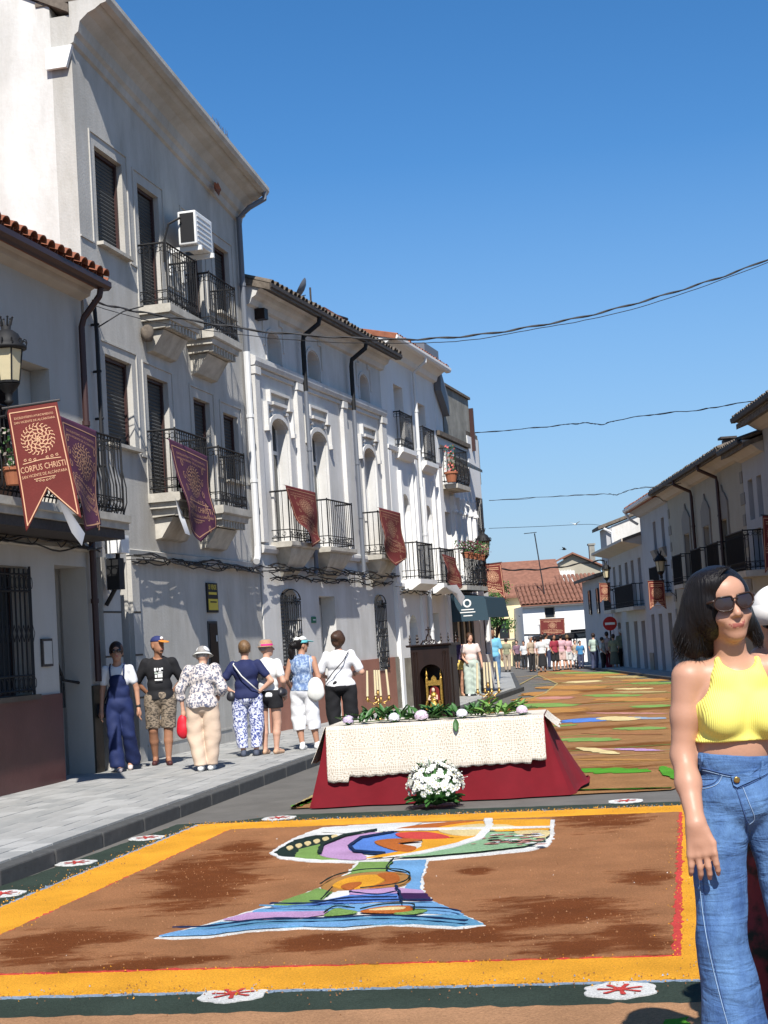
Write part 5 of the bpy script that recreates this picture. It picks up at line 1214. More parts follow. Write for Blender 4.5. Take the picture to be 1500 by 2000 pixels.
for i in range(NU+1):
    u = i/NU; x = -LW/2-.0+LW*u
    hem = hang+.012*abs(math.sin(u*math.pi*18))+.05*math.sin(u*5.2+.6)*.5-(.03 if u > .93 else 0)+(.05 if u < .1 else 0)
    for j in range(NT+1):
        t = j/NT; s = t*(LD*.55+hem)      # length measured from mid table to hem
        if s < LD*.55: y = -LD/2+(LD*.55-s); z = AH+.012+.0015*math.sin(x*30)
        else:
            q = s-LD*.55; y = -LD/2-.020-.16*min(1, q/.4)*.35-.012*math.sin(u*34+1.2*math.sin(u*9))*min(1, q/.25); z = AH+.010-q
        me_v.append((x, y, z)); me_uv.append((x, s))
for i in range(NU):
    for j in range(NT): a = i*(NT+1)+j; me_f.append((a, a+1, a+NT+2, a+NT+1))
LC = empty('lace_tablecloth', (ac_.x, ac_.y, 0), arz, 'cream crocheted lace cloth with scalloped hem draped over the crimson altar cloth', 'tablecloth')
def uvmesh(name, v, f, uvs, mt, parent):
    me = bpy.data.meshes.new(name); me.from_pydata(v, [], f); ul = me.uv_layers.new(name='UVMap')
    for p in me.polygons:
        p.use_smooth = True
        for li in p.loop_indices: ul.data[li].uv = uvs[me.loops[li].vertex_index]
    me.materials.append(M(mt)); o = bpy.data.objects.new(name, me); COL.objects.link(o); o.parent = parent
    s = o.modifiers.new('thick', 'SOLIDIFY'); s.thickness = .004; return o
uvmesh('lace_front', me_v, me_f, me_uv, 'lace', LC)
for sx in (-1, 1):       # end falls, bunched at the corner
    v, f, uvs = [], [], []; n1, n2 = 40, 20
    for i in range(n1+1):
        u = i/n1; y = -LD/2+LD*u
        for j in range(n2+1):
            t = j/n2; q = t*((.40 if sx < 0 else .13)+.02*abs(math.sin(u*20)))
            v.append((sx*(LW/2+.012+(.14 if sx < 0 else .12)*t+.02*math.sin(u*14)*t), y-(.06*t if u < .3 else 0), AH+.008-q*(1-.15*t))); uvs.append((y, q))
    for i in range(n1):
        for j in range(n2): a = i*(n2+1)+j; f.append((a, a+1, a+n2+2, a+n2+1))
    uvmesh('lace_end', v, f, uvs, 'lace', LC)
b = MB(); b.box((-LW/2, -.0, AH+.0085), (LW/2, LD/2, AH+.0125)); o = b.build('lace_top', 'lace', LC)
AM = Matrix.Translation((ac_.x, ac_.y, 0)) @ Matrix.Rotation(arz, 4, 'Z'); TZ = AH+.016
def aloc(px_, py_, z=TZ):   # pixel on the tabletop -> altar-local x,y
    p = AM.inverted() @ (Vector((0, 0, CAM_H))+ray(px_, py_)*((z-CAM_H)/ray(px_, py_).z)); return p.x, p.y
# shrine
sx_, sy_ = aloc(853, 1402); sy_ = min(sy_, .25)
SH = empty('wooden_shrine', AM @ Vector((sx_, .12, TZ)), arz+R_(-12), 'dark carved wooden shrine with arched niche and spired cresting on the altar', 'shrine')
W_, D_, Hh = .205, .13, .72
b = MB(); b.box((-W_-.02, -D_-.02, 0), (W_+.02, D_+.02, .03)); b.build('base', 'wood_dark', SH)
fr_ = rect(-W_, W_, .03, Hh); ho = arch(-.125, .125, .05, .54, .125, 12)
b = MB(); fl_, tr = b.poly(ccw(fr_), [ccw(ho)[::-1]]); b.add([(x, -D_, z) for x, z in fl_], [tuple(q) for q in tr]); h = ccw(ho); n = len(h)
b.add([(x, -D_, z) for x, z in h]+[(x, -D_+.2, z) for x, z in h], [(i, n+i, n+(i+1) % n, (i+1) % n) for i in range(n)]); b.build('front_panel', 'wood_dark', SH)
b = MB(); b.box((-W_, -D_+.001, .03), (-W_+.015, D_, Hh)); b.box((W_-.015, -D_+.001, .03), (W_, D_, Hh)); b.build('side_panel', 'wood_dark', SH)
b = MB(); b.box((-W_+.016, D_-.02, .03), (W_-.016, D_, Hh)); b.build('back_panel', 'wood_dark', SH)
b = MB(); b.prof_x([(-D_-.01, Hh), (-D_-.035, Hh+.012), (-D_-.035, Hh+.024), (D_+.02, Hh+.024), (D_+.02, Hh)], -W_-.035, W_+.035); b.build('top', 'wood_dark', SH)
for x in (-W_+.025, -.145, .145, W_-.025): MB().lathe([(.012, .04), (.009, .06), (.009, Hh-.08), (.013, Hh-.05)], (x, -D_-.012, 0), 8).build('column', 'wood_dark', SH)
b = MB(); b.box((W_+.001, -.06, .1), (W_+.008, .06, .6)); b.build('side_moulding', 'wood_dark', SH)
def finial(x, y, h, rr=.012):
    MB().lathe([(0, 0), (rr, 0), (rr*.5, h*.15), (rr*1.1, h*.3), (rr*.5, h*.42), (rr*.9, h*.58), (rr*.3, h*.75), (rr*.5, h*.85), (0, h)], (x, y, Hh+.024), 8).build('finial', 'wood_dark', SH)
for x in (-W_, -.13, .13, W_): finial(x, -D_, .11)
for x in (-W_, W_): finial(x, D_, .11)
b = MB()
for s in (-1, 1):
    b.tube([(s*.09, -D_, Hh+.02), (s*.06, -D_, Hh+.06), (s*.03, -D_, Hh+.05), (s*.02, -D_, Hh+.10), (0, -D_, Hh+.13)], .008, 6); b.tube([(s*.03+.02*math.cos(t), -D_, Hh+.05+.02*math.sin(t)) for t in [k*.785 for k in range(8)]], .006, 5, closed=True)
b.tube([(0, -D_, Hh+.12), (0, -D_, Hh+.20)], .008, 6); b.tube([(-.028, -D_, Hh+.17), (.028, -D_, Hh+.17)], .008, 6); b.build('cresting', 'wood_dark', SH)
# gilded figure enthroned
mat('gold', (.55, .33, .07), .35, .5, 60, .5, 90, metal=.6); mat('brass', (.42, .26, .08), .3, .2, 30, metal=.85); mat('fig_red', (.16, .015, .012), .6); mat('fig_skin', (.62, .42, .30), .6); mat('wax', (.60, .50, .31), .5, sheen=.1)
FG = empty('enthroned_figure', AM @ Vector((sx_-.01, .02, TZ+.035)), arz+R_(-12), 'small gilded religious figure on a tall golden throne inside the wooden shrine', 'statuette')
b = MB()
for s in (-1, 1):
    b.box((s*.075-.010, .0, .0), (s*.075+.010, .03, .36)); b.lathe([(.014, .36), (.008, .38), (.013, .40), (.004, .44), (.002, .47)], (s*.075, .015, 0), 8)
b.box((-.064, .005, .29), (.064, .025, .34)); b.prism([(-.03, .34), (.03, .34), (.022, .37), (0, .39), (-.022, .37)], .008, .022); b.box((-.075, -.06, .0), (.075, .02, .03)); b.box((-.075, -.05, .12), (-.055, .0, .14)); b.box((.055, -.05, .12), (.075, .0, .14))
for s in (-1, 1): b.tube([(s*.07, -.055, .03), (s*.078, -.06, .08), (s*.066, -.055, .13)], .008, 6)
b.build('throne', 'gold', FG)
b = MB(); b.prism(arch(-.05, .05, .1, .28, .05), .012, .02); b.build('throne_back', 'fig_red', FG)
b = MB(); b.grid(lambda u, v: ((.028+.032*(1-v)**1.3+.006*math.sin(u*2*math.pi*7)*(1-v))*math.cos(2*math.pi*u), -.02-(.02*(1-v))+(.02+.03*(1-v))*math.sin(2*math.pi*u), .02+.17*v), 28, 10)
b.lathe([(.030, .17), (.036, .19), (.026, .215), (.012, .225)], (0, -.02, 0), 12); b.build('robe', 'gold', FG, smooth=True)
b = MB(); b.lathe([(0, .215), (.008, .217), (.008, .225), (.015, .23), (.019, .243), (.018, .256), (.010, .267), (0, .27)], (0, -.022, 0), 12); b.tube([(-.035, -.03, .19), (-.045, -.06, .15), (-.02, -.08, .15)], [.011, .009, .008], 6); b.tube([(.035, -.03, .19), (.045, -.06, .15), (.02, -.08, .17)], [.011, .009, .008], 6); b.build('head_and_hands', 'fig_skin', FG, smooth=True)
b = MB(); b.lathe([(.021, .24), (.022, .255), (.014, .27), (0, .275)], (0, -.016, 0), 10); b.build('hair', 'wood_dark', FG)
# candelabra
def candelabrum(px_, py_, hh, tilt, label):
    x, y = aloc(px_, py_); y = max(-.25, min(.3, y))
    r = empty('candelabrum', AM @ Vector((x, y, TZ)), arz, label, 'candelabrum', 'brass candelabra on the altar'); r.rotation_euler[0] = 0
    MB().lathe([(0, 0), (.055, 0), (.055, .01), (.03, .03), (.018, .05), (.03, .075), (.014, .10), (.010, .14), (.022, .16), (.010, .18), (.009, hh-.03), (.018, hh), (0, hh+.01)], (0, 0, 0), 12).build('stem', 'brass', r, smooth=True)
    for k in range(5):
        if k == 0: px0, py0, z0 = 0, 0, hh+.06
        else: a = k*math.pi/2+.35; px0, py0, z0 = .10*math.cos(a)*1.15, .09*math.sin(a), hh+.0
        if k: 
            P = [(px0*t, py0*t, hh-.05+(.035-.10*t+.115*t*t)*1.0) for t in [j/8 for j in range(9)]]
            arm = MB().tube(P, .006, 6).build('arm', 'brass', r, smooth=True); MB().tube([(px0*.5+.016*math.cos(t), py0*.5, hh-.06+.016*math.sin(t)) for t in [j*.785 for j in range(8)]], .004, 5, closed=True).build('scroll', 'brass', arm)
        MB().lathe([(0, -.025), (.012, -.022), (.006, -.01), (.026, 0), (.027, .006), (.010, .01), (.014, .03), (.014, .036)], (px0, py0, z0), 12).build('drip_pan', 'brass', r, smooth=True)
        tx, ty = (px0*tilt, 0); cnd = MB().tube([(px0, py0, z0+.03), (px0+tx, py0+ty, z0+(.30 if k else .24))], [.0125, .0105], 10).build('candle', 'wax', r); MB().tube([(px0+tx, py0+ty, z0+(.30 if k else .24)), (px0+tx, py0+ty, z0+(.315 if k else .255))], .0015, 4).build('wick', 'wire', cnd)
candelabrum(747, 1403, .21, -.12, 'brass five candle candelabrum on the altar to the left of the shrine')
candelabrum(957, 1393, .22, -.12, 'brass five candle candelabrum on the altar to the right of the shrine')
# leaves and hydrangeas along the table
mat('hyd_a', (.62, .52, .68), .7, .2, 50); mat('hyd_b', (.78, .78, .82), .7, .2, 50); mat('hyd_c', (.74, .60, .70), .7, .2, 50); mat('petal_white', (.82, .82, .76), .6, .06, 30); mat('flower_core', (.55, .48, .16), .7)
def leaf_mesh(L=.16, wd=.045, curl=.3):
    b = MB(); n = 6; vs = []
    for i in range(n+1):
        t = i/n; ww = wd*math.sin(math.pi*min(1, t*.96+.04))**.8; z = curl*L*(t-t*t*1.3); vs += [(-ww, L*t, z+.01), (0, L*t, z-.004), (ww, L*t, z+.01)]
    fs = []
    for i in range(n): q = i*3; fs += [(q, q+1, q+4, q+3), (q+1, q+2, q+5, q+4)]
    return b.add(vs, fs)
def sprig(name, x, y, n, spread, seed, label, light=False, L=.15):
    rr = random.Random(seed); r = empty(name, AM @ Vector((x, y, TZ)), arz, label, 'greenery', 'leafy sprigs laid on the altar'); pr = None
    for k in range(n):
        a = rr.uniform(-1.9, 1.9); q = Matrix.Translation((rr.uniform(-spread, spread), rr.uniform(-.06, .06), .012+rr.uniform(0, .05))) @ Matrix.Rotation(a, 4, 'Z') @ Matrix.Rotation(rr.uniform(.1, 1.1), 4, 'X') @ Matrix.Rotation(rr.uniform(-.4, .4), 4, 'Y') @ Matrix.Scale(rr.uniform(.7, 1.15), 4)
        if pr is None: pr = leaf_mesh(L, .026, rr.uniform(.1, .5)).build('leaf', 'leaf_light' if light else 'leaf', r, True, q)
        else:
            o = inst(pr, 'leaf', r, q)
    MB().tube([(-spread, 0, .015), (0, .01, .02), (spread, 0, .015)], .005, 5).build('stem', 'leaf', r)
for i, (x, n, s, lt, lab) in enumerate(((-.80, 12, .10, False, 'dark green leaves at the left end of the altar flowers'), (-.58, 22, .14, False, 'broad glossy leaves beside the left candelabrum'), (-.32, 22, .13, False, 'green leaves between the pale blue hydrangea and the shrine'), (-.08, 26, .12, False, 'upright green leaves in front of the shrine'), (.12, 22, .12, False, 'dark leaves at the right foot of the shrine'), (.36, 20, .14, False, 'leaves spreading toward the right candelabrum'), (.58, 26, .13, True, 'light green leaves around the right candelabrum foot'), (.80, 24, .12, True, 'light green leaves near the right end of the altar'))):
    sprig('leafy_sprig', x, -.33, n, s, 40+i, lab, lt, .17 if i in (1, 3, 6) else .14)
def floret(col_n=5):
    b = MB()
    for k in range(4):
        a = k*math.pi/2; c, s = math.cos(a), math.sin(a); b.add([(0, 0, 0), (.009*c-.006*s, .009*s+.006*c, .003), (.015*c, .015*s, .001), (.009*c+.006*s, .009*s-.006*c, .003)], [(0, 1, 2, 3)])
    return b
def ball(name, part, x, y, z, R0, n, mt, seed, world=None, sq=.75, fmesh=None, fsc=1.0):
    rr = random.Random(seed); b = MB(); fm = fmesh or floret()
    for k in range(n):
        zz = 1-(k+.5)/n*1.35; a = k*2.39996; q = math.sqrt(max(0, 1-zz*zz)); d = Vector((q*math.cos(a), q*math.sin(a), zz)); d = (d+Vector([rr.uniform(-.12, .12) for _ in range(3)])).normalized()
        mx = Matrix.Translation((d.x*R0, d.y*R0, d.z*R0*sq+z)) @ d.to_track_quat('Z', 'Y').to_matrix().to_4x4() @ Matrix.Rotation(rr.uniform(0, 3), 4, 'Z') @ Matrix.Scale(fsc*rr.uniform(.8, 1.2), 4); b.add([mx @ Vector(v) for v in fm.v], fm.f)
    return b
for i, (px_, mt, lab) in enumerate(((-.86, 'hyd_a', 'lilac hydrangea head at the left end of the altar'), (-.40, 'hyd_b', 'bluish white hydrangea head left of the shrine foot'), (-.13, 'hyd_c', 'large pink white hydrangea head in front of the shrine'), (.27, 'hyd_b', 'white hydrangea head right of the shrine foot'), (.86, 'hyd_c', 'pale pink hydrangea head at the right end of the altar'))):
    R0 = .066 if i == 2 else .052
    r = empty('hydrangea', AM @ Vector((px_, -.37, TZ+.045)), 0, lab, 'flower', 'hydrangea heads on the altar'); ball('h', 'f', 0, 0, 0, R0, 150, mt, i, sq=.85).build('florets', mt, r, kind='stuff')
    MB().lathe([(0, -.05), (R0*.7, -.03), (R0*.9, 0), (R0*.7, R0*.5), (0, R0*.8)], (0, 0, 0), 10).build('core', 'leaf', r); MB().tube([(0, 0, -.045), (.02, .04, -.04), (.05, .12, -.04)], .004, 5).build('stem', 'leaf', r)
o = empty('fallen_leaf', AM @ Vector((.22, -AD/2-.045, AH+.02)), arz, 'single brown green leaf hanging over the front edge of the lace cloth', 'leaf')
leaf_mesh(.13, .03, .1).build('leaf_blade', 'leaf', o, True, Matrix.Rotation(math.pi, 4, 'Z') @ Matrix.Rotation(-1.2, 4, 'X')); MB().tube([(0, .03, .0), (0, 0, 0)], .002, 4).build('stem', 'leaf', o)
# big bouquet of white flowers standing on the road before the altar
bc = G(853, 1578)
BQ = empty('white_bouquet', (bc.x, bc.y+.02, 0), 0, 'domed bouquet of white flowers with dark leaves on the ground before the altar', 'bouquet')
def rose(rr_=.022):
    b = MB()
    for ring_, (k, rad, tz, ln) in enumerate(((6, .55, .35, 1.0), (5, .9, .75, .75), (3, 1.0, 1.1, .5))):
        for j in range(k):
            a = 2*math.pi*j/k+ring_*.5; c, s = math.cos(a), math.sin(a); r1, r2 = rr_*ln*.35, rr_*ln
            b.add([(0, 0, ring_*.002), (r1*c-r1*s, r1*s+r1*c, rr_*.25*tz), (r2*c-r1*.7*s, r2*s+r1*.7*c, rr_*.5*tz), (r2*c+r1*.7*s, r2*s-r1*.7*c, rr_*.5*tz), (r1*c+r1*s, r1*s-r1*c, rr_*.25*tz)], [(0, 1, 2, 3, 4)])
    b.mi = 1; b.lathe([(0, .006), (rr_*.2, .007), (0, .012)], (0, 0, 0), 6); return b
rr = random.Random(9); pr = pr2 = prl = None; Rb = .235
for k in range(210):
    zz = 1-(k+.5)/210*1.15; a = k*2.39996; q = math.sqrt(max(0, 1-zz*zz)); d = Vector((q*math.cos(a), q*math.sin(a), zz)); d = (d+Vector([rr.uniform(-.14, .14) for _ in range(3)])).normalized(); R1 = Rb*rr.uniform(.88, 1.07)
    mx = Matrix.Translation((d.x*R1*1.1, d.y*R1*.85, .20+d.z*R1*.95)) @ d.to_track_quat('Z', 'Y').to_matrix().to_4x4() @ Matrix.Rotation(rr.uniform(0, 3), 4, 'Z') @ Matrix.Scale(rr.uniform(1.0, 1.75), 4)
    if pr is None: pr = rose().build('bloom', ['petal_white', 'flower_core'], BQ, False, mx)
    else: inst(pr, 'bloom', BQ, mx)
b = MB(); b.lathe([(0, .02), (.10, .05), (.185, .12), (.20, .20), (.17, .29), (.10, .37), (0, .40)], (0, 0, 0), 16); b.build('foliage_core', 'leaf', BQ, True)
for k in range(95):
    if k < 55: a = rr.uniform(0, 2*math.pi); mx = Matrix.Translation((.13*math.cos(a), .12*math.sin(a), .05+rr.uniform(0, .05))) @ Matrix.Rotation(a-math.pi/2, 4, 'Z') @ Matrix.Rotation(rr.uniform(-.35, .4), 4, 'X') @ Matrix.Rotation(rr.uniform(-.5, .5), 4, 'Y') @ Matrix.Scale(rr.uniform(.8, 1.3), 4)
    else:
        a = rr.uniform(0, 6.28); e = rr.uniform(.1, 1.3); d = Vector((math.cos(a)*math.cos(e), math.sin(a)*math.cos(e), math.sin(e))); mx = Matrix.Translation((d.x*.21, d.y*.17, .2+d.z*.20)) @ d.to_track_quat('Y', 'Z').to_matrix().to_4x4() @ Matrix.Scale(rr.uniform(.35, .6), 4)
    if prl is None: prl = leaf_mesh(.14, .024, .2).build('leaf', 'leaf', BQ, True, mx)
    else: inst(prl, 'leaf', BQ, mx)
b = MB()
for k in range(70):
    a = rr.uniform(0, 6.28); e = rr.uniform(-.1, 1.4); d = Vector((math.cos(a)*math.cos(e)*1.1, math.sin(a)*math.cos(e)*.85, math.sin(e)*.95)); p = Vector((0, 0, .2))+d*rr.uniform(.25, .30); b.tube([Vector((0, 0, .2))+d*.2, p], .0012, 3); b.lathe([(0, -.004), (.006, 0), (0, .005)], p, 5)
b.build('gypsophila', 'petal_white', BQ, kind='stuff')
# ------------------------------------------------------------------ people: every body one continuous surface
def _seg(P, a, b, ra, rb, ys=1.0):
    a = np.array(a, float); b = np.array(b, float); s = np.array([1, ys, 1.0]); Q = P/s; A = a/s; B = b/s; ab = B-A; L2 = max(1e-9, ab@ab)
    t = np.clip(((Q-A)@ab)/L2, 0, 1); d = np.linalg.norm(Q-A-t[..., None]*ab, axis=-1)-(ra+(rb-ra)*t); return d*min(1, ys)
def _ell(P, c, r, Rm=None):
    Q = P-np.array(c, float)
    if Rm is not None: Q = Q@Rm
    r = np.array(r, float); k0 = np.linalg.norm(Q/r, axis=-1)+1e-9; k1 = np.linalg.norm(Q/(r*r), axis=-1)+1e-9
    return k0*(k0-1)/k1
def rotm(ax, ay, az):
    return np.array(Matrix.Rotation(az, 3, 'Z') @ Matrix.Rotation(ay, 3, 'Y') @ Matrix.Rotation(ax, 3, 'X'))
def cap(a, b, ra, rb, m=0, ys=1.0, k=None, op='u'): return ('c', tuple(a), tuple(b), ra, rb, ys, m, k, op)
def ell(c, r, m=0, R=None, k=None, op='u'): return ('e', tuple(c), tuple(r), R, m, k, op)
def plane(p, n): return ('p', tuple(p), tuple(n))
def sdf_mesh(name, prims, vox, mats, parent, k=.02, fold=0.0, fseed=0, xf=None, ffreq=1.0, **kw):
    lo = np.array([9e9]*3); hi = -lo
    def bb(p):
        if p[0] == 'c':
            a, b = np.array(p[1]), np.array(p[2]); r = max(p[3], p[4])*max(1, p[5]); return np.minimum(a, b)-r, np.maximum(a, b)+r
        r = max(p[2]) if p[3] is not None else np.array(p[2]); c = np.array(p[1]); return c-r, c+r
    for p in prims:
        if p[0] != 'p' and p[-1] == 'u': a, b = bb(p); lo = np.minimum(lo, a); hi = np.maximum(hi, b)
    lo -= vox*2.5+fold; hi += vox*2.5+fold; n = np.ceil((hi-lo)/vox).astype(int)+1
    D = np.full(n, 1.0, np.float32); BD = np.full(n, 9.0, np.float32); MI = np.zeros(n, np.int16)
    ax = [lo[i]+np.arange(n[i])*vox for i in range(3)]
    for p in prims:
        if p[0] == 'p':
            X, Y, Z = np.meshgrid(*ax, indexing='ij', sparse=True); c, nn = p[1], p[2]
            d = (X-c[0])*nn[0]+(Y-c[1])*nn[1]+(Z-c[2])*nn[2]; D = np.maximum(D, d.astype(np.float32)); continue
        a, b = bb(p); op = p[-1]; kk = p[-2] if p[-2] is not None else k; pad = kk*2+vox*2+.01
        i0 = np.clip(np.floor((a-pad-lo)/vox).astype(int), 0, n-1); i1 = np.clip(np.ceil((b+pad-lo)/vox).astype(int)+1, 1, n)
        if (i1 <= i0).any(): continue
        sl = tuple(slice(i0[i], i1[i]) for i in range(3))
        P = np.stack(np.meshgrid(*[ax[i][sl[i]] for i in range(3)], indexing='ij'), -1)
        d = (_seg(P, *p[1:6]) if p[0] == 'c' else _ell(P, p[1], p[2], p[3])).astype(np.float32)
        cur = D[sl]
        if op == 'u':
            h = np.clip(.5+.5*(cur-d)/kk, 0, 1); D[sl] = cur*(1-h)+d*h-kk*h*(1-h)
            m = p[6] if p[0] == 'c' else p[4]; bd = BD[sl]; mi = MI[sl]; w = d < bd; bd[w] = d[w]; mi[w] = m
        else:
            h = np.clip(.5-.5*(cur+d)/kk, 0, 1); D[sl] = cur*(1-h)+(-d)*h+kk*h*(1-h)
    if fold:
        X, Y, Z = np.meshgrid(*ax, indexing='ij', sparse=True); f = fseed; q = ffreq
        D = D+(fold*(np.sin(X*31*q+f+2.2*np.sin(Z*9*q+f))*.5+np.sin(Z*38*q+3*np.sin(X*11*q+f*2)+Y*9)*.5)).astype(np.float32)
    S = D < 0; nx, ny, nz = n
    C = [D[i:nx-1+i, j:ny-1+j, l:nz-1+l] for i in (0, 1) for j in (0, 1) for l in (0, 1)]
    sc = sum((c < 0).astype(np.int8) for c in C); act = (sc > 0) & (sc < 8); idx = np.full(act.shape, -1, np.int64); ids = np.argwhere(act); idx[act] = np.arange(len(ids))
    CV = np.stack([c[act] for c in C], 1); off_ = np.array([(i, j, l) for i in (0, 1) for j in (0, 1) for l in (0, 1)], float)
    sm = np.zeros((len(ids), 3)); ct = np.zeros(len(ids))
    for a in range(8):
        for b in range(a+1, 8):
            if abs(off_[a]-off_[b]).sum() != 1: continue
            va, vb = CV[:, a], CV[:, b]; w = (va < 0) != (vb < 0); t = np.where(w, va/(va-vb+1e-12), 0)
            sm[w] += (off_[a]+(off_[b]-off_[a])*t[:, None])[w]; ct[w] += 1
    V = (ids+sm/np.maximum(ct, 1)[:, None])*vox+lo; F = []
    for axd in range(3):
        sl0 = [slice(None)]*3; sl1 = [slice(None)]*3; sl0[axd] = slice(0, -1); sl1[axd] = slice(1, None)
        A_, B_ = S[tuple(sl0)], S[tuple(sl1)]; e = np.argwhere(A_ != B_)
        u, v = [(1, 2), (2, 0), (0, 1)][axd]
        e = e[(e[:, u] > 0) & (e[:, v] > 0) & (e[:, u] < n[u]-1) & (e[:, v] < n[v]-1)]
        if not len(e): continue
        def cell(du, dv): q = e.copy(); q[:, u] -= du; q[:, v] -= dv; return idx[q[:, 0], q[:, 1], q[:, 2]]
        q = np.stack([cell(1, 1), cell(0, 1), cell(0, 0), cell(1, 0)], 1); fl = ~A_[tuple(e.T)]; q[fl] = q[fl][:, ::-1]; F.append(q)
    F = np.concatenate(F); F = F[(F >= 0).all(1)]
    me = bpy.data.meshes.new(name); me.vertices.add(len(V)); me.vertices.foreach_set('co', V.astype(np.float32).ravel()); me.loops.add(len(F)*4); me.loops.foreach_set('vertex_index', F.astype(np.int32).ravel())
    me.polygons.add(len(F)); me.polygons.foreach_set('loop_start', np.arange(0, len(F)*4, 4, dtype=np.int32)); 
    if not isinstance(mats, (list, tuple)): mats = [mats]
    for q in mats: me.materials.append(M(q))
    if len(mats) > 1:
        vi = np.clip(((V-lo)/vox).round().astype(int), 0, n-1); vm = MI[tuple(vi.T)]; me.polygons.foreach_set('material_index', vm[F[:, 0]].astype(np.int32))
    me.polygons.foreach_set('use_smooth', [True]*len(F)); me.update(calc_edges=True); me.validate()
    o = bpy.data.objects.new(name, me); COL.objects.link(o); o.parent = parent
    if xf is not None: o.matrix_local = xf
    return props(o, **kw)
def skin(name, c): return mat(name, c, .5, .10, 20, .08, 60, spec=.25)
skin('skin_fair', (.52, .30, .21)); skin('skin_mid', (.42, .22, .14)); skin('skin_tan', (.32, .155, .09)); skin('skin_dark', (.20, .10, .06)); mat('lips', (.36, .10, .08), .45)
mat('hair_black', (.010, .008, .008), .42, .3, 60, .8, 110, stretch=(1, 1, .10), spec=.2); mat('hair_brown', (.07, .035, .02), .5, .5, 50, .4, 90); mat('hair_dkbrown', (.030, .016, .012), .5, .4, 50, .4, 90); mat('hair_blond', (.20, .115, .055), .5, .5, 50, .4, 90); mat('hair_grey', (.30, .28, .26), .6, .3, 40)
mat('shade_lens', (.022, .010, .008), .12, spec=.8); mat('shade_frame', (.03, .015, .01), .3)
V3 = lambda *a: np.array(a, float)
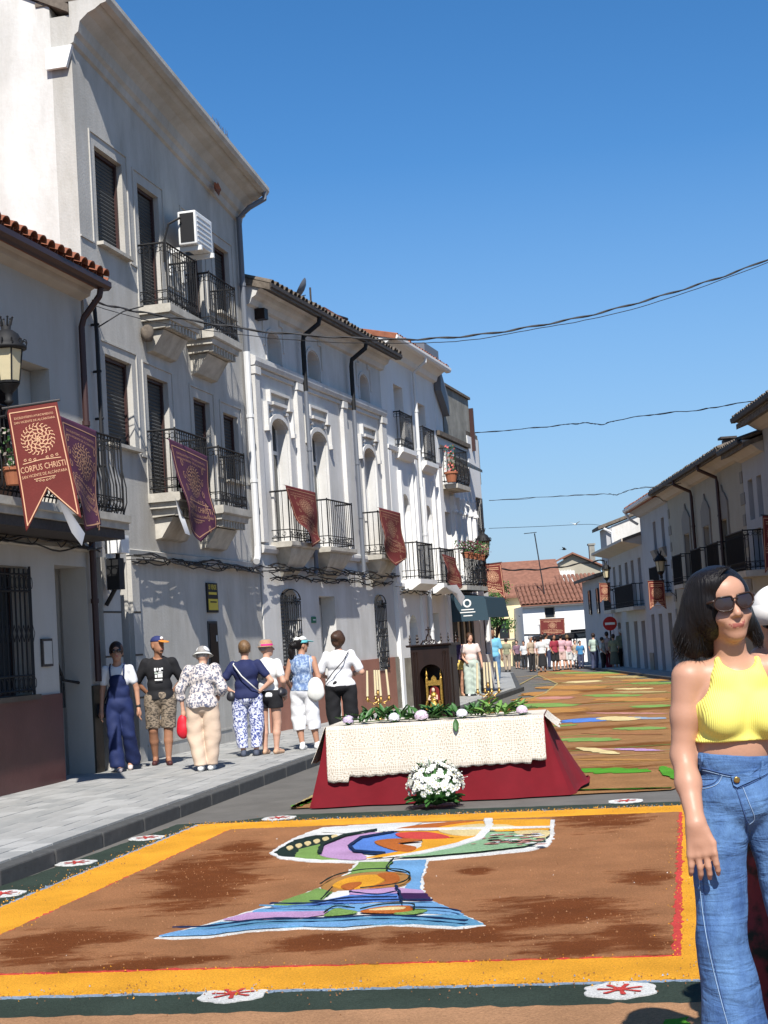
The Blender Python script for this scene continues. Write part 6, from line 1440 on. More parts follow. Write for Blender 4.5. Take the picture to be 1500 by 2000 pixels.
class Fig:
    def __init__(s, name, label, loc, yaw, h=1.65, w=1.0, b=1.0, skin='skin_mid', J=None, hy=0, hp=0, vox=.010, group=None, head_scale=1.07, fingers=True, lean=0):
        s.h = h; s.w = w; s.b = b; s.vox = vox; s.hy = hy; s.skin = skin; s.hsc = head_scale
        s.r = empty('person', loc, yaw, label, 'person', group)
        j = {}
        for sd, q in (('l', 1), ('r', -1)):
            j['hip'+sd] = V3(q*.056*w, 0, .50); j['kn'+sd] = V3(q*.060*w, -.012, .275); j['an'+sd] = V3(q*.055, .012, .045); j['toe'+sd] = V3(q*.070, -.075, .016)
            j['sh'+sd] = V3(q*.098*(.65+.35*w), 0, .792); j['el'+sd] = V3(q*.135*(.5+.5*w), .015, .625); j['wr'+sd] = V3(q*.140*(.5+.5*w), -.03, .475)
        j['pel'] = V3(0, .004, .52); j['wai'] = V3(0, 0, .61); j['che'] = V3(0, 0, .725); j['nk'] = V3(0, .005, .84); j['hd'] = V3(0, -.010, .925)
        for k_, v in (J or {}).items(): j[k_] = np.array(v, float)
        if lean:
            for k_ in j:
                if j[k_][2] > .5: j[k_] = j[k_]+V3(0, -lean*(j[k_][2]-.5), 0)
        s.j = {k_: v*h for k_, v in j.items()}
        s.HR = rotm(R_(hp), 0, R_(hy)); s.fingers = fingers
        s.kids = []
    def hp_(s, x, y, z):      # head-local point (fractions of height) to figure space
        return s.j['hd']+s.HR@(V3(x, y, z)*s.h*s.hsc)
    def torso(s, g=0.0, m=0):
        h, w, b, j = s.h, s.w, s.b, s.j
        return [ell(j['pel'], (.095*h*w+g, .068*h*b+g, .075*h+g), m), ell(j['wai'], (.080*h*w+g, .060*h*b+g, .085*h+g), m), ell(j['che'], (.092*h*(.4+.6*w)+g, .062*h*b+g, .10*h+g), m), cap(j['shl']*.88+j['che']*.12, j['shr']*.88+j['che']*.12, .026*h+g, .026*h+g, m)]+[cap(j['nk']-V3(0, -.004, .012)*h, j['sh'+q]*.8+j['nk']*.2-V3(0, 0, .008)*h, .022*h+g*.5, .018*h+g*.5, m) for q in 'lr']
    def leg(s, sd, g=0.0, m=0, rk=1.0):
        h, j, w = s.h, s.j, (.5+.5*s.w); return [cap(j['hip'+sd], j['kn'+sd], .053*h*w+g, .034*h*rk*w+g, m), cap(j['kn'+sd], j['kn'+sd]*.6+j['an'+sd]*.4+V3(0, .006*h, 0), .033*h*w+g, .033*h*w+g, m), cap(j['kn'+sd]*.6+j['an'+sd]*.4+V3(0, .006*h, 0), j['an'+sd], .032*h*w+g, .020*h+g, m)]
    def arm(s, sd, g=0.0, m=0, f0=0, f1=2.0):
        h, j, w = s.h, s.j, (.5+.5*s.w); P = [j['sh'+sd], j['el'+sd], j['wr'+sd]]; o = []
        if f1 <= 1: return [cap(P[0], P[0]+(P[1]-P[0])*f1, .027*h*w+g, .025*h*w+g, m)]
        return [cap(P[0], P[1], .029*h*w+g, .022*h*w+g, m), cap(P[1], P[1]+(P[2]-P[1])*(f1-1), .022*h*w+g, .0145*h+(.007*h*(2-f1))+g, m)]
    def hand(s, sd, curl=.5, m=0):
        h, j = s.h, s.j; d = j['wr'+sd]-j['el'+sd]; d /= np.linalg.norm(d); q = 1 if sd == 'l' else -1
        side = np.cross(d, V3(q, 0, 0)); side = V3(0, -1, 0)-d*(V3(0, -1, 0)@d); side /= np.linalg.norm(side)+1e-9    # across the palm, thumb side
        nrm = np.cross(d, side)*q; P0 = j['wr'+sd]; pc = P0+d*.026*h; o = [cap(P0, pc+d*.02*h, .0135*h, .016*h, m, 1)]
        o += [ell(pc+d*.012*h+side*.0*h, (.020*h, .020*h, .028*h), m, np.stack([side, nrm*.55, d], 1)*1.0 if False else None)]
        for i, (l, a) in enumerate(((.042, -.017), (.046, -.006), (.043, .006), (.034, .016))):
            b0 = pc+d*.026*h-side*a*h*1.0; m1 = b0+d*l*.5*h-nrm*curl*.008*h*q; e = m1+d*l*.42*h-nrm*curl*.022*h*q
            o += [cap(b0-d*.02*h, m1, .0060*h, .0054*h, m, 1, .004), cap(m1, e, .0054*h, .0044*h, m, 1, .003)]
        t0 = P0+side*.012*h+d*.008*h; t1 = t0+side*.014*h+d*.020*h; o += [cap(t0, t1, .008*h, .0064*h, m, 1, .006), cap(t1, t1+d*.020*h+side*.002*h, .0060*h, .005*h, m, 1, .004)]
        return o
    def head(s, m=0):
        h = s.h*s.hsc; H = s.hp_; R = s.HR
        o = [ell(H(0, .006, .010), (.044*h, .055*h, .058*h), m, R), ell(H(0, -.012, -.025), (.035*h, .042*h, .038*h), m, R), cap(H(0, -.052, .004), H(0, -.063, -.012), .005*h, .0075*h, m, 1, .012), ell(H(0, -.036, -.053), (.016*h, .012*h, .012*h), m, R, .02)]
        for q in (-1, 1): o += [ell(H(q*.044, .004, -.008), (.006*h, .012*h, .018*h), m, R, .006), ell(H(q*.019, -.046, .012), (.012*h, .008*h, .007*h), m, R, .01, 's')]
        return o
    def body(s, curl=(.5, .5), extra=()):
        m = []
        for sd in 'lr': m += s.leg(sd)+[cap(s.j['an'+sd], s.j['toe'+sd], .020*s.h, .015*s.h)]+s.arm(sd)+(s.hand(sd, curl[0 if sd == 'l' else 1]) if s.fingers else [ell(s.j['wr'+sd]+(s.j['wr'+sd]-s.j['el'+sd])*.2, (.018*s.h, .018*s.h, .03*s.h))])
        m += s.torso()+[cap(s.j['nk']-V3(0, 0, .02*s.h), s.j['hd']-V3(0, 0, .03*s.h), .032*s.h, .029*s.h)]+s.head()
        eyes = []
        lip = [ell(s.hp_(0, -.053, -.031), (.012*s.h, .004*s.h, .0038*s.h), 1, s.HR, .002)]
        for q in (-1, 1): eyes += [ell(s.hp_(q*.018, -.0465, .009), (.007*s.h, .004*s.h, .0035*s.h), 2, s.HR, .001)]
        if s.vox > .015: lip = eyes = []
        return sdf_mesh('body', m+lip+eyes+list(extra), s.vox, [s.skin, 'lips', 'hair_dkbrown'], s.r, .018)
    def part(s, name, prims, mt, k=.02, fold=0.0, vox=None, **kw): return sdf_mesh(name, prims, vox or s.vox, mt, s.r, k, fold, random.uniform(0, 6), **kw)
    def top(s, mt, hem=.50, sleeve=.55, g=.010, name='shirt', fold=.004, neck=.03, sq=1.0, straps=False, flare=0):
        h, j = s.h, s.j; P = s.torso(g)
        P[0] = ell(s.j['pel'], (.095*h*s.w+g+.004+flare, .068*h*s.b+g+.006+flare, .085*h+g), 0)
        if sleeve > 0:
            for sd in 'lr': P += s.arm(sd, g+.003, 0, f1=sleeve)
        P += [plane((0, 0, hem*h), (0, 0, -1)), cap(j['nk']-V3(0, .01, .005)*h, j['nk']+V3(0, -.06, .03)*h, neck*h+.008, neck*h+.02, 0, 1, .01, 's'), plane((0, 0, .845*h), (0, 0, 1))]
        return s.part(name, P, mt, .022, fold)
    def pants(s, mt, top=.60, hem=.06, r0=.010, kr=None, hr=None, name='trousers', fold=.005, sq=1.0):
        h, j = s.h, s.j; g = r0; P = [ell(j['pel'], (.095*h*s.w+g, .070*h*s.b+g, .080*h+g)), ell(j['wai'], (.080*h*s.w+g*.8, .060*h*s.b+g*.8, .085*h))]
        kr = kr or .040; hr = hr or .034; w = .5+.5*s.w
        for sd in 'lr':
            P += [cap(j['hip'+sd], j['kn'+sd], .056*h*w+g, kr*h*w+g*.5), cap(j['kn'+sd], j['an'+sd]-V3(0, 0, .01*h), kr*h*w+g*.5, hr*h+g*.3)]
        P += [plane((0, 0, top*h), (0, 0, 1)), plane((0, 0, hem*h), (0, 0, -1))]
        return s.part(name, P, mt, .014, fold)
    def shoes(s, mt, g=.007, sole='paper', high=.0):
        for sd in 'lr':
            a, t = s.j['an'+sd], s.j['toe'+sd]; hl = a+V3(0, .022*s.h, -.022*s.h)
            s.part('shoe', [cap(hl, t, .022*s.h+g*.5, .019*s.h+g*.5), cap(a-V3(0, 0, .01), a+V3(0, 0, high), .020*s.h+g, .020*s.h+g), plane((0, 0, max(.001, min(t[2], a[2])-.034*s.h)), (0, 0, -1))], mt, .02, vox=min(s.vox, .008) if s.vox < .015 else s.vox)
    def hair(s, mt, back=.0, low=-.02, puff=.010, extra=(), face=.030, name='hair', fold=.003):
        h = s.h*s.hsc; R = s.HR; H = s.hp_
        P = [ell(H(0, .012, .018), (.044*h+puff, .053*h+puff, .056*h+puff), 0, R)]+list(extra)
        P += [ell(H(0, -.062, -.012+face-.030), (.036*h, .042*h, .058*h), 0, R, .006, 's')]
        n = R@V3(0, 0, -1); P.append(plane(tuple(H(0, 0, low)), tuple(n))) if not extra else None
        return s.part(name, P, mt, .02, fold)
    def glasses(s, mt='shade_lens', fm='shade_frame'):
        h = s.h*s.hsc; M4 = Matrix([list(s.HR[i])+[s.j['hd'][i]] for i in range(3)]+[[0, 0, 0, 1]]); b = MB()
        for q in (-1, 1): b.lathe([(0, 0), (.0165*h, 0), (.0175*h, .002*h), (.0165*h, .004*h), (0, .004*h)], (0, 0, 0), 12)
        n = len(b.v)//2; 
        for i, q in enumerate((-1, 1)):
            for k_ in range(n):
                x, y, z = b.v[i*n+k_]; b.v[i*n+k_] = tuple(M4 @ Vector((x+q*.020*h, -(.056*h)-z+abs(x+q*.02*h)*.2, y*.86+.009*h)))
        o = b.build('sunglasses', mt, s.r, True)
        b = MB(); b.tube([M4 @ Vector((q*h, yy*h, .012*h)) for q, yy in ((-.046, 0), (-.042, -.048), (-.02, -.058), (.02, -.058), (.042, -.048), (.046, 0))], .0022*h/1.6*1.3, 5); b.build('glasses_frame', fm, o)
    def H4(s): return Matrix([list(s.HR[i])+[s.j['hd'][i]] for i in range(3)]+[[0, 0, 0, 1]])
    def strap(s, pts, mt, r=.008, name='bag_strap'): return MB().tube([Vector(p)*s.h for p in pts], r, 6).build(name, mt, s.r, True)
def bag(name, label, fig, c, r, mt, strap=None, R=None, cat='bag', group=None):
    o = empty(name, fig.r.matrix_world @ Vector(c) if False else (0, 0, 0), 0, label, cat, group); wm = Matrix.Translation(fig.r.location) @ Matrix.Rotation(fig.r.rotation_euler[2], 4, 'Z'); o.matrix_world = wm @ Matrix.Translation(c)
    sdf_mesh('bag_body', [ell((0, 0, 0), r, 0, R), ell((0, 0, -r[2]*.35), (r[0]*1.05, r[1]*1.1, r[2]*.6), 0, R)], .008, mt, o, .03, .002)
    if strap: MB().tube([Vector(p)-Vector(c) for p in strap], .006, 6).build('strap', mt, o, True)
    return o
# cloth colours
mat('navy_cloth', (.014, .020, .075), .8, .15, 9, .6, 14); mat('dungaree', (.012, .022, .085), .75, .25, 7, .6, 12); mat('white_cloth', (.66, .66, .67), .8, .06, 8, .7, 12); mat('black_cloth', (.012, .012, .014), .85, .2, 8, .6, 12)
mat('camo', (.23, .18, .13), .85, 0, 26, col2=(.055, .045, .035), thr=(.44, .52), stretch=(1, 1, 2.2)); mat('paisley', (.58, .52, .48), .8, 0, 34, col2=(.10, .11, .16), thr=(.44, .52)); mat('beige_cloth', (.58, .44, .33), .85, .12, 7, .7, 10)
mat('blue_print', (.60, .62, .70), .8, 0, 40, col2=(.05, .07, .24), thr=(.46, .52)); mat('blue_plaid', (.10, .16, .30), .8, 0, 30, .5, 12, col2=(.32, .40, .52), thr=(.40, .55)); mat('print_white', (.66, .66, .64), .8, 0, 16, .6, 12, col2=(.06, .06, .06), thr=(.30, .34))
mat('straw', (.42, .25, .15), .8, .3, 60); mat('magenta', (.50, .02, .16), .7); mat('turquoise', (.12, .45, .48), .6); mat('red_bag', (.55, .015, .03), .5, .15, 20); mat('cream_bag', (.62, .62, .58), .8, .1, 10); mat('leather_dark', (.02, .02, .025), .4); mat('sandal', (.45, .28, .18), .6)
mat('shoe_brown', (.07, .02, .02), .6, .3, 30); mat('shoe_grey', (.06, .07, .10), .7); mat('shoe_white', (.66, .66, .64), .6); mat('cap_navy', (.022, .030, .11), .8); mat('cap_orange', (.55, .20, .03), .7); mat('yellow_cloth', (.62, .45, .12), .8); mat('purple_dots', (.06, .04, .10), .8, 0, 40, col2=(.3, .2, .3), thr=(.32, .38)); mat('pale_green', (.40, .46, .40), .85, .1, 8, .2, 14); mat('pale_top', (.60, .50, .46), .8); mat('sky_shirt', (.16, .42, .58), .8, .15, 9); mat('denim_mid', (.10, .19, .32), .85, .25, 9)
def at_feet(px_, py_): p = G(px_, py_, .12); return (p.x, p.y, p.z)
def yaw_of(deg): return R_(deg)
# 1 woman in dungarees walking to the camera
f = Fig('p', 'woman in white tee and long navy dungarees with sunglasses walking beside the house door', at_feet(239, 1506), R_(4), 1.67, .92, .9, 'skin_mid', {'anl': (.055, .10, .07), 'toel': (.06, .03, .02), 'knl': (.05, .0, .28), 'anr': (-.01, -.07, .045), 'toer': (-.005, -.15, .016), 'knr': (-.04, -.05, .28), 'elr': (-.125, .01, .63), 'wrr': (-.135, -.03, .48), 'wrl': (.15, .0, .475), 'ell': (.14, .02, .63)}, 4)
f.body(); f.top('white_cloth', .60, .6)
f.part('dungarees', [ell(f.j['pel'], (.175, .14, .15)), ell(f.j['wai'], (.150, .125, .16)), ell(f.j['che']-V3(0, .045, .05), (.115, .085, .15)), cap(f.j['hipl'], f.j['knl']+V3(.02, 0, 0), .10, .085), cap(f.j['knl']+V3(.02, 0, 0), f.j['anl']+V3(.04, 0, .02), .085, .105), cap(f.j['hipr'], f.j['knr'], .10, .085), cap(f.j['knr'], f.j['anr']+V3(-.03, 0, .02), .085, .105), plane((0, 0, 1.25), (0, 0, 1)), plane((0, 0, .06), (0, 0, -1)), ell((0, .10, 1.2), (.3, .13, .2), 0, None, .01, 's')], 'dungaree', .014, .007)
for q in (-1, 1): f.strap([(q*.05, -.075, .73), (q*.055, -.055, .80), (q*.055, .01, .835), (q*.04, .06, .76)], 'dungaree', .010, 'shoulder_strap')
f.hair('hair_dkbrown', puff=.014, extra=[ell(f.hp_(0, .06, .03), (.05, .04, .045)), ell(f.hp_(-.03, .03, .0), (.04, .05, .05))]); f.glasses(); f.shoes('pale_top', .002)
f.part('wristwatch', [cap(f.j['wrl']+V3(0, 0, .02), f.j['wrl']+V3(0, 0, .035), .030, .030, 0, .8)], 'black_plastic', .005)
bag('shoulder_bag', 'small black bag at the hip of the woman in navy dungarees', f, (-.23, .04, .80), (.10, .05, .10), 'leather_dark', [(-.2, .02, .88), (-.05, -.08, 1.2), (.09, -.05, 1.36), (.1, .04, 1.33), (-.1, .1, 1.1), (-.22, .06, .88)])
# 2 man with cap
f = Fig('p', 'man in black printed tee, camouflage shorts and navy cap with orange peak', at_feet(320, 1494), R_(8), 1.74, 1.12, 1.12, 'skin_tan', {'elr': (-.175, .03, .645), 'wrr': (-.10, .07, .56), 'ell': (.175, .03, .645), 'wrl': (.10, .07, .56), 'anl': (.04, -.05, .045), 'toel': (.05, -.13, .016), 'knl': (.05, -.03, .28), 'anr': (-.06, .06, .05), 'toer': (-.07, -.02, .016)}, 38)
f.body(); f.top('black_cloth', .505, .85, .014, fold=.006); f.pants('camo', .58, .285, .014, .046, .04, 'shorts', .006); f.shoes('shoe_brown', .008)
f.part('cap_crown', [ell(f.hp_(0, .006, .030), (.084, .105, .075), 0, f.HR), plane(tuple(f.hp_(0, 0, .025)), tuple(f.HR@V3(0, 0, -1)))], 'cap_navy', .01)
f.part('cap_peak', [ell(f.hp_(0, -.075, .026), (.070, .085, .010), 0, f.HR@rotm(R_(12), 0, 0))], 'cap_orange', .004, vox=.006)
f.part('cap_badge', [ell(f.hp_(0, -.050, .050), (.028, .012, .022), 0, f.HR)], 'paper', .004, vox=.006)
f.part('beard', [ell(f.hp_(0, -.025, -.040), (.045, .052, .036), 0, f.HR)], 'hair_dkbrown', .01)
b = MB()   # shirt print
for (x0, x1, z0, z1, w_) in ((-.062, -.035, .0, .045, 0), (-.025, -.012, .01, .045, 0), (.0, .028, .0, .04, 0), (.03, .055, .02, .045, 0), (-.06, -.02, -.035, -.012, 1), (-.01, .05, -.02, -.008, 0), (-.055, -.03, -.085, -.045, 0), (-.02, .045, -.085, -.03, 2), (-.06, .04, -.125, -.105, 0)):
    b.mi = w_; c = f.j['che']; n_ = 3
    for i in range(n_):
        xa_, xb_ = x0+(x1-x0)*i/n_, x0+(x1-x0)*(i+1)/n_; yy_ = lambda x: -(.062*f.h*f.b+.026)*math.sqrt(max(.1, 1-(x/.2)**2))-.012
        b.add([(xa_, yy_(xa_), c[2]+z0), (xb_, yy_(xb_), c[2]+z0), (xb_, yy_(xb_), c[2]+z1), (xa_, yy_(xa_), c[2]+z1)], [(0, 1, 2, 3)])
b.build('shirt_print', ['paper', 'mint_print' if 'mint_print' in MATS else 'pale_green', 'cream_bag'], f.r, kind='stuff')
# 3 stooped older woman with patterned jacket
f = Fig('p', 'older woman seen from behind in patterned jacket, beige trousers and white bucket hat', at_feet(402, 1505), R_(176), 1.58, 1.12, 1.15, 'skin_fair', {'elr': (-.165, .02, .63), 'wrr': (-.12, -.07, .58), 'ell': (.175, .0, .64), 'wrl': (.165, -.035, .49), 'hd': (0, -.06, .90), 'nk': (0, -.03, .83), 'anl': (.03, .03, .045), 'toel': (.03, -.05, .016), 'anr': (-.04, -.02, .045), 'toer': (-.045, -.10, .016)}, 0, 15, lean=.18)
f.body(); f.top('paisley', .50, 1.35, .026, 'jacket', .010, .02, flare=.014); f.pants('beige_cloth', .56, .045, .018, .058, .048, 'trousers', .006); f.shoes('shoe_white', .009)
f.part('hat_crown', [ell(f.hp_(0, .004, .030), (.088, .100, .080), 0, f.HR), plane(tuple(f.hp_(0, 0, .02)), tuple(f.HR@V3(0, 0, -1)))], 'white_cloth', .01)
H4 = f.H4() @ Matrix.Translation((0, .006, .030)); MB().lathe([(.088, .012), (.13, -.022), (.135, -.026), (.086, .004)], (0, 0, 0), 28).build('hat_brim', 'cream_bag', f.r, True, H4); MB().lathe([(.0915, .004), (.0925, .022), (.090, .022)], (0, 0, 0), 28, 1.14).build('hat_band', 'shutter_grey', f.r, True, H4)
f.hair('hair_grey', puff=.006)
bag('red_bag', 'bright red bag hanging from the hand of the older woman in patterned jacket', f, (.27, -.045, .56), (.075, .05, .15), 'red_bag', [(.23, -.05, .70), (.255, -.05, .77), (.29, -.05, .70)])
# 4 woman hands on hips
f = Fig('p', 'woman from behind in navy tee and blue white patterned trousers with hands on hips', at_feet(489, 1477), R_(182), 1.60, 1.22, 1.2, 'skin_fair', {'elr': (-.22, .035, .64), 'wrr': (-.125, .03, .565), 'ell': (.22, .035, .64), 'wrl': (.125, .03, .565)}, 5)
f.body(); f.top('navy_cloth', .50, .6, .014, fold=.005); f.pants('blue_print', .56, .075, .012, .052, .043, 'trousers', .006); f.shoes('shoe_grey', .008)
f.hair('hair_blond', puff=.012, low=-.035); f.strap([(.10, .075, .80), (.03, .125, .70), (-.05, .13, .62), (-.115, .06, .55)], 'cream_bag', .009)
f.strap([(.10, .07, .80), (.095, -.03, .83), (.02, -.1, .7)], 'cream_bag', .009)
bag('hip_bag', 'small dark bag on the hip of the woman in navy tee', f, (.215, .07, .85), (.06, .04, .07), 'leather_dark')
# 5 straw hat woman
f = Fig('p', 'woman in straw hat with magenta flower, white patterned top and dark shorts', at_feet(531, 1473), R_(158), 1.60, 1.08, 1.1, 'skin_fair', {'ell': (.15, .01, .63), 'wrl': (.12, -.06, .52), 'elr': (-.16, .02, .63), 'wrr': (-.13, -.06, .52)}, -60)
f.body(); f.top('print_white', .50, .6, .014); f.pants('black_cloth', .56, .40, .018, .058, .05, 'shorts', .004); f.shoes('sandal', .0)
f.hair('hair_grey', puff=.006)
H4 = f.H4() @ Matrix.Translation((0, .006, .034)); MB().lathe([(.135, -.010), (.125, -.012), (.088, .000), (.084, .060), (.060, .085), (.0, .090)], (0, 0, 0), 26, 1.1).build('hat', 'straw', f.r, True, H4); MB().lathe([(.0905, .002), (.0905, .026), (.086, .028)], (0, 0, 0), 26, 1.1).build('hat_band', 'magenta', f.r, True, H4)
f.part('hat_flower', [ell(f.hp_(.045, .035, .045), (.030, .030, .028)), ell(f.hp_(.050, .015, .050), (.022, .022, .022)), ell(f.hp_(.035, .052, .035), (.022, .022, .022))], 'magenta', .01)
bag('belt_bag', 'dark bag worn at the waist of the woman in the straw hat', f, (-.20, -.03, .86), (.06, .09, .07), 'leather_dark'); 
bag('folded_bag', 'grey fabric bag carried low by the woman in the straw hat', f, (.14, .06, .80), (.11, .05, .10), 'shutter_grey')
# 6 turquoise visor
f = Fig('p', 'woman with turquoise visor and dark ponytail, blue sleeveless blouse and white capri trousers', at_feet(600, 1464), R_(170), 1.62, 1.08, 1.05, 'skin_mid', {'elr': (-.145, .02, .63), 'wrr': (-.12, -.07, .58), 'ell': (.15, .02, .63), 'wrl': (.13, -.06, .55), 'anr': (-.09, -.02, .045), 'toer': (-.13, -.07, .016), 'anl': (.035, .02, .045), 'toel': (.03, -.05, .016)}, -50)
f.body(); f.top('blue_plaid', .52, 0, .016, 'blouse', .006); f.pants('white_cloth', .57, .175, .012, .056, .053, 'capri_trousers', .006); f.shoes('shoe_white', .006, high=.02)
f.hair('hair_black', puff=.010, extra=[ell(f.hp_(.01, .075, .0), (.055, .065, .06)), ell(f.hp_(.02, .09, -.05), (.05, .055, .075)), ell(f.hp_(.02, .085, -.09), (.035, .04, .05))], fold=.006)
H4 = f.H4() @ Matrix.Translation((0, .006, .028)); MB().lathe([(.090, 0), (.092, .002), (.090, .035), (.086, .036)], (0, 0, 0), 26, 1.14).build('visor_band', 'turquoise', f.r, True, H4)
f.part('visor_peak', [ell(f.hp_(0, -.072, .028), (.078, .075, .008), 0, f.HR@rotm(R_(10), 0, 0))], 'turquoise', .004, vox=.006); f.part('visor_crown', [ell(f.hp_(0, .008, .036), (.088, .104, .074), 0, f.HR), plane(tuple(f.hp_(0, 0, .040)), tuple(f.HR@V3(0, 0, -1)))], 'cream_bag', .01); f.glasses()
bag('tote_bag', 'white cloth tote hanging at the side of the woman with turquoise visor', f, (-.20, .10, .86), (.12, .05, .17), 'cream_bag', [(-.15, .10, 1.0), (-.13, .09, 1.3), (-.12, .0, 1.37), (-.2, .0, 1.05)])
# 7 white polo
f = Fig('p', 'woman with tousled brown hair in white polo and black trousers seen from behind', at_feet(672, 1452), R_(176), 1.66, 1.32, 1.3, 'skin_fair', {'elr': (-.20, .01, .63), 'wrr': (-.14, -.09, .62), 'ell': (.19, .01, .63), 'wrl': (.13, -.09, .60)}, 8)
f.body(); f.top('white_cloth', .515, .75, .016, 'polo_shirt', .007); f.pants('black_cloth', .565, .06, .012, .054, .046); f.shoes('shoe_grey', .006)
f.hair('hair_brown', puff=.026, low=-.06, extra=[ell(f.hp_(0, .03, -.02), (.090, .075, .075)), ell(f.hp_(.02, .05, .03), (.075, .07, .07))], fold=.010)
f.strap([(-.095, .05, .82), (-.05, .12, .74), (.05, .135, .64), (.12, .08, .56)], 'leather_dark', .008)
# 8-10 beyond the shrine
def at2(px_, py_): p = G(px_, py_, .12); return (p.x, p.y, p.z)
f = Fig('p', 'woman in dark sleeveless top and yellow shorts standing right behind the shrine', at2(897, 1360), R_(5), 1.66, .98, 1, 'skin_mid', None, 10, vox=.014)
f.body(); f.top('purple_dots', .53, 0, .012); f.pants('yellow_cloth', .58, .42, .016, .056, .05, 'shorts'); f.hair('hair_dkbrown', puff=.012, extra=[ell(f.hp_(0, .05, -.02), (.06, .05, .09))]); f.glasses(); f.shoes('sandal', 0)
f = Fig('p', 'woman in pale top and wide pale green trousers beside the dark shop front', at2(925, 1359), R_(-2), 1.64, 1.08, 1.05, 'skin_fair', {'ell': (.15, .02, .63), 'wrl': (.17, -.03, .49), 'elr': (-.15, .03, .64), 'wrr': (-.09, -.06, .56)}, 20, vox=.014)
f.body(); f.top('pale_top', .57, .5, .016); f.pants('pale_green', .60, .03, .018, .060, .070, 'trousers', .008); f.hair('hair_brown', puff=.018, low=-.05); f.shoes('paper', .004)
f = Fig('p', 'man in light blue short sleeved shirt and jeans strolling at the pavement corner', at2(968, 1336), R_(-6), 1.80, 1.1, 1.1, 'skin_dark', {'anl': (.05, -.04, .045), 'toel': (.06, -.12, .016), 'anr': (-.05, .05, .05)}, 10, vox=.016)
f.body(); f.top('sky_shirt', .49, .8, .018); f.pants('denim_mid', .57, .05, .010, .045, .036); f.hair('hair_black', puff=.004); f.shoes('black_cloth', .006)
# far figures gathered at the end of the street
FARC = dict(g=(.11, .11, .08), w=(.62, .62, .60), b=(.02, .02, .022), r=(.28, .03, .05), p=(.55, .33, .36), u=(.06, .22, .42), t=(.42, .33, .24), n=(.05, .06, .11), m=(.42, .50, .42), o=(.24, .24, .15), k=(.62, .45, .40), v=(.20, .12, .16))
for k_, c in FARC.items(): mat('far_'+k_, c, .85, .25, 9)
WORD = dict(g='olive green', w='white', b='black', r='dark red', p='pink', u='blue', t='tan', n='navy', m='pale mint', o='moss green', k='peach', v='plum')
def far(px_, fy, top, c1, c2, yaw, where, style=0, h=1.66, hairc='hair_dkbrown', wd=1.05):
    p = G(px_, fy, 0); f = Fig('p', where, (p.x, p.y, p.z), R_(yaw), h, wd, 1.05, random.choice(['skin_mid', 'skin_tan', 'skin_fair']), {'ell': (.14, random.uniform(-.03, .04), .63), 'wrl': (.13, random.uniform(-.12, .02), .52), 'elr': (-.14, .0, .63), 'wrr': (-.12, random.uniform(-.12, .02), .52), 'anl': (.05, random.uniform(-.05, .06), .045)}, random.uniform(-40, 40), vox=.024, fingers=False, group='distant people gathered at the end of the street')
    f.vox = .024; f.body(); f.top('far_'+c1, .50, .7, .014, fold=0)
    if style == 0: f.pants('far_'+c2, .57, .05, .012, .046, .040, fold=0)
    elif style == 1: f.pants('far_'+c2, .57, .28, .016, .06, .05, 'shorts', fold=0)
    else: f.part('skirt', [cap(f.j['pel'], (0, 0, .18*f.h if style == 2 else .33*f.h), .15, .21 if style == 2 else .2, 0, .8), plane((0, 0, .15*f.h if style == 2 else .33*f.h), (0, 0, -1)), plane((0, 0, .6*f.h), (0, 0, 1))], 'far_'+c2, .02)
    f.hair(hairc, puff=.012, low=-.04, fold=0); f.shoes('black_cloth', .0)
    return f
for a in ((992, 1312, 0, 'o', 't', 170, 'distant person in olive top with pale trousers left of the crowd', 0), (1012, 1306, 0, 'v', 'b', 20, 'distant person in plum top near the yellow house corner', 1, 1.5), (1026, 1307, 0, 'w', 'b', -20, 'short distant person in white top beside the yellow house', 0, 1.45), (1040, 1312, 0, 't', 'b', 40, 'distant grey haired woman in tan top and black trousers', 0, 1.66, 'hair_grey'), (1049, 1309, 0, 'k', 't', 190, 'distant person in peach top behind the grey haired woman', 0, 1.6),
    (1061, 1313, 0, 'w', 'b', 175, 'distant woman in white top and long black skirt left of the stall', 2), (1070, 1307, 0, 'w', 'n', 150, 'distant man in white shirt and navy trousers under the wall banner', 0, 1.76), (1086, 1311, 0, 'r', 'b', 30, 'distant person in dark red top before the stall', 1), (1099, 1309, 0, 'p', 'k', 180, 'distant person in pink top before the white covered stall', 1), (1112, 1308, 0, 'p', 'w', 200, 'distant person in pink top right of the stall', 1, 1.6, 'hair_blond'),
    (1126, 1306, 0, 't', 'w', 20, 'short distant person in tan top near the boy in blue', 1, 1.35), (1136, 1306, 0, 'u', 'n', -10, 'distant child in bright blue tee at the right of the stall', 0, 1.3), (1163, 1309, 0, 'm', 'n', 140, 'distant man in pale mint shirt striding beyond the carpet', 0, 1.6), (1180, 1309, 0, 'w', 'b', 60, 'distant person bending in white and black near the right row', 0, 1.4), (1190, 1308, 0, 'k', 'r', 200, 'distant woman in peach top and red trousers by the right row', 0, 1.62), (1202, 1308, 0, 'o', 'g', 170, 'distant woman in moss green dress by the right row', 2, 1.5), (1218, 1306, 0, 'o', 'b', 185, 'distant man in olive shirt and white cap with back turned', 0, 1.72, 'far_w')):
    far(*a)
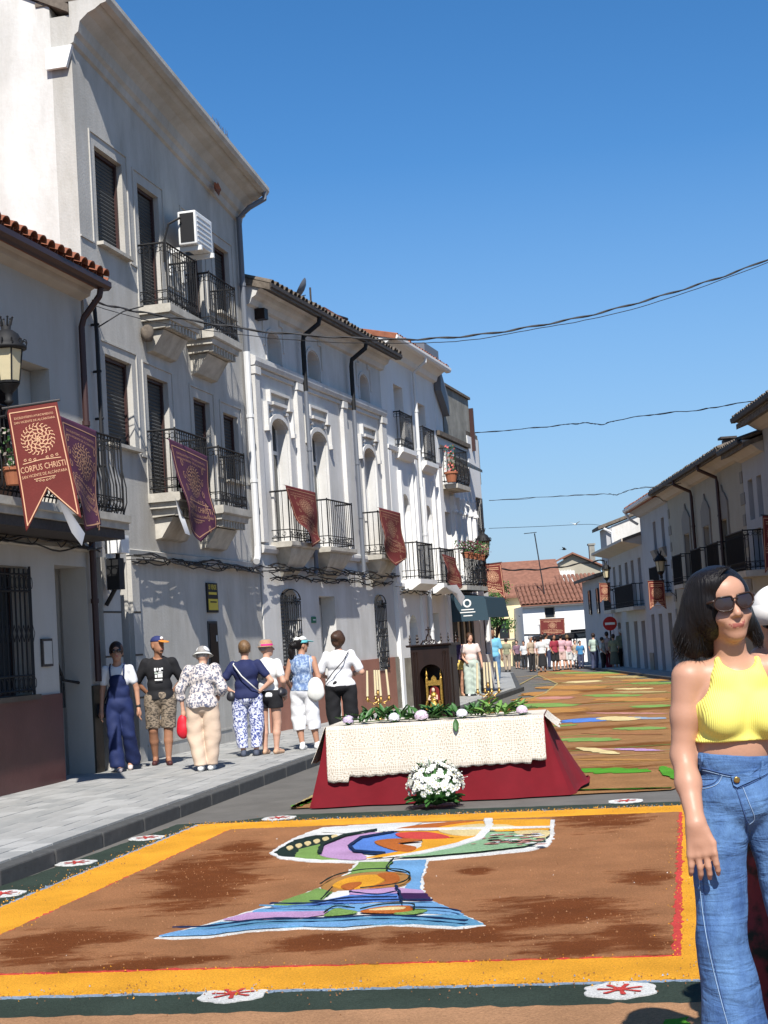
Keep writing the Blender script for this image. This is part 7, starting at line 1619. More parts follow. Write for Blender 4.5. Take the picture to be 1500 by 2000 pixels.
# ------------------------------------------------------------------ banners
def strip2(pts, w_, closed=False):
    L, Rr = [], []; n = len(pts)
    for i in range(n):
        a = pts[(i-1) % n] if closed else pts[max(0, i-1)]; c = pts[(i+1) % n] if closed else pts[min(n-1, i+1)]
        dx, dy = c[0]-a[0], c[1]-a[1]; l = math.hypot(dx, dy) or 1; L.append((pts[i][0]-dy/l*w_/2, pts[i][1]+dx/l*w_/2)); Rr.append((pts[i][0]+dy/l*w_/2, pts[i][1]-dx/l*w_/2))
    m_ = n if closed else n-1; return L+Rr, [(i, n+i, n+(i+1) % n, (i+1) % n) for i in range(m_)]
_TX = {}
def tmesh(s, size, width):
    k = (s, size, width)
    if k not in _TX:
        v, f = text_mesh(s, size, bold=.0); w0 = max(a for a, _ in v)-min(a for a, _ in v); sc = width/w0; _TX[k] = ([(a*sc, c) for a, c in v], f)
    return _TX[k]
def print2d(W, H, shape, tail, detail=2):
    V, F = [], []
    def put(v, f, cx=0, cy=0): n = len(V); V.extend([(cx+a, cy+c) for a, c in v]); F.extend([tuple(n+i for i in q) for q in f])
    k = min(W/.6, (H-tail)/.96 if shape != 'swallow' else 9); m_ = .028*k
    def sub(P, n=10): return [(P[i][0]+(P[i+1][0]-P[i][0])*t/n, P[i][1]+(P[i+1][1]-P[i][1])*t/n) for i in range(len(P)-1) for t in range(n)]+[P[-1]]
    body = H-tail
    if shape == 'swallow': O = [(m_, -.07*k), (W-m_, -.07*k), (W-m_, -H+.07*k), (W/2, -body+.03*k), (m_, -H+.07*k), (m_, -.07*k)]
    else: O = [(m_, -.07*k), (W-m_, -.07*k), (W-m_, -body), (W/2, -H+.06*k), (m_, -body), (m_, -.07*k)]
    put(*strip2(sub(O), .012*k))
    if detail > 1:
        v, f = tmesh('EXCELENTÍSIMO AYUNTAMIENTO', .032, W*.76); put([(a, c*1.2*k) for a, c in v], f, W/2, -.145*k); v, f = tmesh('SAN VICENTE DE ALCÁNTARA', .032, W*.80); put([(a, c*1.2*k) for a, c in v], f, W/2, -.20*k)
    else:
        put(*strip2(sub([(W*.15, -.15*k), (W*.85, -.15*k)], 6), .016*k)); put(*strip2(sub([(W*.15, -.20*k), (W*.85, -.20*k)], 6), .016*k))
    cx, cy, R0 = W/2, -.43*k, .195*k
    for (r0, r1, n, da, w_) in ((.0, .12, 6, .9, .05), (.16, .36, 8, .75, .055), (.38, .60, 11, .55, .06), (.60, .80, 15, .42, .06), (.80, 1.0, 24, .22, .055)):
        for i in range(n):
            a0 = 2*math.pi*i/n; P = []
            for t in range(7):
                u = t/6; r = (r0+(r1-r0)*u)*R0; a = a0+da*(u+.22*math.sin(u*2*math.pi))*(1 if n % 2 else -1); P.append((cx+r*math.cos(a), cy+r*math.sin(a)))
            put(*strip2(P, w_*R0*.85))
    for r in (.14, .37, .60): put(*strip2([(cx+R0*r*(1+.05*math.sin(7*a))*math.cos(a), cy+R0*r*(1+.05*math.sin(7*a))*math.sin(a)) for a in [q*.2 for q in range(32)]], R0*.035, True))
    def scroll(cx, cy, s, fl):
        P = [(cx+fl*s*(.16+.10*t)*math.cos(t*5.0), cy+s*(.03+.035*t)*math.sin(t*5.0)) for t in [q/12 for q in range(13)]]; put(*strip2(P, .009*k))
    put(*strip2(sub([(W*.14, -.70*k), (W*.5, -.685*k), (W*.86, -.70*k)], 6), .010*k))
    for fl in (-1, 1):
        for j in range(3): c0 = (W/2+fl*(.07+j*.055)*k, -.672*k+.006*j*k); put(*strip2([(c0[0]+.021*k*(1-t*.6)*math.cos(t*6+1), c0[1]+.016*k*(1-t*.6)*math.sin(t*6+1)) for t in [q/9 for q in range(10)]], .007*k))
    v, f = tmesh('CORPUS CHRISTI', .09, W*.84); put([(a, c*1.15*k) for a, c in v], f, W/2, -.775*k)
    if detail > 1: v, f = tmesh('SAN VICENTE DE ALCÁNTARA', .04, W*.84); put([(a, c*1.25*k) for a, c in v], f, W/2, -.86*k)
    else: put(*strip2(sub([(W*.12, -.86*k), (W*.88, -.86*k)], 6), .022*k))
    put(*strip2(sub([(W*.3, -.905*k), (W*.7, -.905*k)], 4), .008*k))
    for fl in (-1, 1):
        for j in range(3): c0 = (W/2+fl*(.02+j*.035)*k, -(.94-.006*j)*k); put(*strip2([(c0[0]+.014*k*(1-t*.5)*math.cos(t*6), c0[1]+.012*k*(1-t*.5)*math.sin(t*6)) for t in [q/8 for q in range(9)]], .006*k))
    if shape == 'swallow':
        pass
    else:
        for fl in (-1, 1):
            for j in range(6): c0 = (W/2+fl*(.235)*k, -(.25+j*.15)*k); put(*strip2([(c0[0]+.022*k*(1-t*.5)*math.cos(t*6+j), c0[1]+.05*k*(1-t*.4)*math.sin(t*6+j)) for t in [q/9 for q in range(10)]], .008*k))
    return V, F
def banner(label, S, W, H, shape='point', tail=.25, cloth='banner_cloth', prt='banner_print', group='processional banners hung along the street', detail=2, flip=False, top='rod'):
    """S(x, y) -> world point, x across in metres, y downward (negative)"""
    c = S(W/2, 0); r = empty('banner', c, 0, label, 'banner', group)
    def N(x, y):
        e = .004; a = S(x+e, y)-S(x-e, y); b = S(x, y+e)-S(x, y-e); n = a.cross(b); return n.normalized()*(-1 if flip else 1)
    nu, nv = 24, 44; body = H-tail
    def ln(u): q = abs(u-.5)*2; return body+tail*q if shape == 'swallow' else (H-tail*q if shape == 'point' else H)
    def fn(u, v): return S(u*W, -v*ln(u))-c
    b = MB(); b.grid(fn, nu, nv); cl = b.build('cloth', [cloth, 'banner_back'], r, True)
    so_ = cl.modifiers.new('thick', 'SOLIDIFY'); so_.thickness = .002; so_.offset = 0
    V, F = print2d(W, H, shape, tail, detail); b = MB(); b.add([S(x, y)+N(x, y)*.005-c for x, y in V], F); b.build('print', prt, r, kind='stuff' if detail < 2 else None)
    return r, c, N
def quadS(TL, TR, BR, BL, W, H, amp=.02, ph=0, fr=9.0):
    n0 = (TR-TL).cross(BL-TL).normalized()
    def S(x, y):
        u, v = x/W, -y/H; p = (TL*(1-u)+TR*u)*(1-v)+(BL*(1-u)+BR*u)*v; return p+n0*(amp*min(1, v*1.4+.03)*math.sin(u*fr*.6+v*4.2+ph)+amp*.5*v*math.sin(v*11+ph*2))
    return S
mat('rod_metal', (.05, .045, .045), .5)
def px_banner(label, D, TL, TR, BR, BL, W, H, **k):
    P = [AT(*q, D) for q in (TL, TR, BR, BL)]; r, c, N = banner(label, quadS(*P, W, H, k.pop('amp', .015), k.pop('ph', 0)), W, H, **k)
    MB().tube([P[0]-c-(P[1]-P[0])*.08, P[1]-c+(P[1]-P[0])*.06], .014, 6).build('rod', 'rod_metal', r); return r, P
px_banner('large swallowtail banner reading CORPUS CHRISTI hanging from the nearest lantern', 16.2, (12, 797), (111, 782), (160, 1014), (52, 1040), .54, 1.35, shape='swallow', tail=.40, prt='banner_pink', cloth='banner_cloth')
def fac_banner(F, out, label, TL, TR, BR, BL, W, H, amp=.03, ph=0, fold=None, **k):
    P = []
    for i, q in enumerate((TL, TR, BR, BL)):
        o = out+(.10 if i > 1 else 0); x, z = F.px(q[0], q[1], o); P.append(F.W(x, -o, z))
    r, c, N = banner(label, quadS(*P, W, H, amp, ph), W, H, **k)
    # the cloth laps over the handrail
    b = MB(); b.add([P[0]-c, P[1]-c, P[1]-c+Vector((-F.n.x*.06, -F.n.y*.06, .01)), P[0]-c+Vector((-F.n.x*.06, -F.n.y*.06, .01))], [(0, 1, 2, 3)]); b.build('cloth_lap', k.get('cloth', 'banner_cloth'), r)
    if fold:
        Q = []
        for i, q in enumerate(fold): x, z = F.px(q[0], q[1], out+.16+.05*(i % 2)); Q.append(F.W(x, -(out+.16+.05*(i % 2)), z)-c)
        b = MB(); n = len(Q); m_ = sum(Q, Vector())/n+Vector((F.n.x*.04, F.n.y*.04, 0)); b.add(Q+[m_], [(i, (i+1) % n, n) for i in range(n)]); b.build('turned_corner', 'banner_back', r, True)
    return r
fac_banner(F1, .80, 'shade-tinted maroon banner draped over the balcony rail of the low house behind the nearest lantern', (117, 812), (189, 842), (196, 1072), (150, 1000), .75, 1.5, cloth='banner_cloth_shade', prt='banner_print', tail=.3, fold=[(112, 975), (128, 985), (166, 1042), (160, 1066), (140, 1040)], ph=1)
fac_banner(F1, .50, 'wind twisted banner draped over the middle balcony of the tall grey house', (329, 856), (406, 892), (421, 1064), (374, 1052), .95, 1.45, amp=.05, cloth='banner_cloth_shade', tail=.28, fold=[(342, 972), (354, 1000), (372, 1046), (362, 1042), (350, 1010)], ph=2)
fac_banner(F2, .42, 'curved dark red banner on the first balcony of the ornate white house', (557, 947), (616, 962), (634, 1086), (592, 1050), .95, 1.40, amp=.06, ph=.5, tail=.35)
fac_banner(F2, .42, 'red banner with gilt print on the third balcony of the ornate white house', (740, 991), (782, 1002), (794, 1120), (752, 1090), .95, 1.40, amp=.05, ph=2.5, tail=.35)
fac_banner(F3, .48, 'narrow red banner on the far balcony of the bright white house', (864, 1082), (889, 1090), (905, 1160), (878, 1145), .85, 1.3, amp=.05, ph=3, detail=1, fold=[(868, 1144), (892, 1142), (908, 1166), (902, 1184), (885, 1160)])
px_banner('small swallowtail banner under the lantern with red flowers beyond the narrow house', 43, (938, 1103), (978, 1098), (988, 1172), (945, 1160), .6, 1.1, shape='swallow', tail=.3, detail=1, prt='banner_pink')
px_banner('swallowtail banner below the nearer lantern of the shaded right row', 50, (1265, 1134), (1297, 1133), (1302, 1190), (1269, 1192), .6, 1.0, shape='swallow', tail=.28, detail=1, prt='banner_pink')
px_banner('small faded banner below the farther lantern of the shaded right row', 62, (1170, 1138), (1191, 1138), (1193, 1178), (1172, 1178), .5, .9, shape='swallow', tail=.25, detail=1, prt='banner_pink')
px_banner('banner cut off by the right edge of the photo', 36, (1489, 1006), (1530, 1008), (1536, 1122), (1494, 1120), .6, 1.35, shape='swallow', tail=.35, detail=1, prt='banner_pink')
px_banner('broad maroon banner hung flat on the low white house closing the street', 85.7, (1054, 1209), (1102, 1207), (1104, 1243), (1056, 1244), 1.35, 1.05, shape='point', tail=.15, detail=1, prt='banner_pink', amp=.004)
# ------------------------------------------------------------------ lanterns on wall brackets
def lantern(label, P, sc, wallpt, group='wall lanterns on iron brackets', crown=True):
    r = empty('street_lantern', P, 0, label, 'street lamp', group); S_ = lambda L: [(a*sc, z*sc) for a, z in L]
    MB().lathe(S_([(.135, .12), (.185, .52)]), (0, 0, 0), 6).build('glass', 'lamp_glass', r)
    b = MB()
    for k in range(6): a = 2*math.pi*k/6; b.tube([(.139*sc*math.cos(a), .139*sc*math.sin(a), .12*sc), (.190*sc*math.cos(a), .190*sc*math.sin(a), .53*sc)], .010*sc, 4)
    b.lathe(S_([(.0, .09), (.145, .10), (.15, .125), (.14, .13)]), (0, 0, 0), 12); b.build('frame', 'iron', r)
    MB().lathe(S_([(.19, .52), (.245, .53), (.25, .56), (.20, .60), (.19, .64), (.15, .72), (.08, .77), (.06, .78), (.065, .83), (.0, .83)]), (0, 0, 0), 14).build('hood', 'iron', r, True)
    b = MB()
    for k in range(12):
        a = 2*math.pi*k/12; x, y = .225*sc*math.cos(a), .225*sc*math.sin(a); b.tube([(x*(1+.12*math.cos(t)), y*(1+.12*math.cos(t)), (.60+.045*math.sin(t))*sc) for t in [q*.785 for q in range(8)]], .008*sc, 4, closed=True)
    b.build('filigree', 'iron', r)
    b = MB()
    for k in range(6): a = 2*math.pi*k/6; b.tube([(.06*sc*math.cos(a), .06*sc*math.sin(a), .83*sc), (.085*sc*math.cos(a), .085*sc*math.sin(a), .92*sc)], [.014*sc, .010*sc], 5); b.lathe(S_([(0, -.018), (.018, 0), (0, .018)]), (.085*sc*math.cos(a), .085*sc*math.sin(a), .93*sc), 6)
    b.build('crown', 'iron', r)
    MB().lathe(S_([(.14, .09), (.10, .03), (.05, -.02), (.04, -.10), (.06, -.12), (.03, -.16), (.0, -.17)]), (0, 0, 0), 12).build('lower_cup', 'iron', r, True)
    w_ = Vector(wallpt)-Vector(P); w_.z = 0; d = w_.normalized(); L = w_.length; b = MB()
    b.tube([(0, 0, -.15*sc), d*.05+Vector((0, 0, -.30*sc)), d*L*.5+Vector((0, 0, -.34*sc)), d*L+Vector((0, 0, -.30*sc))], .018*sc, 6)
    c0 = d*.26*sc+Vector((0, 0, -.42*sc)); b.tube([c0+d*(.13*sc*(1-t*.09)*math.cos(t))+Vector((0, 0, .13*sc*(1-t*.09)*math.sin(t))) for t in [q*.45 for q in range(20)]], .012*sc, 5)
    b.tube([d*L+Vector((0, 0, -.9*sc)), d*L*.6+Vector((0, 0, -.70*sc)), d*.30*sc+Vector((0, 0, -.56*sc))], .014*sc, 5); b.tube([d*L+Vector((0, 0, -1.0*sc)), d*L+Vector((0, 0, -.15*sc))], .02*sc, 6)
    b.build('bracket', 'iron', r); return r
p = AT(17, 765, 16.2); wl = F1.W(F1.px(17, 765)[0]-.2, 0, 0); s_ = (Vector((p.x, p.y))-F1.A).dot(F1.e); wl = F1.W(s_, YF, p.z)
lantern('large crowned black lantern with cream glass in the left foreground above the banner', p, .86, (wl.x, wl.y, p.z))
p = AT(946, 1092, 43); s_ = (Vector((p.x, p.y))-F3.A).dot(F3.e); wl = F3.W(s_, 0, p.z); lantern('black lantern at the end of the left row beside the flower balcony', p, .92, (wl.x, wl.y, p.z))
for (x, y, D, lab) in ((1291, 1122, 50, 'nearer black lantern on the shaded right row'), (1185, 1133, 62, 'farther black lantern on the shaded right row')):
    p = AT(x, y, D); lantern(lab, p, .82, (9.3, D, p.z))
# lamp fixture below the shade-tinted banner (floodlight on an arm)
fl_ = F1.root('wall_floodlight', 'white faced floodlight on a dark arm under the end of the low house balcony', 'wall light'); 
MB().box((-1.35, -.42, 2.98), (-1.08, -.22, 3.22)).build('housing', 'white_plastic', fl_); MB().tube([(-1.2, -.1, 2.3), (-1.2, -.3, 2.6), (-1.2, -.3, 2.98)], .03, 6).build('arm', 'iron', fl_); MB().box((-1.28, -.34, 2.5), (-1.10, -.16, 2.92)).build('gear_box', 'iron', fl_)
# ------------------------------------------------------------------ overhead cables
def cable(name_label, pts, D0, D1, r, n=3, jit=.0, seed=1):
    rnd = random.Random(seed); P = spl([(x, y) for x, y in pts], 8, False); N = len(P); b = MB()
    for k in range(n):
        ph = rnd.uniform(0, 6); Q = []
        for i, (x, y) in enumerate(P):
            p = AT(x, y, D0+(D1-D0)*i/(N-1)); a = i*.9+ph; p = p+Vector((0, math.cos(a)*r*1.2, math.sin(a)*r*1.2+rnd.uniform(-jit, jit))) if n > 1 else p+Vector((0, 0, rnd.uniform(-jit, jit))); Q.append(p)
        b.tube(Q, r, 5)
    o = b.build('overhead_cable', 'wire'); props(o, name_label, 'cable', 'overhead cables across the street'); return o
cable('thick twisted black cable sagging across the whole street in front of the sky', [(186, 590), (240, 603), (300, 614), (400, 630), (520, 648), (650, 658), (760, 663), (850, 661), (950, 652), (1050, 636), (1150, 616), (1250, 590), (1350, 560), (1440, 530), (1540, 490)], 20.8, 23, .010, 4, 0)
cable('thin cable running just below the thick twisted one', [(186, 598), (300, 628), (480, 655), (640, 668), (800, 670), (920, 664), (1060, 640), (1130, 628), (1250, 600), (1400, 550), (1540, 497)], 20.8, 23, .006, 1, .004)
cable('middle cable across the street with a small loop', [(925, 846), (1020, 838), (1110, 829), (1150, 826), (1175, 829), (1210, 820), (1290, 808), (1370, 800), (1440, 788), (1530, 776)], 46, 36, .010, 2, .01)
cable('thin cable crossing the street above the right roofs', [(955, 978), (1080, 970), (1180, 965), (1205, 966), (1240, 955), (1300, 948), (1330, 944)], 47, 46, .008, 2, .014, 3)
cable('faint lower cable between the rows of houses', [(955, 1032), (1060, 1028), (1150, 1024), (1178, 1028)], 50, 60, .008, 1)
cable('dark cable strung in front of the far roofs', [(978, 1112), (1030, 1113), (1090, 1108), (1150, 1098), (1180, 1094)], 56, 60, .022, 2)
b = MB(); 
x, z = F1.px(186, 592, .1)
b.tube([F1.W(x, -.08, z+.05), F1.W(x, -.1, z-.4), F1.W(x+.0, -.1, z-1.4), F1.W(x, -.1, 4.4), F1.W(x, -.1, 3.0)], .028, 6)
b.tube([F1.W(x, -.1, z-.35), F1.W(x+.25, -.4, z-.1), F1.W(x+.5, -.6, z+.0)], .010, 5)
for k in range(5): q = F1.W(x, -.02, z-.3-k*.65); b.tube([q, F1.W(x, -.14, z-.3-k*.65)], .02, 5)
props(b.build('cable_riser', 'wire'), 'black cable riser clipped up the left corner of the tall grey house', 'cable')
# ------------------------------------------------------------------ antennas, birds, sign
def P_(x, y, D): return AT(x, y, D)
p = P_(607, 585, 31); r = empty('satellite_dish', p, 0, 'small satellite dish on the tiled roof of the ornate house', 'satellite dish')
MB().tube([(0, 0, -.5), (0, 0, .25)], .02, 6).build('mast', 'iron_worn', r); MB().lathe([(0, 0), (.12, .02), (.2, .06), (.24, .10)], (0, 0, 0), 18).build('dish', 'pipe_grey', r, True, Matrix.Translation((-.12, 0, .2)) @ Matrix.Rotation(R_(-60), 4, 'Y')); MB().tube([(-.1, 0, .1), (-.3, -.05, .05)], .01, 4).build('feed_arm', 'iron_worn', r)
p0, p1 = P_(1044, 1042, 87), P_(1062, 1140, 87); r = empty('roof_antenna', p1, 0, 'tall leaning television antenna over the far red roofs', 'antenna'); d = p0-p1
MB().tube([(0, 0, -.6), d], .035, 5).build('mast', 'wire', r); b = MB(); b.tube([d+Vector((-.6, 0, .03)), d+Vector((.12, 0, .06))], .02, 4)
for k in range(4): b.tube([d+Vector((-.5+k*.17, -.2, .04)), d+Vector((-.5+k*.17, .2, .04))], .014, 4)
b.build('aerial', 'wire', r)
def bird(label, P, sc, mt, rot):
    r = empty('bird', P, rot, label, 'bird', 'birds flying over the street'); b = MB(); b.lathe([(0, -.11), (.02, -.07), (.032, 0), (.022, .07), (0, .10)], (0, 0, 0), 8); o = b.build('body', mt, r, True, Matrix.Rotation(math.pi/2, 4, 'Y') @ Matrix.Scale(sc, 4))
    for q in (-1, 1):
        w_ = MB(); w_.add([(-.03, 0, .0), (.05, 0, 0), (.03, q*.10, .05), (-.05, q*.22, .09), (-.04, q*.10, .05), (.05, 0, .006), (.03, q*.10, .056), (-.05, q*.22, .096), (-.04, q*.10, .056), (-.03, 0, .006)], [(0, 1, 2, 4), (4, 2, 3), (9, 8, 6, 5), (8, 7, 6), (1, 5, 6, 2), (2, 6, 7, 3)]); w_.build('wing', mt, r, False, Matrix.Scale(sc, 4))
    MB().add([(-.10, 0, 0), (-.17, .03, 0), (-.17, -.03, 0), (-.10, 0, .006), (-.17, .03, .006), (-.17, -.03, .006)], [(0, 1, 2), (3, 5, 4), (0, 3, 4, 1), (1, 4, 5, 2), (2, 5, 3, 0)]).build('tail', mt, r, False, Matrix.Scale(sc, 4))
bird('white bird lit by the sun high over the far roofs', P_(1124, 1024, 55), 1.0, 'petal_white', 1.0); bird('dark bird flying lower over the far roofs', P_(1102, 1073, 60), 1.0, 'wire', -.3)
mat('sign_red', (.42, .02, .02), .5)
p = P_(1191, 1218, 66); r = empty('no_entry_sign', (p.x, p.y, gz(66)), 0, 'round red no entry sign on a post by the far right row', 'sign'); z = p.z-gz(66)
MB().tube([(0, 0, 0), (0, 0, z+.3)], .03, 8).build('post', 'iron_worn', r); MB().lathe([(0, 0), (.30, 0), (.30, .02), (0, .02)], (0, 0, 0), 24).build('disc', 'sign_red', r, False, Matrix.Translation((0, -.04, z)) @ Matrix.Rotation(math.pi/2, 4, 'X')); MB().box((-.21, -.068, z-.05), (.21, -.062, z+.05)).build('bar', 'paper', r)
# stall under the broad banner
p = G(1092, 1303); r = empty('market_stall', (p.x, p.y+1.5, p.z), 0, 'white covered table under a dark canopy below the broad banner', 'stall')
b = MB()
for i in range(16): x = -.9+i*.12; b.box((x, -.35-.02*(i % 2), .02), (x+.118, .35, .82))
b.build('table_cloth', 'paper', r); MB().box((-1.0, -.4, .82), (1.05, .4, .86)).build('tabletop', 'paper', r)
for x in (-1.1, 1.15):
    for y in (-.3, 1.0): MB().tube([(x, y, 0), (x, y, 1.5)], .03, 6).build('pole', 'iron', r)
MB().prism([(-1.2, 1.45), (1.25, 1.45), (1.1, 1.65), (-1.0, 1.65)], -.4, 1.1).build('canopy', 'black_cloth', r); MB().box((-1.0, 1.05, .1), (1.05, 1.1, 1.6)).build('back_cloth', 'maroon_tile', r)
# ------------------------------------------------------------------ pots and plants
def plant(label, P, rz, potR, H, nleaf, cols, spread, seed, potm='terracotta', cat='potted plant', group=None):
    r = empty('potted_plant', P, rz, label, cat, group); rr = random.Random(seed)
    MB().lathe([(0, 0), (potR*.7, 0), (potR*.95, potR*1.3), (potR*1.08, potR*1.3), (potR*1.08, potR*1.6), (potR*.9, potR*1.6), (potR*.85, potR*1.3), (0, potR*1.3)], (0, 0, 0), 14).build('pot', potm, r)
    for ci, (mt, n, sz) in enumerate(cols):
        b = MB()
        for k in range(n):
            a = rr.uniform(0, 6.28); q = rr.random()**.6; zz = potR*1.4+H*rr.random(); c = Vector((math.cos(a)*q*spread, math.sin(a)*q*spread, zz)); d = Vector((rr.gauss(0, 1), rr.gauss(0, 1), rr.gauss(0, 1))).normalized(); e = d.orthogonal().normalized()*sz; g = d.cross(e).normalized()*sz*.6; b.add([c-e, c-g, c+e, c+g], [(0, 1, 2, 3)])
        b.build('flowers' if ci else 'foliage', mt, r, kind='stuff')
    MB().tube([(0, 0, potR), (0, .01, potR*1.4+H*.6)], .006, 4).build('stem', 'leaf', r)
mat('geranium', (.42, .03, .10), .6, .3, 30); mat('geranium_dk', (.16, .03, .06), .6, .3, 30); mat('salmon', (.62, .16, .14), .6)
x, z = F3.px(886, 935, .4); w_ = F3.W(x, -.34, 5.62); plant('large terracotta pot with pink flowers on the high slab balcony of the narrow house', w_, 0, .17, .75, 0, (('leaf', 120, .03), ('salmon', 60, .035)), .16, 1)
for i, (xx, yy, lab) in enumerate(((5.6, -.40, 'pot of dark red flowers on the left of the lower flower balcony'), (6.1, -.40, 'second pot of dark red flowers from the left on the lower flower balcony'), (6.6, -.40, 'third pot of dark flowers from the left on the lower flower balcony'), (7.1, -.40, 'fourth pot of dark flowers on the lower flower balcony'), (7.6, -.40, 'trailing flowers at the right end of the lower flower balcony by the lantern'))):
    plant(lab, F3.W(xx, yy-.06, 3.62), 0, .10, .35, 0, (('leaf', 110, .03), ('geranium_dk', 80, .032)), .27, 10+i, group='flower pots on the lower flower balcony')
for i, (xx, lab) in enumerate(((-5.25, 'terracotta pot hung outside the balcony rail at the left edge'), (-4.75, 'terracotta pot with dry plant just left of the large swallowtail banner'))):
    plant(lab, F1.W(xx, -.86, 3.52), 0, .12, .45, 0, (('leaf', 60, .03), ('soffit', 60, .03)), .2, 20+i)
# corner tree beyond the shop
tp = G(972, 1318); T = empty('corner_tree', (tp.x-.9, 57, gz(57)), 0, 'small dark leafy tree between the shop and the yellow house', 'tree'); c = AT(970, 1198, 57); cz = c.z-gz(57)
MB().tube([(0, 0, 0), (.05, 0, cz*.5), (c.x-T.location.x, 0, cz-.3)], [.09, .07, .04], 8).build('trunk', 'wood_dark', T)
b = MB(); rr = random.Random(4)
for k in range(7): a = rr.uniform(0, 6.3); b.tube([(0.05, 0, cz*.6), (c.x-T.location.x+.4*math.cos(a), .4*math.sin(a), cz+rr.uniform(-.2, .5))], [.03, .012], 5)
b.build('branch', 'wood_dark', T, kind='stuff')
cl_ = [(rr.gauss(0, .26), rr.gauss(0, .3), rr.gauss(0, .48)) for _ in range(26)]
for mt, n in (('leaf', 2300), ('leaf_light', 700)):
    b = MB()
    for k in range(n):
        q = rr.choice(cl_); p = Vector((c.x-T.location.x+q[0]+rr.gauss(0, .11), q[1]+rr.gauss(0, .11), cz+q[2]+rr.gauss(0, .11))); d = Vector((rr.gauss(0, 1), rr.gauss(0, 1), rr.gauss(0, 1))).normalized(); e = d.orthogonal().normalized()*.045; g = d.cross(e).normalized()*.022; b.add([p-e, p-g, p+e, p+g], [(0, 1, 2, 3)])
    b.build('crown', mt, T, kind='stuff')
# ------------------------------------------------------------------ woman in the yellow top, right foreground
DF = 4.9; g0 = AT(1440, 1640, DF); FRT = Vector((g0.x, DF, 0.0))
mat('skin_f1', (.44, .235, .155), .45, .06, 12, .06, 80, spec=.3); mat('lip_f1', (.31, .10, .08), .45)
mat('yellow_rib', (.80, .72, .16), .8, .05, 6, wave=('X', 55, .35, .3)); mat('yellow_hem', (.78, .70, .16), .8)
m = mat('denim', (.115, .22, .43), .85, 0); nt = m.node_tree; L = nt.links; bs = nt.nodes['Principled BSDF']
tc = _n(nt, 'ShaderNodeTexCoord'); mp = _n(nt, 'ShaderNodeMapping'); mp.inputs['Scale'].default_value = (5, 5, 2.2); L.new(tc.outputs['Object'], mp.inputs[0]); n1 = _n(nt, 'ShaderNodeTexNoise'); n1.inputs['Scale'].default_value = 1.6; n1.inputs['Detail'].default_value = 8; n1.inputs['Roughness'].default_value = .62; L.new(mp.outputs[0], n1.inputs['Vector'])
cr = _n(nt, 'ShaderNodeValToRGB'); L.new(n1.outputs[0], cr.inputs[0]); cr.color_ramp.elements[0].position = .32; cr.color_ramp.elements[1].position = .68; cr.color_ramp.elements[0].color = (.028, .07, .19, 1); cr.color_ramp.elements[1].color = (.10, .20, .37, 1)
n2 = _n(nt, 'ShaderNodeTexNoise'); n2.inputs['Scale'].default_value = 260; n2.inputs['Detail'].default_value = 3; L.new(tc.outputs['Object'], n2.inputs['Vector'])
mx = _n(nt, 'ShaderNodeMix', data_type='RGBA', blend_type='OVERLAY'); mx.inputs[0].default_value = .35; L.new(cr.outputs[0], mx.inputs[6]); L.new(n2.outputs[0], mx.inputs[7]); L.new(mx.outputs[2], bs.inputs['Base Color'])
bp = _n(nt, 'ShaderNodeBump'); bp.inputs['Strength'].default_value = .7; bp.inputs['Distance'].default_value = .03; m4 = _n(nt, 'ShaderNodeMapping'); m4.inputs['Scale'].default_value = (2.2, 2.2, 9); m4.inputs['Rotation'].default_value = (0, .25, 0); L.new(tc.outputs['Object'], m4.inputs[0]); n4 = _n(nt, 'ShaderNodeTexNoise'); n4.inputs['Scale'].default_value = 1.8; n4.inputs['Detail'].default_value = 3; n4.inputs['Distortion'].default_value = .8; L.new(m4.outputs[0], n4.inputs['Vector']); ad = _n(nt, 'ShaderNodeMath', operation='MULTIPLY_ADD'); L.new(n4.outputs[0], ad.inputs[0]); ad.inputs[1].default_value = .9; L.new(n1.outputs[0], ad.inputs[2]); L.new(ad.outputs[0], bp.inputs['Height']); L.new(bp.outputs[0], bs.inputs['Normal'])
mat('denim_seam', (.05, .10, .24), .85, .2, 60); mat('denim_light', (.30, .42, .58), .85, .2, 60)
f1 = empty('person', FRT, 0, 'smiling woman with black bob, sunglasses, yellow crop top and flared jeans in the foreground', 'person')
def Lc(x, y, dy=0.0):       # photo pixel -> figure space at depth offset dy
    p = AT(x, y, DF+dy)-FRT; return np.array((p.x, p.y, p.z))
SHr, ELr, WRr = Lc(1342, 1322, .02), Lc(1334, 1475, .02), Lc(1360, 1612, -.11)
SHl = Lc(1530, 1300, .02); NKb = Lc(1432, 1300, .02); HDc = Lc(1416, 1188, -.01)
CH = Lc(1440, 1380, .0); BL = Lc(1438, 1440, .0); WA = Lc(1434, 1470, .01); PE = Lc(1444, 1560, .02)
HIr, KNr, ANr = Lc(1402, 1590, .02), Lc(1411, 1830, -.02), Lc(1452, 2070, -.02)
HIl, KNl = Lc(1506, 1590, .02), Lc(1562, 1830, .0); ANl = Lc(1612, 2070, .02); ANr[2] = ANl[2] = .09
HR = rotm(R_(-2), R_(-7), R_(8))
HP = lambda x, y, z: HDc+HR@V3(x, y, z)
PR = []
PR += [ell(CH, (.128, .088, .125)), ell(BL, (.108, .080, .11)), ell(WA, (.112, .082, .10)), ell(PE+V3(.01, 0, .03), (.140, .095, .09)), ell(CH+V3(-.058, -.062, -.030), (.058, .055, .062)), ell(CH+V3(.075, -.062, -.030), (.058, .055, .062)),
       cap(SHr*.86+CH*.14+V3(0, 0, .0), SHl*.86+CH*.14, .040, .040), cap(NKb-V3(0, 0, .01), SHr*.8+NKb*.2+V3(0, 0, .0), .042, .040), cap(NKb-V3(0, 0, .01), SHl*.75+NKb*.25, .040, .034)]
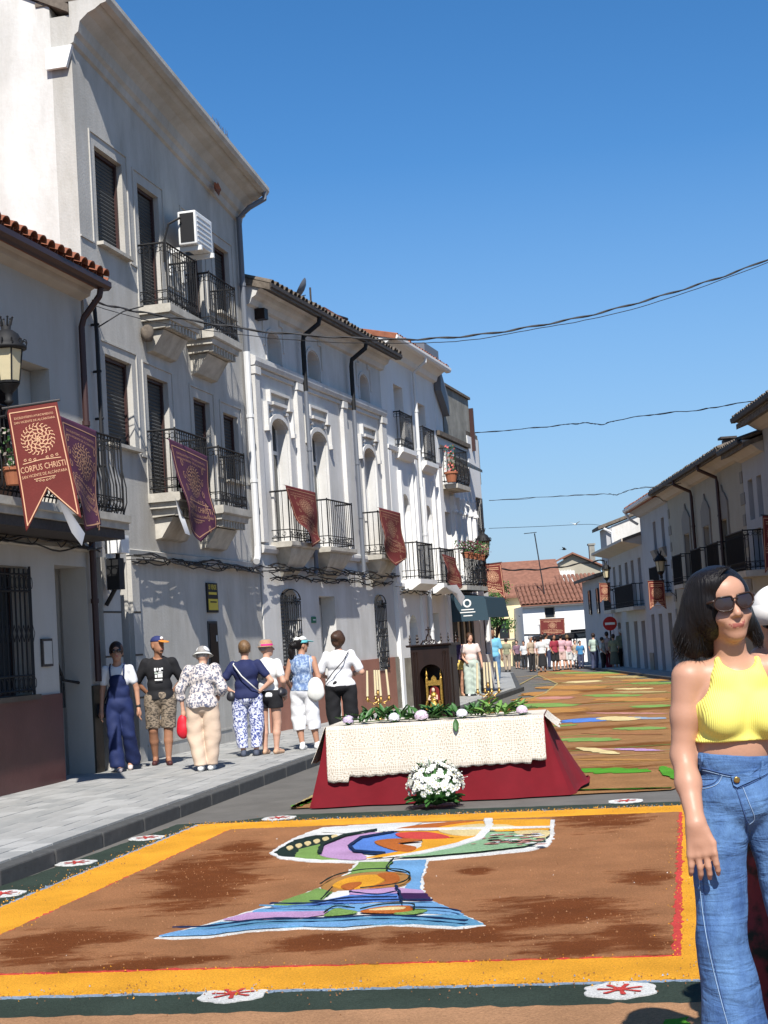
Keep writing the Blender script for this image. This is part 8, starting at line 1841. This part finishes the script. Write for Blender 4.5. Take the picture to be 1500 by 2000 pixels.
PR += [cap(SHr, SHr*.5+ELr*.5, .050, .044), cap(SHr*.5+ELr*.5, ELr, .044, .037), cap(ELr, ELr*.6+WRr*.4, .037, .038), cap(ELr*.6+WRr*.4, WRr, .038, .027, 0, .85), cap(SHl, SHl+V3(.05, .02, -.26), .05, .036)]
PR += [cap(HIr, KNr, .068, .050), cap(KNr, ANr, .050, .035), cap(HIl, KNl, .068, .050), cap(KNl, ANl, .052, .035), cap(ANr, ANr+V3(-.01, -.12, -.06), .034, .024), cap(ANl, ANl+V3(.02, -.12, -.06), .034, .024)]
PR += [cap(NKb-V3(0, -.01, .03), HP(0, .02, -.07), .054, .050)]
# head
PR += [ell(HP(0, .018, .025), (.074, .092, .092), 0, HR), ell(HP(0, -.018, -.040), (.058, .068, .062), 0, HR), ell(HP(0, -.052, -.088), (.027, .022, .020), 0, HR, .025), ell(HP(0, -.052, .055), (.052, .030, .040), 0, HR, .03),
       cap(HP(0, -.078, .020), HP(0, -.102, -.022), .0085, .0125, 0, 1, .012), ell(HP(-.012, -.088, -.026), (.010, .012, .0085), 0, HR, .006), ell(HP(.012, -.088, -.026), (.010, .012, .0085), 0, HR, .006),
       ell(HP(-.036, -.060, -.028), (.024, .022, .020), 0, HR, .018), ell(HP(.036, -.060, -.028), (.024, .022, .020), 0, HR, .018), ell(HP(0, -.072, -.052), (.030, .016, .018), 0, HR, .014)]
for q in (-1, 1): PR += [ell(HP(q*.030, -.083, .014), (.018, .012, .011), 0, HR, .010, 's'), ell(HP(q*.075, .012, -.005), (.008, .018, .030), 0, HR, .008)]
for (a, b_, r_0) in ((( -.022, -.083, -.0545), (-.012, -.0885, -.0575), .0020), ((-.012, -.0885, -.0575), (.012, -.0885, -.0575), .0030), ((.012, -.0885, -.0575), (.022, -.083, -.0545), .0022), ((-.013, -.085, -.062), (.013, -.085, -.062), .0032)): PR.append(cap(HP(*a), HP(*b_), r_0, r_0, 1, 1, .002))
# hand: relaxed, back of the hand to the camera
d = V3(.10, -.05, -1); d /= np.linalg.norm(d); sd_ = V3(1, -.25, .08); sd_ -= d*(sd_@d); sd_ /= np.linalg.norm(sd_); nn_ = np.cross(sd_, d)
pc = WRr+d*.045
PR += [cap(WRr, pc, .027, .024, 0, .8)]+[cap(WRr+d*.02+sd_*a*.8, WRr+d*.088+sd_*a*1.2, .0155, .0135, 0, 1, .012) for a in (-.027, -.009, .009, .027)]
for i, (a, l, sp_) in enumerate(((-.035, .062, -.10), (-.0115, .078, -.02), (.0115, .082, .04), (.035, .072, .10))):
    b0 = WRr+d*.088+sd_*a; dd = d+sd_*sp_; dd /= np.linalg.norm(dd); m1 = b0+dd*l*.48+nn_*-.000; m2 = m1+(dd*.93+V3(0, .36, 0))*l*.32; m3 = m2+(dd*.72+V3(0, .68, 0))*l*.26
    PR += [cap(b0-dd*.012, m1, .0108, .0100, 0, 1, .004), cap(m1, m2, .0098, .0088, 0, 1, .003), cap(m2, m3, .0088, .0070, 0, 1, .003), ell(b0+V3(0, -.006, 0), (.0095, .006, .009), 0, None, .006)]
t0 = WRr+d*.018+sd_*.022; t1 = t0+d*.040+sd_*.018+V3(0, -.006, 0); PR += [cap(t0, t1, .0125, .0100, 0, 1, .008), cap(t1, t1+d*.032+sd_*-.002+V3(0, -.004, 0), .0094, .0080, 0, 1, .004), cap(t1+d*.032, t1+d*.052, .0080, .0066, 0, 1, .004)]
sdf_mesh('body', PR, .0052, ['skin_f1', 'lip_f1'], f1, .022)
# crop top
TP = [ell(CH, (.138, .096, .130)), ell(BL, (.118, .090, .13)), ell(CH+V3(-.058, -.064, -.030), (.067, .062, .070)), ell(CH+V3(.075, -.064, -.030), (.067, .062, .070)), cap(CH+V3(-.035, -.03, .09), NKb+V3(-.042, -.028, .010), .052, .024), cap(CH+V3(.045, -.03, .09), NKb+V3(.060, -.028, .010), .052, .024),
      ell(Lc(1428, 1452, .0), (.118, .092, .05)), ell(NKb+V3(.008, -.05, .030), (.058, .075, .045), 0, None, .012, 's')]
for q, x0 in ((-1, 1338), (1, 1545)): TP.append(ell(Lc(x0, 1318, -.01), (.075 if q < 0 else .08, .16, .098), 0, None, .010, 's'))
hz = Lc(1360, 1450)[2]; TP.append(plane((Lc(1360, 1450)[0], 0, hz), (0, 0, -1)))
sdf_mesh('crop_top', TP, .005, 'yellow_rib', f1, .022, .0022, 1.0, ffreq=.8)
# jeans, flared
JP = [ell(PE+V3(.01, 0, .015), (.160, .112, .115)), ell(WA+V3(.0, 0, -.02), (.122, .092, .10)), cap(PE+V3(0, 0, .06), WA, .10, .090),
      cap(HIr, HIr*.5+KNr*.5, .088, .080), cap(HIr*.5+KNr*.5, KNr, .080, .078), cap(KNr, ANr+V3(0, 0, .02), .078, .125), cap(HIl, HIl*.5+KNl*.5, .088, .080), cap(HIl*.5+KNl*.5, KNl, .080, .078), cap(KNl, ANl+V3(0, 0, .02), .078, .125),
      plane(tuple(Lc(1352, 1468)), (.12, 0, 1)), plane((0, 0, .07), (0, 0, -1))]
jn = sdf_mesh('jeans', JP, .0055, 'denim', f1, .012, .0050, 2.0, ffreq=.75)
# surface projection for seams, pockets and the button
from mathutils.bvhtree import BVHTree
bpy.context.view_layer.update()
bv = BVHTree.FromPolygons([v.co for v in jn.data.vertices], [tuple(p.vertices) for p in jn.data.polygons])
def onj(x, y, lift=.002):
    o_ = Vector((0, 0, CAM_H))-FRT; dr = ray(x, y).normalized(); h = bv.ray_cast(o_, dr); return h[0]-dr*lift if h[0] is not None else None
def seam(name, pts, r, mt, n=5):
    P = [p for p in (onj(x, y) for x, y in spl(pts, n, False)) if p is not None]
    if len(P) > 2: MB().tube(P, r, 5).build(name, mt, f1)
seam('waist_seam', [(1353, 1497), (1380, 1502), (1420, 1512), (1460, 1517), (1497, 1512)], .0016, 'denim_seam'); seam('waist_stitch', [(1353, 1501), (1380, 1506), (1420, 1516), (1460, 1521)], .0009, 'denim_light')
seam('pocket_edge', [(1356, 1536), (1380, 1534), (1398, 1526), (1406, 1512)], .0018, 'denim_seam'); seam('pocket_stitch', [(1356, 1541), (1382, 1539), (1402, 1530), (1411, 1514)], .0011, 'denim_light'); seam('coin_pocket', [(1358, 1516), (1375, 1522), (1394, 1521)], .0012, 'denim_seam')
seam('fly_seam', [(1438, 1540), (1448, 1570), (1458, 1600), (1461, 1608)], .0018, 'denim_seam'); seam('fly_stitch', [(1450, 1535), (1462, 1565), (1474, 1598), (1464, 1610)], .0012, 'denim_light')
seam('crotch_seam', [(1458, 1606), (1460, 1640), (1462, 1660)], .002, 'denim_seam'); seam('side_seam', [(1364, 1560), (1362, 1640), (1366, 1720), (1375, 1800), (1390, 1880), (1410, 1960), (1424, 2010)], .0012, 'denim_light'); seam('side_seam', [(1371, 1700), (1376, 1760), (1383, 1820), (1397, 1890), (1417, 1975)], .0014, 'denim_seam')
def patch(name, pts, mt, lift=.004, bev=.002):
    b = MB(); pts = [q for q in pts if onj(*q) is not None]; P = [onj(x, y, lift) for x, y in pts]; Q = [onj(x, y, -.004) for x, y in pts]; n = len(P); c = onj(sum(x for x, _ in pts)/n, sum(y for _, y in pts)/n, lift); b.add(P+Q+[c], [(i, (i+1) % n, 2*n) for i in range(n)]+[(i, n+i, n+(i+1) % n, (i+1) % n) for i in range(n)]); b.build(name, mt, f1)
patch('waistband_tab', [(1428, 1516), (1450, 1511), (1480, 1500), (1499, 1491), (1500, 1510), (1485, 1518), (1462, 1528), (1440, 1538), (1433, 1534)], 'denim', .009); seam('tab_stitch', [(1430, 1518), (1455, 1513), (1480, 1504), (1499, 1495)], .0011, 'denim_light'); 
seam('tab_edge', [(1428, 1516), (1434, 1536), (1442, 1539), (1465, 1530), (1498, 1513)], .0022, 'denim_seam')
for (x, y) in ((1373, 1486), (1490, 1500)): MB().tube([onj(x-1, y-14, .006), onj(x-2, y, .009), onj(x-6, y+18, .006)], .0048, 5).build('belt_loop', 'denim', f1)
c = onj(1439, 1523, .013); MB().lathe([(0, 0), (.010, 0), (.010, .003), (.007, .004), (0, .003)], (0, 0, 0), 12).build('button', 'brass', f1, True, Matrix.Translation(c) @ Matrix.Rotation(math.pi/2, 4, 'X'))
# hem bands
seam('crop_hem', [], 0, 'denim') if False else None
# sunglasses
HM = Matrix([list(HR[i])+[HDc[i]] for i in range(3)]+[[0, 0, 0, 1]])
def lens_pts(q, s=1.0): return [(q*.034+.029*s*math.cos(a)*(1 if q*math.cos(a) < .0 else 1.04), .016+s*max(-.0245, min(.019+.003*math.cos(a)*q, .0265*math.sin(a)))*(1-.10*math.cos(a)*q)) for a in [k*2*math.pi/20 for k in range(20)]]
def yv(x): return -.1005+abs(x)*.05+max(0, abs(x)-.04)*.35
for q in (-1, 1):
    P = lens_pts(q); b = MB(); n = len(P); b.add([HM @ Vector((x, yv(x), z)) for x, z in P]+[HM @ Vector((q*.034, yv(.034)-.003, .016))], [(i, (i+1) % n, n) for i in range(n)]); b.build('lens', 'shade_lens', f1, True)
b = MB()
for q in (-1, 1): b.tube([HM @ Vector((x, yv(x)-.0015, z)) for x, z in lens_pts(q, 1.03)], .0028, 6, closed=True)
b.tube([HM @ Vector(v) for v in ((-.010, yv(.01)-.002, .022), (0, yv(0)-.003, .026), (.010, yv(.01)-.002, .022))], .0028, 6)
for q in (-1, 1): b.tube([HM @ Vector(v) for v in ((q*.062, yv(.06), .028), (q*.076, -.072, .026), (q*.080, .0, .020), (q*.078, .03, .012))], [.004, .004, .0028, .0025], 6)
b.build('sunglasses_frame', 'shade_frame', f1, True)
# hair: black chin length bob parted on one side, swept to her right
HA = [ell(HP(-.004, .035, .046), (.096, .098, .096), 0, HR), ell(HP(-.060, .020, .015), (.058, .088, .110), 0, HR), cap(HP(-.078, .020, .02), Lc(1344, 1245, .03), .054, .052, 0, .9), cap(Lc(1352, 1235, .03), Lc(1354, 1266, .02), .050, .034, 0, .9), ell(HP(.055, .035, .0), (.036, .070, .105), 0, HR), cap(HP(.066, .035, -.03), Lc(1478, 1245, .05), .034, .024),
      cap(Lc(1380, 1200, .07), Lc(1385, 1255, .06), .060, .050), ell(HP(-.035, -.020, .085), (.055, .060, .045), 0, HR),
      ell(HP(.010, -.105, -.012), (.064, .088, .110), 0, HR, .006, 's')]
sdf_mesh('hair', HA, .0048, 'hair_black', f1, .022, .0022, 3.0, ffreq=1.6)
rr = random.Random(12); b = MB()
for k in range(620):      # locks: over the head and down to ragged tips
    a = rr.uniform(-1, 1); left = rr.random() < .72
    if left:
        s0 = HP(rr.uniform(-.03, .02), rr.uniform(-.05, .09), .125+rr.uniform(-.01, .006)); m1 = HP(-.088+rr.uniform(-.012, .012), rr.uniform(-.055, .08), .045+rr.uniform(-.03, .03)); m2 = Lc(1345+rr.uniform(-14, 32), 1215+rr.uniform(-20, 20), rr.uniform(-.04, .09)); e = Lc(1340+rr.uniform(-28, 46), 1274+rr.uniform(-16, 20), rr.uniform(-.03, .08))
    else:
        s0 = HP(rr.uniform(-.01, .04), rr.uniform(-.03, .09), .125+rr.uniform(-.012, .004)); m1 = HP(.085+rr.uniform(-.008, .010), rr.uniform(-.01, .08), .04+rr.uniform(-.03, .03)); m2 = Lc(1470+rr.uniform(-6, 10), 1215+rr.uniform(-15, 15), rr.uniform(.02, .1)); e = Lc(1478+rr.uniform(-8, 14), 1258+rr.uniform(-18, 10), rr.uniform(.0, .1))
    P = []
    for t in [q/9 for q in range(10)]: P.append(s0*(1-t)**3+m1*3*t*(1-t)**2+m2*3*t*t*(1-t)+e*t**3)
    r0 = rr.uniform(.0008, .0026); b.tube(P, [r0*.6]+[r0]*6+[r0*.8, r0*.5, .0003], 4)
b.build('hair_locks', 'hair_black', f1, True, kind='stuff')
b = MB()      # swept fringe strands from the parting over the forehead side
for k in range(110):
    s0 = HP(.018+rr.uniform(-.012, .012), -.035+rr.uniform(-.03, .03), .122+rr.uniform(-.004, .006)); m1 = HP(-.025, -.088+rr.uniform(-.006, .02), .112+rr.uniform(-.01, .014)); m2 = HP(-.072, -.06+rr.uniform(-.01, .02), .06+rr.uniform(-.02, .02)); e = HP(-.085+rr.uniform(-.01, .006), -.02+rr.uniform(-.02, .02), -.03+rr.uniform(-.04, .04))
    P = [s0*(1-t)**3+m1*3*t*(1-t)**2+m2*3*t*t*(1-t)+e*t**3 for t in [q/9 for q in range(10)]]; r0 = rr.uniform(.0010, .0025); b.tube(P, [r0*.6]+[r0]*7+[r0*.6, .0004], 4)
b.build('fringe', 'hair_black', f1, True, kind='stuff')
f1e = MB(); f1e.tube([Lc(1353, 1465, -.0), Lc(1352, 1466, .0)], .001, 4)
# ------------------------------------------------------------------ companion at the right edge
D2 = 5.35; g2 = AT(1530, 1640, D2); F2R = Vector((g2.x, D2, 0)); f2 = empty('person', F2R, 0, 'woman with white cap and red patterned skirt half hidden at the right edge', 'person')
def L2(x, y, dy=0.0): p = AT(x, y, D2+dy)-F2R; return np.array((p.x, p.y, p.z))
mat('skirt_print', (.20, .03, .03), .8, 0, 9, col2=(.015, .02, .012), thr=(.40, .52)); mat('cap_white', (.70, .67, .62), .8)
H2c = L2(1522, 1222); SH2 = L2(1490, 1290, .02); HR2 = rotm(0, 0, R_(-12)); HQ = lambda x, y, z: H2c+HR2@V3(x, y, z)
PE2 = L2(1530, 1560); 
PR = [ell(L2(1525, 1360), (.13, .09, .15)), ell(L2(1525, 1460), (.11, .085, .12)), ell(PE2, (.15, .11, .13)), cap(SH2, L2(1590, 1295, .02), .045, .045), cap(SH2, L2(1478, 1400, .05), .045, .036), cap(L2(1478, 1400, .05), L2(1485, 1500, .02), .034, .026), cap(L2(1485, 1500, .02), L2(1488, 1530, 0), .022, .016), cap(L2(1560, 1310), L2(1600, 1450), .045, .036), cap(L2(1528, 1290, .02), HQ(0, .02, -.08), .05, .048),
      ell(HQ(0, .015, .02), (.072, .09, .09), 0, HR2), ell(HQ(0, -.018, -.045), (.056, .064, .058), 0, HR2), cap(HQ(0, -.078, .015), HQ(0, -.098, -.02), .008, .012, 0, 1, .012), ell(HQ(0, -.05, -.088), (.025, .02, .018), 0, HR2), cap(HQ(-.022, -.082, -.055), HQ(.022, -.082, -.055), .005, .005, 1, 1, .002)]
for q in (-.06, .06): PR += [cap(PE2+V3(q, 0, -.05), V3(q*1.2, 0, .5), .085, .055), cap(V3(q*1.2, 0, .5), V3(q*1.2, 0, .06), .052, .034), cap(V3(q*1.2, 0, .05), V3(q*1.2, -.12, .03), .034, .024)]
sdf_mesh('body', PR, .007, ['skin_f1', 'lip_f1'], f2, .022)
sdf_mesh('cap', [ell(HQ(0, .012, .060), (.090, .108, .085), 0, HR2), plane(tuple(HQ(0, 0, .045)), (0, 0, -1))], .006, 'cap_white', f2, .02)
MB().lathe([(.094, .03), (.118, -.035), (.123, -.040), (.095, .028)], (0, 0, 0), 30, 1.16).build('cap_brim', 'cap_white', f2, True, Matrix([list(HR2[i])+[HQ(0, .01, .045)[i]] for i in range(3)]+[[0, 0, 0, 1]]))
HM2 = Matrix([list(HR2[i])+[H2c[i]] for i in range(3)]+[[0, 0, 0, 1]]); b = MB()
for q in (-1, 1):
    P = lens_pts(q); n = len(P); b.add([HM2 @ Vector((x, yv(x), z)) for x, z in P]+[HM2 @ Vector((q*.034, yv(.034)-.003, .016))], [(i, (i+1) % n, n) for i in range(n)])
b.tube([HM2 @ Vector(v) for v in ((-.08, 0, .02), (-.066, -.07, .026), (0, -.102, .026), (.066, -.07, .026), (.08, 0, .02))], .003, 6); b.build('sunglasses', 'shade_lens', f2, True)
sdf_mesh('hair', [ell(HQ(0, .035, .02), (.088, .092, .085), 0, HR2), ell(HQ(0, .05, -.03), (.085, .07, .09), 0, HR2), ell(HQ(0, -.10, -.02), (.06, .085, .10), 0, HR2, .006, 's')], .007, 'hair_dkbrown', f2, .02, .003)
sdf_mesh('dress', [ell(L2(1525, 1380), (.14, .10, .13)), ell(L2(1525, 1460), (.12, .095, .12)), ell(PE2, (.165, .12, .14)), cap(PE2, V3(-.02, 0, .45), .15, .22, 0, .8), cap(V3(-.02, 0, .45), V3(-.02, 0, .2), .22, .26, 0, .8), plane((0, 0, .22), (0, 0, -1)), plane(tuple(L2(1525, 1320)), (0, 0, 1))], .008, 'skirt_print', f2, .03, .008, 4.0, ffreq=.5)
